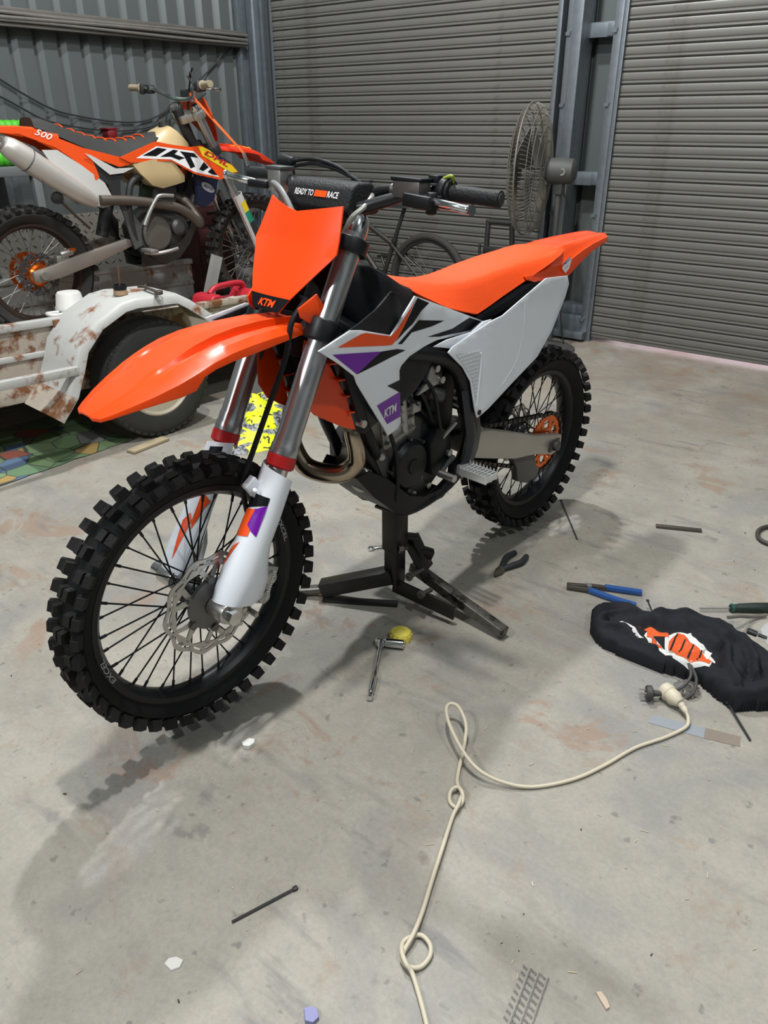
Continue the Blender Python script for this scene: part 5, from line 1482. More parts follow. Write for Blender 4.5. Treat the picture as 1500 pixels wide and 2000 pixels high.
MB().lathe([(0.010, 0.100), (0.045, 0.100), (0.046, 0.135), (0.030, 0.150), (0.010, 0.152)], (0.845, 0, 0.535), (0, -1, 0), 28).build('water_pump', ALU_DK, B2)
MB().box((0.80, 0, 0.68), (0.15, 0.17, 0.17), cylr).build('cylinder', ALU_DK, B2, bevel=0.01)
MB().box((0.82, 0, 0.79), (0.16, 0.17, 0.06), cylr).build('valve_cover', BLK2, B2, bevel=0.01)
MB().tube([(0.88, -0.02, 0.70), (0.96, -0.06, 0.66), (0.995, -0.11, 0.58), (0.985, -0.145, 0.545), (0.93, -0.150, 0.590), (0.84, -0.150, 0.640), (0.72, -0.145, 0.665), (0.55, -0.145, 0.690), (0.36, -0.150, 0.70)], 0.026, 18, 6).build('exhaust_header', M('dull_exhaust', (0.14, 0.12, 0.10), 0.5, 0.7, var=0.2), B2)
MB().tube([(0.612, -0.150, 0.560), (0.640, -0.160, 0.620), (0.685, -0.170, 0.690), (0.715, -0.175, 0.712), (0.800, -0.175, 0.708)], [0.014, 0.012, 0.011, 0.011, 0.010], 12, 5).build('kick_starter', ALU, B2)
MB().loft([[V((x, y_, z)) for y_, z in ((-0.11, z0 + 0.09), (-0.09, z0), (0.09, z0), (0.11, z0 + 0.09), (0.10, z0 + 0.09), (0.085, z0 + 0.008), (-0.085, z0 + 0.008), (-0.10, z0 + 0.09))] for x, z0 in ((1.00, 0.53), (0.94, 0.43), (0.86, 0.355), (0.76, 0.325), (0.60, 0.325))]).build('skid_plate', M('dull_skid_alloy', (0.055, 0.052, 0.05), 0.5, 0.5), B2, ang=30)
MB().tube([(0.60, -0.10, 0.41), (0.66, -0.14, 0.40), (0.74, -0.17, 0.41), (0.80, -0.17, 0.42)], 0.010, 10, 5).build('brake_pedal', ALU, B2)
MB().box((0.60, -0.19, 0.425), (0.05, 0.11, 0.02)).build('foot_peg', ALU, B2, bevel=0.004)
t = MB()
t.cyl((0.12, -0.085, 0.432), (0.19, -0.085, 0.445), 0.020)
t.box((0.13, -0.075, 0.405), (0.07, 0.04, 0.05))
t.build('rear_caliper', ALU, B2, bevel=0.004)
MB().box((0.185, -0.10, 0.455), (0.035, 0.006, 0.018)).build('caliper_guard', ORANGE_ANO, B2)
MB().tube([(0.128, -0.16, 0.714), (0.20, -0.15, 0.64), (0.288, -0.13, 0.561)], 0.007, 8, 4).build('stalk', M('brown_rubber', (0.05, 0.03, 0.02), 0.6), B2)
MB().lathe([(0.005, -0.02), (0.028, -0.012), (0.032, 0.0), (0.028, 0.012), (0.005, 0.02)], (0.118, -0.162, 0.722), (0.2, 1, 0.3), 18).build('indicator', BLK2, B2)
MB().cyl((0.42, 0, 0.50), (0.55, 0, 0.86), 0.035, n=18).build('rear_shock', BLK2, B2)
# tie-down strap from the bar end
t = thing('tie_down_strap', 'orange tie-down strap from the trail bike handlebar to its front fender', 'strap', (1.55, -2.2, 1.6))
pa = B2.matrix_world @ V((1.02, -0.10, 1.235))
pb = B2.matrix_world @ V((1.33, -0.16, 0.93))
pc = B2.matrix_world @ V((1.38, -0.17, 0.80))
o0 = V((1.55, -2.2, 1.6))
MB().bar(pa - o0, pb - o0, 0.024, 0.003, (0.4, -0.4, 0.8)).build('webbing', M('orange_webbing', (0.62, 0.13, 0.03), 0.7), t)
MB().bar(pb - o0, pb + (pc - pb) * 0.55 - o0, 0.026, 0.008, (0.4, -0.4, 0.8)).build('buckle', STEEL, t, bevel=0.003)
MB().bar(pb + (pc - pb) * 0.5 - o0, pc - o0, 0.014, 0.003, (0.4, -0.4, 0.8)).build('tail', BLK2, t)

# ================================================================== bench with green rolls in the left corner
t = thing('steel_bench', 'grey steel bench against the left wall behind the trail bike', 'bench', (0.42, -3.2, 0.0))
BG = M('grey_bench_paint', (0.13, 0.14, 0.14), 0.5, var=0.15)
MB().box((0, 0, 1.155), (0.50, 1.40, 0.05)).build('bench_top', BG, t, bevel=0.004)
for yy in (-0.66, 0.66):
    for xx in (-0.22, 0.22):
        MB().box((xx, yy, 0.565), (0.05, 0.05, 1.13)).build('leg', BG, t, bevel=0.003)
MB().box((0, 0, 0.55), (0.48, 1.34, 0.03)).build('shelf', BG, t)
GREEN = M('bright_green_rubber', (0.06, 0.42, 0.012), 0.55, var=0.25, vscale=20)
for k, (x, y, z, r, L_) in enumerate(((0.50, -2.86, 1.225, 0.045, 0.62), (0.40, -2.92, 1.315, 0.046, 0.66), (0.50, -2.80, 1.393, 0.040, 0.86))):
    g = MB()
    pr = []
    n_ = int(L_ / 0.02)
    for j in range(n_ + 1):
        pr.append((r * (1.0 if j % 2 else 0.90) * (0.3 if j in (0, n_) else 1), -L_ / 2 + j * L_ / n_))
    g.lathe(pr, (x, y, z), (0, 1, 0), 20)
    tag(g.build('foam_roll', GREEN, ang=20), ('bright green ribbed roll resting on the steel bench, lowest of the three', 'bright green ribbed roll in the middle of the stack on the bench', 'bright green ribbed roll on top of the stack on the bench')[k], 'roll', 'green rolls on the bench')
t = thing('red_clamp', 'small dark red fitting on the left wall above the black seat', 'fitting', (0.0, -1.575, 1.34))
MB().lathe([(0.02, 0.0), (0.035, 0.02), (0.03, 0.06), (0.04, 0.07), (0.04, 0.10), (0.015, 0.11)], (0, 0, 0), (1, 0, 0), 18).build('fitting_body', M('dark_red_plastic', (0.16, 0.008, 0.012), 0.5), t)
MB().box((0.06, 0, 0.035), (0.10, 0.09, 0.012)).build('fitting_flange', M('dark_red_plastic', (0.16, 0.008, 0.012), 0.5), t, bevel=0.003)

# ================================================================== pedestal fan by the door post
FC = V((2.905, -0.45, 1.135))
FAXS = V((-0.965, -0.26, 0.0)).normalized()
t = thing('pedestal_fan', 'tall dusty pedestal fan with a wire cage standing between the roller doors', 'fan', (3.09, -0.40, 0.0))
o0 = V((3.09, -0.40, 0.0))
FANM = M('dusty_grey_fan', (0.055, 0.055, 0.052), 0.6, var=0.2)
WIRE = M('dusty_fan_wire', (0.17, 0.155, 0.13), 0.6, 0.3, var=0.2)
fx, fy = frame(FAXS)
RC = 0.385
def cage_pt(rn, a, side):
    h = (0.012 + 0.095 * sqrt(max(0.0, 1 - rn ** 2.4))) * side
    return FC - o0 + (fx * cos(a) + fy * sin(a)) * (RC * rn) + FAXS * h
cage = MB()
for side in (1, -1):
    for k in range(96):
        a = 2 * pi * k / 96
        pts = [cage_pt(rn, a + 0.15 * rn, side) for rn in (0.22, 0.45, 0.65, 0.80, 0.90, 0.96, 0.99, 1.0)]
        cage.tube(pts, 0.0018, 4, 1, caps=False)
    for rn in (0.22, 0.45, 0.65, 0.82, 0.93):
        cage.tube([cage_pt(rn, 2 * pi * k / 48 + 0.15 * rn, side) for k in range(48)], 0.0022, 5, 1, closed=True)
cage.tube([cage_pt(1.0, 2 * pi * k / 64, 1) for k in range(64)], 0.006, 6, 1, closed=True)
stuff(cage.build('wire_cage', WIRE, t, smooth=False))
for k in range(3):
    a0 = 2 * pi * k / 3 + 0.5
    rows_ = []
    for rn in (0.12, 0.35, 0.6, 0.85):
        r = RC * rn
        pa = FC - o0 + (fx * cos(a0 - 0.35) + fy * sin(a0 - 0.35)) * r + FAXS * 0.035
        pb = FC - o0 + (fx * cos(a0 + 0.35) + fy * sin(a0 + 0.35)) * r - FAXS * 0.025
        rows_.append([pa, (pa + pb) / 2 + FAXS * 0.008, pb, pb + FAXS * 0.003, (pa + pb) / 2 + FAXS * 0.011, pa + FAXS * 0.003])
    MB().loft(rows_).build('blade', M('fan_blade', (0.11, 0.105, 0.095), 0.5, 0.2), t)
MB().lathe([(0.01, 0.08), (0.075, 0.075), (0.085, 0.06), (0.085, 0.05), (0.01, 0.05)], FC - o0 + FAXS * 0.03, FAXS, 24).build('badge_plate', FANM, t)
MB().lathe([(0.01, -0.10), (0.055, -0.10), (0.075, -0.12), (0.080, -0.20), (0.072, -0.27), (0.045, -0.29), (0.01, -0.292)], FC - o0, FAXS, 28).build('motor', FANM, t)
kn = FC - o0 - FAXS * 0.235 + V((0.0, -0.075, 0.0))
MB().lathe([(0.012, 0.0), (0.022, 0.0), (0.022, 0.006), (0.012, 0.006)], kn, (0.1, -1, 0), 20, closed=True).build('switch_ring', ALU, t)
MB().cyl((0, 0, 0.03), (0, 0, 1.08), 0.018).build('pole', FANM, t)
MB().box((0, 0, 1.05), (0.06, 0.06, 0.10)).build('tilt_bracket', FANM, t, bevel=0.008)
MB().cyl((0, 0, 0.03), (0, 0, 0.72), 0.026).build('sleeve', FANM, t)
MB().lathe([(0.02, 0.06), (0.05, 0.05), (0.18, 0.022), (0.21, 0.012), (0.21, 0.0), (0.02, 0.0)], (0, 0, 0), (0, 0, 1), 36).build('base', FANM, t)
MB().tube([(0.01, 0.02, 1.02), (0.06, 0.06, 0.9), (0.03, 0.08, 0.6), (0.06, 0.06, 0.3), (0.10, 0.1, 0.02)], 0.005, 8, 6).build('power_cord', BLK2, t)

# ================================================================== bicycle leaning near the left roller door
BX, BY = 2.09, -0.40
BYC = thing('bicycle', 'dark mountain bicycle standing in front of the left roller door', 'bicycle', (BX, BY, 0.0))
BFR = M('olive_black_frame', (0.035, 0.033, 0.026), 0.45, 0.2, var=0.2)
BTY = M('bicycle_tyre', (0.030, 0.028, 0.025), 0.8, var=0.25, vscale=40, bump=0.4, bscale=120)
def bwheel(pre, x):
    c = V((x, 0, 0.345))
    R = 0.345
    rows_ = []
    MB().lathe([(R - 0.05 + 0.026 * (1 - cos(2 * pi * k / 12)), 0.026 * sin(2 * pi * k / 12)) for k in range(12)], c, (0, 1, 0), 56, closed=True).build(pre + '_tyre', BTY, BYC, ang=60)
    rim_ = MB().lathe([(R - 0.046, -0.012), (R - 0.062, -0.012), (R - 0.068, 0.0), (R - 0.062, 0.012), (R - 0.046, 0.012)], c, (0, 1, 0), 56, closed=True).build(pre + '_rim', BLK2, BYC)
    sm_ = MB().cyl((0.018, 0.025, 0), (0, 0, R - 0.064), 0.0012, n=5, caps=False).data('spoke', SPK2)
    for k in range(28):
        place('spoke', sm_, rim_, Matrix.Translation(c) @ roty(2 * pi * k / 28) @ (Matrix.Scale(-1, 4, (0, 1, 0)) if k % 2 else Matrix.Identity(4)))
    MB().lathe([(0.008, -0.05), (0.022, -0.035), (0.014, -0.02), (0.014, 0.02), (0.022, 0.035), (0.008, 0.05)], c, (0, 1, 0), 18).build(pre + '_hub', BLK2, BYC)
bwheel('rear', 0.0)
bwheel('front', -1.10)
def ft_(name, pts, r, mat=BFR, sub=5):
    return MB().tube(pts, r, 12, sub).build(name, mat, BYC)
ft_('seat_tube', [(-0.43, 0, 0.32), (-0.315, 0, 0.61)], 0.017)
ft_('top_tube', [(-0.325, 0, 0.585), (-0.60, 0, 0.72), (-0.82, 0, 0.80)], 0.018)
ft_('down_tube', [(-0.43, 0, 0.32), (-0.65, 0, 0.55), (-0.84, 0, 0.70)], 0.023)
ft_('head_tube', [(-0.81, 0, 0.83), (-0.87, 0, 0.67)], 0.024)
for s_ in (1, -1):
    ft_('seat_stay', [(-0.325, 0.02 * s_, 0.585), (-0.16, 0.05 * s_, 0.47), (0.0, 0.065 * s_, 0.345)], 0.010)
    ft_('chain_stay', [(-0.43, 0.03 * s_, 0.32), (-0.2, 0.06 * s_, 0.32), (0.0, 0.065 * s_, 0.345)], 0.011)
    ft_('fork_leg', [(-0.88, 0.05 * s_, 0.66), (-1.0, 0.055 * s_, 0.48), (-1.10, 0.055 * s_, 0.345)], 0.017, BLK2)
ft_('seat_post', [(-0.325, 0, 0.585), (-0.222, 0, 0.845)], 0.0145, BLK2)
MB().lathe([(0.012, -0.012), (0.024, -0.010), (0.024, 0.012), (0.012, 0.014)], (-0.312, 0, 0.618), (0.37, 0, 0.93), 18).build('seat_clamp', BLK2, BYC)
MB().loft([[V((x, y_, z)) for y_, z in ((-w_, 0.855), (-w_ * 0.7, 0.885), (0, 0.892), (w_ * 0.7, 0.885), (w_, 0.855), (0, 0.850))] for x, w_ in ((-0.37, 0.012), (-0.34, 0.022), (-0.25, 0.04), (-0.17, 0.072), (-0.12, 0.075), (-0.10, 0.05))]).build('saddle', BLK2, BYC, ang=60)
ft_('handlebar', [(-0.80, -0.34, 0.99), (-0.82, -0.10, 0.965), (-0.83, 0, 0.96), (-0.82, 0.10, 0.965), (-0.80, 0.34, 0.99)], 0.012, BLK2)
ft_('stem', [(-0.80, 0, 0.85), (-0.83, 0, 0.955)], 0.018, BLK2)
MB().lathe([(0.02, -0.003), (0.085, -0.002), (0.085, 0.002), (0.02, 0.003)], (-0.43, -0.055, 0.32), (0, 1, 0), 36).build('chainring', BLK2, BYC)
ft_('crank_arm', [(-0.43, -0.07, 0.32), (-0.36, -0.08, 0.17)], 0.011, ALU_DK)
ft_('crank_arm', [(-0.43, 0.07, 0.32), (-0.50, 0.08, 0.47)], 0.011, ALU_DK)
for s_ in (1, -1):
    MB().box((-0.36 if s_ < 0 else -0.50, 0.12 * s_, 0.17 if s_ < 0 else 0.47), (0.09, 0.09, 0.018)).build('pedal', BLK2, BYC, bevel=0.004)
MB().box((0.06, 0.0, 0.43), (0.02, 0.02, 0.02)).build('brake_mount', BLK2, BYC)

# ================================================================== cart with black pull handle
t = thing('pressure_washer', 'black pressure washer with a square handle in front of the left roller door', 'pressure washer', (2.74, -0.50, 0.0))
PWM = M('black_washer_plastic', (0.018, 0.018, 0.017), 0.55, var=0.2)
MB().tube([(-0.105, 0, 0.42), (-0.100, 0, 0.62), (-0.095, 0, 0.80), (-0.085, 0, 0.815), (0.075, 0, 0.815), (0.085, 0, 0.80), (0.100, 0, 0.62), (0.105, 0, 0.42)], 0.017, 12, 2).build('pull_handle', PWM, t)
MB().box((0, 0, 0.635), (0.23, 0.05, 0.045)).build('cross_piece', PWM, t, bevel=0.008)
MB().box((0, 0.02, 0.33), (0.27, 0.26, 0.42)).build('housing', PWM, t, bevel=0.04, seg=3)
MB().box((0.0, -0.11, 0.52), (0.12, 0.06, 0.10)).build('gun_holder', PWM, t, bevel=0.012)
MB().cyl((-0.135, -0.03, 0.45), (-0.135, -0.03, 0.67), 0.010).build('lance', PWM, t)
for s_ in (1, -1):
    MB().lathe([(0.02, -0.025), (0.085, -0.025), (0.095, -0.01), (0.095, 0.01), (0.085, 0.025), (0.02, 0.025)], (0.15 * s_, 0.06, 0.096), (1, 0, 0), 28).build('wheel', BLK2, t)
MB().box((0, 0.0, 0.06), (0.24, 0.22, 0.12)).build('foot', PWM, t, bevel=0.01)

# ================================================================== LIFT STAND
STB = M('worn_black_stand_paint', (0.022, 0.021, 0.020), 0.42, 0.35, var=0.3, vscale=18, dirt=((0.13, 0.115, 0.10), 0.64, 26))
STW = M('worn_bare_stand_steel', (0.16, 0.15, 0.135), 0.38, 0.75, var=0.35, vscale=30, dirt=((0.025, 0.023, 0.021), 0.50, 22))
t = thing('lift_stand', 'black welded steel lift stand under the engine of the white and orange bike', 'stand', (4.165, -3.545, 0.0))
o0 = V((4.165, -3.545, 0.0))
def sb(name, a, b, w, h, mat=STB, up_=(0, 0, 1), bevel=0.003):
    return MB().bar(V(a) - o0, V(b) - o0, w, h, up_).build(name, mat, t, bevel=bevel)
sb('post', (4.165, -3.545, 0.075), (4.165, -3.545, 0.36), 0.050, 0.050, STB, (0, 1, 0))
sb('post_sleeve', (4.165, -3.545, 0.20), (4.165, -3.545, 0.355), 0.060, 0.060, STB, (0, 1, 0))
MB().box((0, 0, 0.364), (0.07, 0.12, 0.010)).build('saddle_plate', STB, t, bevel=0.003)
sb('leg', (4.160, -3.555, 0.105), (3.955, -3.672, 0.032), 0.050, 0.050)
MB().cyl(V((3.965, -3.667, 0.030)) - o0, V((3.897, -3.708, 0.017)) - o0, 0.017, n=14).build('leg_tip', STW, t)
sb('leg', (4.185, -3.475, 0.110), (4.560, -3.508, 0.022), 0.034, 0.034, STW)
sb('floor_bar', (3.975, -3.690, 0.006), (4.190, -3.560, 0.006), 0.030, 0.010)
sb('side_plate', (4.165, -3.555, 0.070), (4.400, -3.545, 0.050), 0.008, 0.055, STB)
sb('end_plate', (4.300, -3.548, 0.060), (4.400, -3.543, 0.048), 0.010, 0.052, STW)
sb('hinge_arm', (4.165, -3.500, 0.235), (4.260, -3.490, 0.085), 0.010, 0.034, STB, (0, 1, 0))
sb('hinge_arm', (4.190, -3.475, 0.225), (4.235, -3.450, 0.110), 0.012, 0.040, STB, (0, 1, 0))
sb('hinge_lug', (4.170, -3.520, 0.240), (4.215, -3.490, 0.235), 0.030, 0.014)
sb('hinge_lug', (4.205, -3.455, 0.165), (4.235, -3.430, 0.150), 0.030, 0.030)
for a, b in (((4.200, -3.572, 0.222), (4.215, -3.545, 0.222)), ((4.235, -3.570, 0.130), (4.245, -3.500, 0.130)), ((4.290, -3.580, 0.090), (4.300, -3.530, 0.090))):
    bo = MB().cyl(V(a) - o0, V(b) - o0, 0.008, n=10)
    bo.cyl(V(a) - o0, V(a) - o0 + (V(b) - V(a)).normalized() * 0.012, 0.014, n=6)
    bo.build('pivot_bolt', STW, t)

# ================================================================== TOOLS AND BITS ON THE FLOOR
# ratchet with socket
t = thing('ratchet_wrench', 'chrome ratchet wrench with a long socket beside the yellow cap', 'wrench', (4.34, -3.87, 0.0))
o0 = V((4.34, -3.87, 0.0))
a, b, c_, d_ = V((4.279, -3.762, 0.016)), V((4.411, -3.984, 0.012)), V((4.285, -3.765, 0.016)), V((4.342, -3.735, 0.016))
dirv = (b - a).normalized()
L_ = (b - a).length
MB().lathe([(0.004, 0.0), (0.012, 0.002), (0.0135, 0.012), (0.012, 0.024), (0.006, 0.034), (0.0052, 0.14), (0.0085, 0.155), (0.0095, 0.20), (0.0085, 0.228), (0.0055, 0.234), (0.008, 0.240), (0.008, L_ - 0.002), (0.003, L_)], a - o0, dirv, 20).build('handle', CHROME, t)
MB().lathe([(0.010, -0.020), (0.0145, -0.016), (0.0145, 0.002), (0.0115, 0.004), (0.0125, 0.010), (0.0140, 0.012), (0.0140, 0.064), (0.012, 0.066), (0.010, 0.060)], c_ - o0, (d_ - c_), 24).build('socket', CHROME, t)
# yellow cap
t = thing('fluid_cap', 'yellow ribbed plastic cap lying beside the ratchet wrench', 'cap', (4.306, -3.700, 0.0))
YC = M('yellow_cap_plastic', (0.72, 0.62, 0.10), 0.5, var=0.08)
MB().lathe([(0.030, 0.0), (0.033, 0.001), (0.031, 0.024), (0.029, 0.028), (0.012, 0.029), (0.012, 0.026), (0.004, 0.026)], (0, 0, 0), (0, 0, 1), 32).build('cap_body', YC, t)
for k in range(12):
    a_ = 2 * pi * k / 12
    MB().box((0.0325 * cos(a_), 0.0325 * sin(a_), 0.012), (0.006, 0.006, 0.022), Matrix.Rotation(a_, 3, 'Z')).build('grip_rib', YC, t, bevel=0.001)
# small spanner behind the stand
t = thing('small_spanner', 'small chrome spanner on the floor behind the lift stand', 'spanner', (3.925, -3.275, 0.0))
s_ = MB()
s_.bar((-0.028, -0.045, 0.006), (0.055, 0.085, 0.006), 0.010, 0.005)
s_.lathe([(0.006, 0.0), (0.012, 0.001), (0.012, 0.010), (0.006, 0.011)], (-0.034, -0.054, 0), (0, 0, 1), 16, closed=True)
s_.bar((0.055, 0.085, 0.006), (0.070, 0.098, 0.006), 0.020, 0.007)
s_.build('spanner_body', CHROME, t, bevel=0.001)
# black side cutters
t = thing('side_cutters', 'black handled side cutters near the rear wheel shadow', 'pliers', (4.355, -3.12, 0.0))
o0 = V((4.355, -3.12, 0.0))
CUTH = M('black_cutter_grip', (0.020, 0.021, 0.026), 0.6, var=0.2)
J = V((4.354, -3.172, 0.010))
MB().tube([J - o0, V((4.338, -3.130, 0.012)) - o0, V((4.326, -3.080, 0.011)) - o0, V((4.333, -3.035, 0.010)) - o0], [0.008, 0.011, 0.012, 0.010], 12, 6).build('handle', CUTH, t)
MB().tube([J - o0, V((4.370, -3.130, 0.012)) - o0, V((4.386, -3.085, 0.012)) - o0, V((4.380, -3.035, 0.011)) - o0], [0.008, 0.011, 0.012, 0.010], 12, 6).build('handle', CUTH, t)
MB().prism([(-0.004, -0.002), (0.012, 0.010), (0.014, -0.016), (0.003, -0.046), (0.000, -0.046), (-0.001, -0.02)], lambda u, v, w: J - o0 + V((u, v, w)), -0.008, 0.008).build('jaw', DKST, t, bevel=0.002)
MB().prism([(0.002, -0.002), (-0.013, 0.010), (-0.015, -0.016), (-0.002, -0.046), (0.000, -0.046), (0.000, -0.02)], lambda u, v, w: J - o0 + V((u, v, w)), -0.007, 0.007).build('jaw', DKST, t, bevel=0.002)
MB().cyl(J - o0 + V((0, 0, -0.009)), J - o0 + V((0, 0, 0.011)), 0.006, n=12).build('rivet', STEEL, t)
# long blue pliers
t = thing('blue_pliers', 'long blue handled pliers lying open above the black jumper', 'pliers', (4.68, -3.08, 0.0))
o0 = V((4.68, -3.08, 0.0))
BLUE = M('blue_grip', (0.018, 0.085, 0.30), 0.45, var=0.12)
def barp(nm, a, b, w, h, mat, bv=0.003):
    return MB().bar(V(a) - o0, V(b) - o0, w, h).build(nm, mat, t, bevel=bv)
barp('handle', (4.690, -3.062, 0.014), (4.802, -3.014, 0.012), 0.018, 0.016, BLUE)
barp('handle', (4.655, -3.108, 0.013), (4.735, -3.108, 0.012), 0.018, 0.016, BLUE)
barp('handle', (4.730, -3.108, 0.012), (4.815, -3.100, 0.012), 0.017, 0.015, BLUE)
barp('shank', (4.640, -3.088, 0.014), (4.700, -3.060, 0.014), 0.016, 0.012, DKST)
barp('jaw', (4.582, -3.124, 0.012), (4.660, -3.082, 0.013), 0.016, 0.014, DKST)
barp('jaw', (4.586, -3.134, 0.012), (4.665, -3.105, 0.013), 0.014, 0.014, DKST)
MB().cyl(V((4.650, -3.096, 0.004)) - o0, V((4.650, -3.096, 0.024)) - o0, 0.009, n=14).build('rivet', STEEL, t)
# flat dark bar
tag(MB().bar((4.664, -2.509, 0.006), (4.818, -2.439, 0.006), 0.020, 0.010).build('flat_bar', DKST, bevel=0.002), 'flat dark steel bar lying on open floor beyond the blue pliers', 'bar')
# black cable ties
TIE = M('black_nylon', (0.020, 0.020, 0.022), 0.45, var=0.15)
for (a, b, lab) in (((4.269, -2.529, 0.005), (4.465, -2.793, 0.004), 'black cable tie lying across the shadow of the rear wheel'),
                    ((4.845, -3.085, 0.035), (4.905, -3.200, 0.060), 'black cable tie poking out of the top of the jumper'),
                    ((5.190, -3.400, 0.012), (5.277, -3.502, 0.004), 'black cable tie poking out from under the jumper'),
                    ((4.601, -4.656, 0.004), (4.649, -4.525, 0.005), 'black cable tie on the bare floor left of the cord')):
    a, b = V(a), V(b)
    ct = thing('cable_tie', lab, 'cable tie', (a.x, a.y, 0), None, 'black cable ties')
    oo = V((a.x, a.y, 0))
    MB().bar(a - oo, b - oo, 0.0052, 0.0022).build('strap', TIE, ct)
    e_ = a if 'left of the cord' not in lab else b
    dd = (b - a).normalized()
    MB().bar(e_ - oo - dd * 0.005, e_ - oo + dd * 0.005, 0.009, 0.006).build('head', TIE, ct, bevel=0.001)

# ------------------------------------------------------------------ black jumper in a heap
JO = [(4.756, -3.328), (4.722, -3.240), (4.745, -3.195), (4.800, -3.152), (4.880, -3.162), (4.960, -3.105), (5.049, -3.100), (5.125, -3.090), (5.218, -3.130), (5.300, -3.190), (5.330, -3.315), (5.215, -3.420), (5.151, -3.391), (5.091, -3.355), (5.010, -3.375), (4.905, -3.382), (4.803, -3.367)]
JF = [([(4.770, -3.320), (4.752, -3.245), (4.792, -3.190), (4.850, -3.195), (4.862, -3.232), (4.825, -3.262)], 0.036, 0.062),
      ([(4.800, -3.340), (4.880, -3.355), (4.960, -3.350), (5.040, -3.345)], 0.030, 0.052),
      ([(4.885, -3.195), (4.960, -3.145), (5.050, -3.135), (5.130, -3.135), (5.200, -3.170), (5.260, -3.230)], 0.040, 0.066),
      ([(4.830, -3.290), (4.880, -3.275), (4.920, -3.300), (4.905, -3.330)], 0.026, 0.058),
      ([(5.100, -3.330), (5.170, -3.370), (5.240, -3.350), (5.280, -3.280), (5.240, -3.200)], 0.040, 0.062),
      ([(5.150, -3.200), (5.180, -3.280), (5.160, -3.340)], 0.030, 0.066),
      ([(4.930, -3.190), (5.010, -3.170), (5.090, -3.200)], 0.030, 0.064),
      ([(4.775, -3.300), (4.800, -3.240), (4.850, -3.215)], 0.014, 0.074),
      ([(4.800, -3.325), (4.850, -3.300), (4.900, -3.335), (4.960, -3.345)], 0.014, 0.068),
      ([(5.120, -3.150), (5.190, -3.200), (5.225, -3.290)], 0.016, 0.084),
      ([(5.130, -3.220), (5.150, -3.290), (5.200, -3.370)], 0.016, 0.082),
      ([(5.170, -3.400), (5.235, -3.375), (5.290, -3.310)], 0.015, 0.070),
      ([(4.900, -3.175), (4.970, -3.125), (5.050, -3.115), (5.110, -3.130)], 0.015, 0.080)]
def seg_d(p, a, b):
    ab = (b[0] - a[0], b[1] - a[1])
    t_ = max(0, min(1, ((p[0] - a[0]) * ab[0] + (p[1] - a[1]) * ab[1]) / (ab[0] ** 2 + ab[1] ** 2 + 1e-12)))
    return math.hypot(p[0] - a[0] - ab[0] * t_, p[1] - a[1] - ab[1] * t_)
def inside(p, poly):
    r = False
    j = len(poly) - 1
    for i in range(len(poly)):
        xi, yi = poly[i]
        xj, yj = poly[j]
        if (yi > p[1]) != (yj > p[1]) and p[0] < (xj - xi) * (p[1] - yi) / (yj - yi) + xi:
            r = not r
        j = i
    return r
JFS = []
for pts, r, h in JF:
    sp, _ = smooth_path([V((a, b, 0)) for a, b in pts], [r] * len(pts), 4)
    JFS.append(([(q.x, q.y) for q in sp], r, h))
def jh(p):
    if not inside(p, JO):
        return 0.0
    d = min(seg_d(p, JO[i], JO[(i + 1) % len(JO)]) for i in range(len(JO)))
    n = 0.006 - abs(mnoise.noise(V((p[0] * 11 + p[1] * 5, p[1] * 17 - p[0] * 4, 3.1)))) * 0.034 + mnoise.noise(V((p[0] * 40, p[1] * 30, 1.7))) * 0.004
    base = 0.040 * sqrt(min(1, d / 0.030)) + n * min(1, d / 0.04)
    for pts, r, h in JFS:
        dd = min(seg_d(p, pts[i], pts[i + 1]) for i in range(len(pts) - 1))
        if dd < r:
            edge = min(1, d / 0.018)
            base = max(base, 0.030 + (h - 0.030) * sqrt(1 - (dd / r) ** 2) * edge ** 0.5 + n * 0.7)
    return max(base, 0.001)
jm = MB()
step = 0.0065
nx, ny = int(0.64 / step), int(0.42 / step)
gx = {}
for i in range(nx):
    for j in range(ny):
        p = (4.705 + i * step, -3.44 + j * step)
        if inside(p, JO):
            gx[(i, j)] = len(jm.v)
            jm.v.append((p[0], p[1], jh(p)))
for (i, j), k in gx.items():
    if (i + 1, j) in gx and (i, j + 1) in gx and (i + 1, j + 1) in gx:
        jm.f.append((k, gx[(i + 1, j)], gx[(i + 1, j + 1)], gx[(i, j + 1)]))
edge_c = {}
for f in jm.f:
    for q in range(4):
        e_ = (f[q], f[(q + 1) % 4])
        edge_c[e_] = edge_c.get(e_, 0) + 1
low = {}
def lowv(k):
    if k not in low:
        low[k] = len(jm.v)
        jm.v.append((jm.v[k][0], jm.v[k][1], 0.001))
    return low[k]
for (a, b) in list(edge_c):
    if (b, a) not in edge_c:
        jm.f.append((b, a, lowv(a), lowv(b)))
JUMP = M('black_cotton', (0.015, 0.0155, 0.0195), 0.85, var=0.25, vscale=60, bump=0.35, bscale=600, spec=0.2)
jum = tag(jm.build('black_jumper', JUMP, ang=80), 'crumpled black jumper with an orange print lying on the floor', 'jumper')
def jprint(poly, mat, off):
    bm = fine_fill(poly, 0.010)
    for v in bm.verts:
        x, y = v.co.x, v.co.y
        v.co = (x, y, jh((x, y)) + off)
    me = bpy.data.meshes.new('printed_motif')
    bm.to_mesh(me)
    bm.free()
    me.polygons.foreach_set('use_smooth', [True] * len(me.polygons))
    me.materials.append(mat)
    place('printed_motif', me, jum)
OPR = M('orange_cloth_print', (0.62, 0.085, 0.010), 0.8, var=0.1, dirt=((0.01, 0.01, 0.012), 0.61, 55))
WPR = M('white_cloth_print', (0.62, 0.62, 0.60), 0.8, dirt=((0.01, 0.01, 0.012), 0.58, 60))
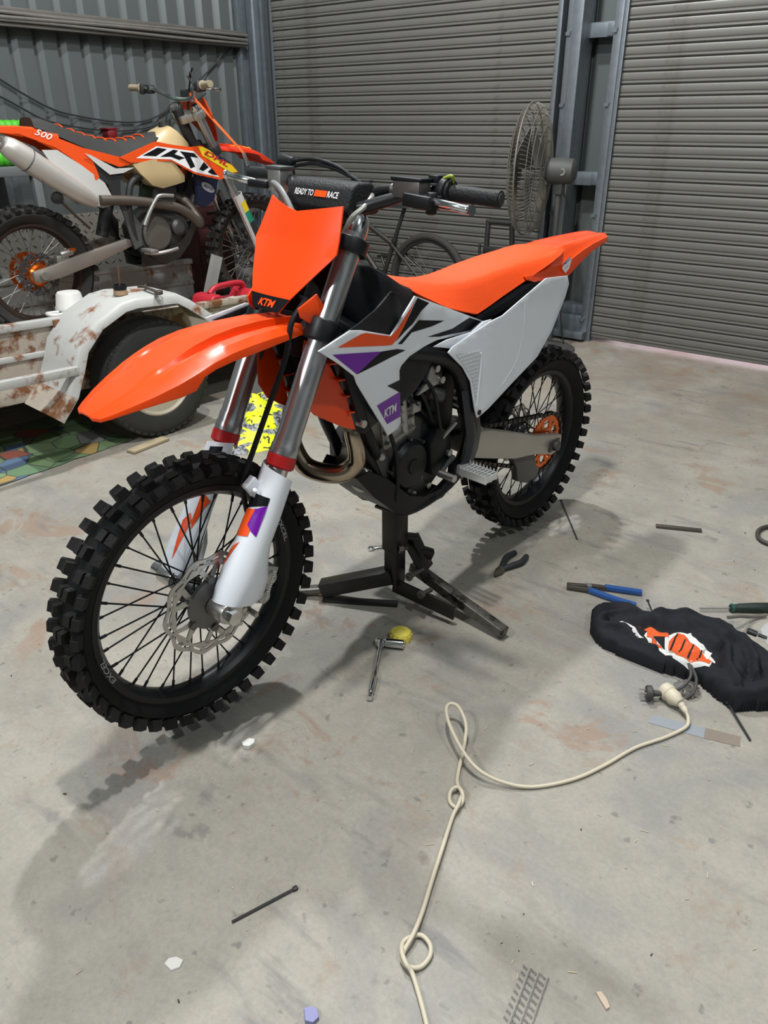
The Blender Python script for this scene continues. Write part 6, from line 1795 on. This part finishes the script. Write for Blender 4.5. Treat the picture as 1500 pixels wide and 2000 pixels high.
JP = {
 'white': [(4.963, -3.262), (4.984, -3.211), (5.018, -3.197), (5.071, -3.248), (5.116, -3.277), (5.114, -3.336), (5.062, -3.354), (5.018, -3.356), (4.988, -3.322)],
 'body': [(4.978, -3.267), (4.987, -3.218), (5.014, -3.207), (5.068, -3.26), (5.114, -3.282), (5.111, -3.328), (5.064, -3.338), (5.021, -3.341), (4.992, -3.309)],
 'arm': [(4.877, -3.263), (4.908, -3.239), (4.957, -3.222), (4.973, -3.255), (4.956, -3.262), (4.906, -3.274)],
 'streak': [(4.83, -3.293), (4.835, -3.279), (4.879, -3.288), (4.917, -3.311), (4.906, -3.316), (4.867, -3.304)],
 'low': [(4.913, -3.301), (4.92, -3.27), (4.96, -3.296), (5.011, -3.334), (5.024, -3.348), (4.998, -3.359), (4.952, -3.334)],
 'text': [(4.999, -3.209), (5.022, -3.201), (5.072, -3.235), (5.099, -3.257), (5.095, -3.278), (5.051, -3.252)],
}
jprint(JP['white'], WPR, 0.0012)
jprint(JP['streak'], WPR, 0.0012)
jprint(JP['low'], WPR, 0.0014)
jprint(JP['body'], OPR, 0.0022)
jprint(JP['arm'], OPR, 0.0020)
jprint(JP['text'], WPR, 0.0030)
for k in range(4):
    q0 = V((4.985 + 0.028 * k, -3.222 - 0.012 * k, 0))
    jprint([(q0.x, q0.y), (q0.x + 0.004, q0.y - 0.002), (q0.x + 0.010, q0.y - 0.075), (q0.x + 0.004, q0.y - 0.070)], JUMP, 0.0034)
for k in range(3):
    q0 = V((4.915 + 0.020 * k, -3.285 - 0.010 * k, 0))
    jprint([(q0.x, q0.y), (q0.x + 0.014, q0.y + 0.004), (q0.x + 0.022, q0.y - 0.018), (q0.x + 0.008, q0.y - 0.022)], OPR, 0.0026)

# screwdriver
t = thing('screwdriver', 'green and black screwdriver above the jumper at the right edge', 'screwdriver', (5.07, -2.925, 0.0))
o0 = V((5.07, -2.925, 0.0))
a, b, c_ = V((4.985, -2.990, 0.012)), V((5.064, -2.929, 0.013)), V((5.170, -2.850, 0.017))
MB().cyl(a - o0, b - o0, 0.0035, n=10).build('shaft', STEEL, t)
MB().lathe([(0.008, -0.004), (0.0135, 0.0), (0.012, 0.012), (0.0145, 0.03), (0.0165, 0.08), (0.0160, 0.12), (0.010, 0.132)], b - o0, c_ - b, 20).build('handle', M('black_green_grip', (0.012, 0.022, 0.018), 0.5), t)
MB().lathe([(0.013, 0.000), (0.0148, 0.002), (0.0140, 0.010), (0.012, 0.012)], b - o0, c_ - b, 20).build('collar', M('green_grip', (0.01, 0.08, 0.055), 0.5), t)
# clear plastic bag at the right edge
GLB = bpy.data.materials.new('clear_plastic_film')
GLB.use_nodes = True
pb_ = GLB.node_tree.nodes['Principled BSDF']
pb_.inputs['Base Color'].default_value = (0.85, 0.87, 0.90, 1)
pb_.inputs['Roughness'].default_value = 0.18
pb_.inputs['Transmission Weight'].default_value = 0.0
pb_.inputs['Alpha'].default_value = 0.30
nb_ = GLB.node_tree.nodes.new('ShaderNodeTexNoise')
nb_.inputs['Scale'].default_value = 40
bb_ = GLB.node_tree.nodes.new('ShaderNodeBump')
bb_.inputs['Strength'].default_value = 0.8
GLB.node_tree.links.new(nb_.outputs['Fac'], bb_.inputs['Height'])
GLB.node_tree.links.new(bb_.outputs['Normal'], pb_.inputs['Normal'])
def lump(name, cx, cy, rx, ry, h, mat, rot=0.0, seed=0, wob=0.25, n=40, m_=12):
    rings = []
    for j in range(m_ + 1):
        rr = 1 - (j / m_)
        ring = []
        for k in range(n):
            a = 2 * pi * k / n
            q = 1 + wob * mnoise.noise(V((cos(a) * 1.3 + seed, sin(a) * 1.3, 0.5)))
            x, y = rx * rr * q * cos(a), ry * rr * q * sin(a)
            z = h * (1 - rr ** 2.2) * (1 + 0.5 * mnoise.noise(V((x * 9 + seed, y * 9, 2.0)))) if j else 0.001
            ring.append(V((cx + x * cos(rot) - y * sin(rot), cy + x * sin(rot) + y * cos(rot), max(0.001, z))))
        rings.append(ring)
    return MB().loft(rings, caps=True).build(name, mat, ang=80)
tag(lump('plastic_bag', 5.250, -2.930, 0.075, 0.120, 0.075, GLB, -0.3, 4), 'clear crinkled plastic bag beside the jumper at the right edge', 'bag')
tag(MB().tube([(5.085, -3.060, 0.058), (5.110, -3.010, 0.045), (5.128, -2.955, 0.02), (5.146, -2.918, 0.010), (5.165, -2.895, 0.010)], 0.0055, 10, 6).build('grey_cord', M('grey_cord', (0.13, 0.12, 0.105), 0.6)), 'short grey cord running from the jumper to the plastic bag', 'cord')
tag(MB().lathe([(0.004, 0.0), (0.010, 0.004), (0.010, 0.03), (0.006, 0.034), (0.006, 0.06), (0.003, 0.062)], (5.150, -3.110, 0.068), (0.85, 0.3, -0.25), 14).build('metal_fitting', CHROME), 'small chrome fitting lying on the right shoulder of the jumper', 'fitting')
# black hose end at the right edge
tag(MB().tube([(5.06, -2.235, 0.010), (5.015, -2.255, 0.010), (4.995, -2.300, 0.010), (4.999, -2.350, 0.010), (5.022, -2.388, 0.010), (5.070, -2.405, 0.010)], 0.008, 12, 6).build('hose_loop', M('dark_olive_hose', (0.045, 0.04, 0.032), 0.6)), 'dark hose looped on the floor at the far right edge', 'hose')
# small sprocket
t = thing('small_sprocket', 'small silver chain sprocket half under the lower edge of the jumper', 'sprocket', (5.082, -3.405, 0.0))
sp_ = MB()
n = 52
rings = []
for z, inn in ((0.002, 0), (0.002, 1), (0.010, 1), (0.010, 0)):
    rings.append([V(((0.016 if inn else (0.036 if k % 4 in (1, 2) else 0.030)) * cos(2 * pi * k / n), (0.016 if inn else (0.036 if k % 4 in (1, 2) else 0.030)) * sin(2 * pi * k / n), z)) for k in range(n)])
sp_.loft(rings, loop=True)
sp_.build('toothed_ring', STEEL, t)
MB().lathe([(0.011, 0.001), (0.020, 0.001), (0.020, 0.016), (0.011, 0.016)], (0, 0, 0), (0, 0, 1), 24, closed=True).build('boss', STEEL, t)

# ------------------------------------------------------------------ extension lead, socket and plug
CRM = M('cream_rubber_cord', (0.56, 0.50, 0.385), 0.55, var=0.08)
CORD = [(5.117, -3.518, 0.02), (5.127, -3.53, 0.012), (5.131, -3.56, 0.008), (5.102, -3.626, 0.006), (5.054, -3.711, 0.006), (5.017, -3.814, 0.006), (4.976, -3.902, 0.006), (4.91, -3.983, 0.006), (4.847, -4.021, 0.014), (4.791, -4.036, 0.03), (4.733, -4.019, 0.045), (4.664, -3.973, 0.055), (4.626, -3.93, 0.055), (4.623, -3.906, 0.055), (4.645, -3.903, 0.055), (4.679, -3.924, 0.045), (4.7, -3.949, 0.032), (4.726, -4.007, 0.015), (4.747, -4.057, 0.008), (4.768, -4.092, 0.014), (4.792, -4.11, 0.018), (4.803, -4.125, 0.01), (4.8, -4.145, 0.006), (4.779, -4.141, 0.006), (4.765, -4.118, 0.01), (4.773, -4.103, 0.018), (4.788, -4.105, 0.008), (4.804, -4.146, 0.016), (4.808, -4.175, 0.008), (4.838, -4.26, 0.012), (4.864, -4.336, 0.012), (4.89, -4.409, 0.01), (4.906, -4.463, 0.016), (4.909, -4.495, 0.01), (4.916, -4.512, 0.006), (4.936, -4.516, 0.010), (4.951, -4.501, 0.006), (4.953, -4.474, 0.006), (4.941, -4.456, 0.008), (4.918, -4.45, 0.008), (4.903, -4.462, 0.006), (4.896, -4.482, 0.006), (4.91, -4.505, 0.016), (4.93, -4.519, 0.018), (4.946, -4.522, 0.01), (4.976, -4.543, 0.006), (5.008, -4.569, 0.006), (5.044, -4.601, 0.006), (5.076, -4.635, 0.006)]
t = thing('extension_lead', 'cream extension lead with knots running down the floor from its cream socket', 'extension lead', (5.0, -3.95, 0.0))
o0 = V((5.0, -3.95, 0.0))
MB().tube([V(q) - o0 for q in CORD], 0.0046, 12, 6).build('cord', CRM, t)
a, b, c_ = V((5.048, -3.472, 0.024)), V((5.095, -3.498, 0.023)), V((5.118, -3.517, 0.018))
MB().lathe([(0.010, -0.014), (0.022, -0.012), (0.0235, 0.0), (0.0235, 0.010), (0.0215, 0.012), (0.0215, 0.020), (0.022, 0.030), (0.017, 0.040), (0.0135, 0.048), (0.011, 0.050)], a - o0, b - a, 28).build('socket', CRM, t)
MB().lathe([(0.011, 0.0), (0.009, 0.004), (0.010, 0.008), (0.008, 0.012), (0.009, 0.016), (0.006, 0.028), (0.004, 0.030)], b - o0, c_ - b, 18).build('strain_relief', CRM, t)
t = thing('power_plug', 'black three pin power plug lying left of the cream socket', 'plug', (5.010, -3.500, 0.0))
o0 = V((5.010, -3.500, 0.0))
PLG = M('dusty_black_plug', (0.045, 0.043, 0.040), 0.6, var=0.15)
a, b = V((5.004, -3.511, 0.024)), V((5.045, -3.486, 0.024))
dv = (b - a).normalized()
MB().lathe([(0.004, -0.001), (0.019, 0.0), (0.021, 0.003), (0.021, 0.014), (0.014, 0.018), (0.009, 0.020), (0.0095, 0.024), (0.0075, 0.026), (0.009, 0.030), (0.007, 0.033), (0.008, 0.037), (0.006, 0.040), (0.0065, 0.045), (0.004, 0.047)], a - o0, dv, 24).build('plug_body', PLG, t)
side = V((0, 0, 1)).cross(dv).normalized()
for off, zz in ((0.008, 0.004), (-0.008, 0.004), (0.0, -0.008)):
    p0 = a - o0 + side * off + V((0, 0, zz))
    MB().bar(p0, p0 - dv * 0.018, 0.005, 0.0016).build('pin', STEEL, t)
MB().tube([b - o0, V((5.062, -3.455, 0.022)) - o0, V((5.078, -3.425, 0.030)) - o0, V((5.082, -3.390, 0.045)) - o0, V((5.064, -3.360, 0.058)) - o0], 0.0045, 10, 6).build('flex', PLG, t)
MB().tube([V((5.095, -3.44, 0.006)) - o0, V((5.105, -3.425, 0.020)) - o0, V((5.098, -3.390, 0.040)) - o0, V((5.070, -3.362, 0.056)) - o0], 0.0045, 10, 6).build('flex', PLG, t)

# tape strips
tag(MB().xy([(5.045, -3.595), (5.040, -3.560), (5.171, -3.522), (5.180, -3.563)], 0.0004, 0.0012).build('tape_strip', M('blue_grey_tape', (0.25, 0.27, 0.295), 0.5, var=0.1), smooth=False), 'blue grey strip of tape stuck to the floor under the cream lead', 'tape')
tag(MB().xy([(5.172, -3.522), (5.253, -3.499), (5.262, -3.538), (5.181, -3.563)], 0.0004, 0.0012).build('tape_strip', M('brown_tape', (0.21, 0.175, 0.14), 0.6, var=0.15), smooth=False), 'brown strip of tape at the right end of the blue grey tape', 'tape')
# chips and flakes
CHIP = M('white_flake', (0.62, 0.61, 0.58), 0.6, var=0.06)
def flake(nm, poly, th, mat, lab, z=0.0008):
    cx = sum(a for a, b in poly) / len(poly)
    cy = sum(b for a, b in poly) / len(poly)
    mb = MB()
    n = len(poly)
    mb.add([(a, b, z) for a, b in poly] + [(cx + (a - cx) * 0.92, cy + (b - cy) * 0.92, z + th) for a, b in poly], [tuple(range(n - 1, -1, -1)), tuple(range(n, 2 * n))] + [(i, (i + 1) % n, n + (i + 1) % n, n + i) for i in range(n)])
    tag(mb.build(nm, mat, smooth=False), lab, 'chip')
flake('paper_flake', [(4.254, -4.310), (4.257, -4.288), (4.272, -4.280), (4.282, -4.290), (4.281, -4.308), (4.266, -4.316)], 0.010, CHIP, 'small white flake on the floor just ahead of the front tyre shadow')
flake('paper_flake', [(4.562, -4.792), (4.560, -4.780), (4.570, -4.768), (4.586, -4.764), (4.592, -4.778), (4.584, -4.792)], 0.003, CHIP, 'white paper flake on the floor near the bottom left')
flake('foam_chip', [(4.829, -4.691), (4.836, -4.680), (4.850, -4.677), (4.862, -4.686), (4.860, -4.700), (4.846, -4.706)], 0.008, M('lilac_foam', (0.27, 0.27, 0.47), 0.8), 'lilac blue foam chip at the bottom edge of the floor')
flake('wood_chip', [(5.229, -4.341), (5.237, -4.334), (5.250, -4.340), (5.262, -4.352), (5.258, -4.360), (5.240, -4.349)], 0.004, M('pale_wood_chip', (0.55, 0.44, 0.34), 0.7), 'pale wood chip on the floor at the bottom right')
# straw, grit and leaf bits scattered over the floor: nobody could count them
def litter_xy():
    while True:
        x, y = random.uniform(3.0, 6.2), random.uniform(-5.3, -0.75)
        if not (3.85 < x < 4.65 and -3.80 < y < -3.40) and not (4.70 < x < 5.35 and -3.45 < y < -2.75):
            return x, y
db = MB()
for k in range(520):
    x, y = litter_xy()
    L_ = random.choice((0.004, 0.006, 0.010, 0.016)) * random.uniform(0.6, 1.3)
    a = random.uniform(0, pi)
    db.bar((x - L_ / 2 * cos(a), y - L_ / 2 * sin(a), 0.0016), (x + L_ / 2 * cos(a), y + L_ / 2 * sin(a), 0.0016), random.uniform(0.0008, 0.0020), 0.0012)
o = tag(stuff(db.build('straw_litter', M('straw', (0.55, 0.48, 0.34), 0.8, var=0.4, vscale=2), smooth=False)), 'pale straw bits scattered over the concrete floor', 'litter')
db = MB()
for k in range(170):
    x, y = litter_xy()
    r = random.uniform(0.0010, 0.0028)
    db.box((x, y, r * 0.5), (r * random.uniform(1, 3), r, r), Matrix.Rotation(random.uniform(0, 3), 3, 'Z'))
o = tag(stuff(db.build('dark_litter', M('dark_grit', (0.05, 0.042, 0.034), 0.9, var=0.4, vscale=2), smooth=False)), 'dark grit and leaf crumbs scattered over the concrete floor', 'litter')
# dark tyre print on the floor
TP = bpy.data.materials.new('rubber_mark')
TP.use_nodes = True
tpb = TP.node_tree.nodes['Principled BSDF']
tpb.inputs['Base Color'].default_value = (0.12, 0.115, 0.115, 1)
tpb.inputs['Roughness'].default_value = 0.7
tpb.inputs['Alpha'].default_value = 0.55
tn = TP.node_tree.nodes.new('ShaderNodeTexNoise')
tn.inputs['Scale'].default_value = 60
tn.inputs['Detail'].default_value = 6
tr_ = TP.node_tree.nodes.new('ShaderNodeMapRange')
tr_.inputs['From Min'].default_value = 0.38
tr_.inputs['From Max'].default_value = 0.62
tr_.inputs['To Max'].default_value = 0.9
TP.node_tree.links.new(tn.outputs['Fac'], tr_.inputs['Value'])
TP.node_tree.links.new(tr_.outputs['Result'], tpb.inputs['Alpha'])
FL = bpy.data.objects['floor']
tm_ = MB()
u_, v_ = V((0.02, -0.12, 0)).normalized(), V((0.9, 0.12, 0)).normalized()
q0 = V((5.100, -4.375, 0.0006))
for i in range(9):
    for j, (s0, w_) in enumerate(((0.0, 0.010), (0.016, 0.012), (0.034, 0.012))):
        p0 = q0 + u_ * (0.013 * i) + v_ * s0
        tm_.add([p0, p0 + v_ * w_ + u_ * 0.004, p0 + v_ * w_ + u_ * 0.010, p0 + u_ * 0.006], [(0, 1, 2, 3)])
for s0 in (0.013, 0.030, 0.048):
    p0 = q0 + v_ * s0
    tm_.add([p0, p0 + v_ * 0.004, p0 + v_ * 0.004 + u_ * 0.12, p0 + u_ * 0.12], [(0, 1, 2, 3)])
stuff(tm_.build('tyre_print', TP, FL, smooth=False))

# ------------------------------------------------------------------ beside the trailer
tag(MB().xy([(2.372, -3.318), (2.360, -3.103), (2.412, -3.095), (2.425, -3.310)], 0.002, 0.016).build('wood_offcut', M('pale_plywood', (0.36, 0.29, 0.19), 0.7, var=0.15, vscale=20), bevel=0.002), 'flat pale wood offcut on the floor beside the trailer tyre', 'wood')
MAT = bpy.data.materials.new('printed_play_mat')
MAT.use_nodes = True
def build_mat():
    nt = MAT.node_tree
    b = nt.nodes['Principled BSDF']
    b.inputs['Roughness'].default_value = 0.75
    tc = nt.nodes.new('ShaderNodeTexCoord')
    vo = nt.nodes.new('ShaderNodeTexVoronoi')
    vo.inputs['Scale'].default_value = 8.5
    nt.links.new(tc.outputs['Object'], vo.inputs['Vector'])
    sep = nt.nodes.new('ShaderNodeSeparateColor')
    nt.links.new(vo.outputs['Color'], sep.inputs['Color'])
    cr = nt.nodes.new('ShaderNodeValToRGB')
    cr.color_ramp.interpolation = 'CONSTANT'
    els = [(0.0, (0.16, 0.25, 0.12)), (0.40, (0.13, 0.22, 0.12)), (0.52, (0.17, 0.17, 0.16)), (0.64, (0.09, 0.14, 0.22)), (0.75, (0.38, 0.26, 0.09)), (0.85, (0.20, 0.29, 0.15)), (0.93, (0.32, 0.10, 0.07))]
    while len(cr.color_ramp.elements) < len(els):
        cr.color_ramp.elements.new(0.5)
    for e, (p_, c_) in zip(cr.color_ramp.elements, els):
        e.position = p_
        e.color = c_ + (1,)
    nt.links.new(sep.outputs['Red'], cr.inputs['Fac'])
    v2 = nt.nodes.new('ShaderNodeTexVoronoi')
    v2.feature = 'DISTANCE_TO_EDGE'
    v2.inputs['Scale'].default_value = 8.5
    nt.links.new(tc.outputs['Object'], v2.inputs['Vector'])
    mr = nt.nodes.new('ShaderNodeMapRange')
    mr.inputs['From Min'].default_value = 0.012
    mr.inputs['From Max'].default_value = 0.035
    nt.links.new(v2.outputs['Distance'], mr.inputs['Value'])
    mx = nt.nodes.new('ShaderNodeMix')
    mx.data_type = 'RGBA'
    mx.inputs['A'].default_value = (0.06, 0.065, 0.055, 1)
    nt.links.new(mr.outputs['Result'], mx.inputs['Factor'])
    nt.links.new(cr.outputs['Color'], mx.inputs['B'])
    nt.links.new(mx.outputs['Result'], b.inputs['Base Color'])
build_mat()
pm = MB()
g = {}
for i in range(23):
    for j in range(31):
        x, y = 1.60 + i * 0.03, -4.10 + j * 0.03
        lim = 2.262 + 0.010 * sin(j * 0.9)
        x = min(x, lim)
        z = 0.004 + 0.010 * max(0, mnoise.noise(V((x * 5, y * 5, 0.3))))
        g[(i, j)] = len(pm.v)
        pm.v.append((x, y, z))
for i in range(22):
    for j in range(30):
        pm.f.append((g[(i, j)], g[(i + 1, j)], g[(i + 1, j + 1)], g[(i, j + 1)]))
tag(pm.build('play_mat', MAT, ang=80), 'green printed play mat spread on the floor under the trailer', 'mat')
# neon yellow printed bag
NEON = bpy.data.materials.new('neon_splatter_print')
NEON.use_nodes = True
def build_neon():
    nt = NEON.node_tree
    b = nt.nodes['Principled BSDF']
    b.inputs['Roughness'].default_value = 0.55
    tc = nt.nodes.new('ShaderNodeTexCoord')
    def nz(sc, det, dist):
        n = nt.nodes.new('ShaderNodeTexNoise')
        n.inputs['Scale'].default_value = sc
        n.inputs['Detail'].default_value = det
        n.inputs['Distortion'].default_value = dist
        nt.links.new(tc.outputs['Object'], n.inputs['Vector'])
        return n.outputs['Fac']
    def rg(x, a, c):
        r = nt.nodes.new('ShaderNodeMapRange')
        r.inputs['From Min'].default_value = a
        r.inputs['From Max'].default_value = c
        nt.links.new(x, r.inputs['Value'])
        return r.outputs['Result']
    def mx(f, A, B):
        m_ = nt.nodes.new('ShaderNodeMix')
        m_.data_type = 'RGBA'
        nt.links.new(f, m_.inputs['Factor'])
        for k, c in (('A', A), ('B', B)):
            if isinstance(c, tuple):
                m_.inputs[k].default_value = c + (1,)
            else:
                nt.links.new(c, m_.inputs[k])
        return m_.outputs['Result']
    grey = mx(rg(nz(38, 4, 1.5), 0.42, 0.58), (0.03, 0.032, 0.036), (0.32, 0.33, 0.35))
    base = mx(rg(nz(7, 3, 1.2), 0.50, 0.53), (0.72, 0.80, 0.012), grey)
    base = mx(rg(nz(30, 3, 0.4), 0.60, 0.63), base, (0.012, 0.012, 0.012))
    nt.links.new(base, b.inputs['Base Color'])
build_neon()
tag(lump('gear_bag', 2.62, -2.66, 0.43, 0.20, 0.155, NEON, 2.09, 9, 0.12, 48, 14), 'neon yellow and black printed gear bag behind the front forks', 'bag')
tag(lump('dark_rag', 2.24, -2.30, 0.16, 0.12, 0.11, M('dark_grey_cloth', (0.075, 0.080, 0.078), 0.9, var=0.15, bump=0.3), 1.9, 2, 0.4), 'dark grey cloth heaped beside the trailer tyre', 'cloth')
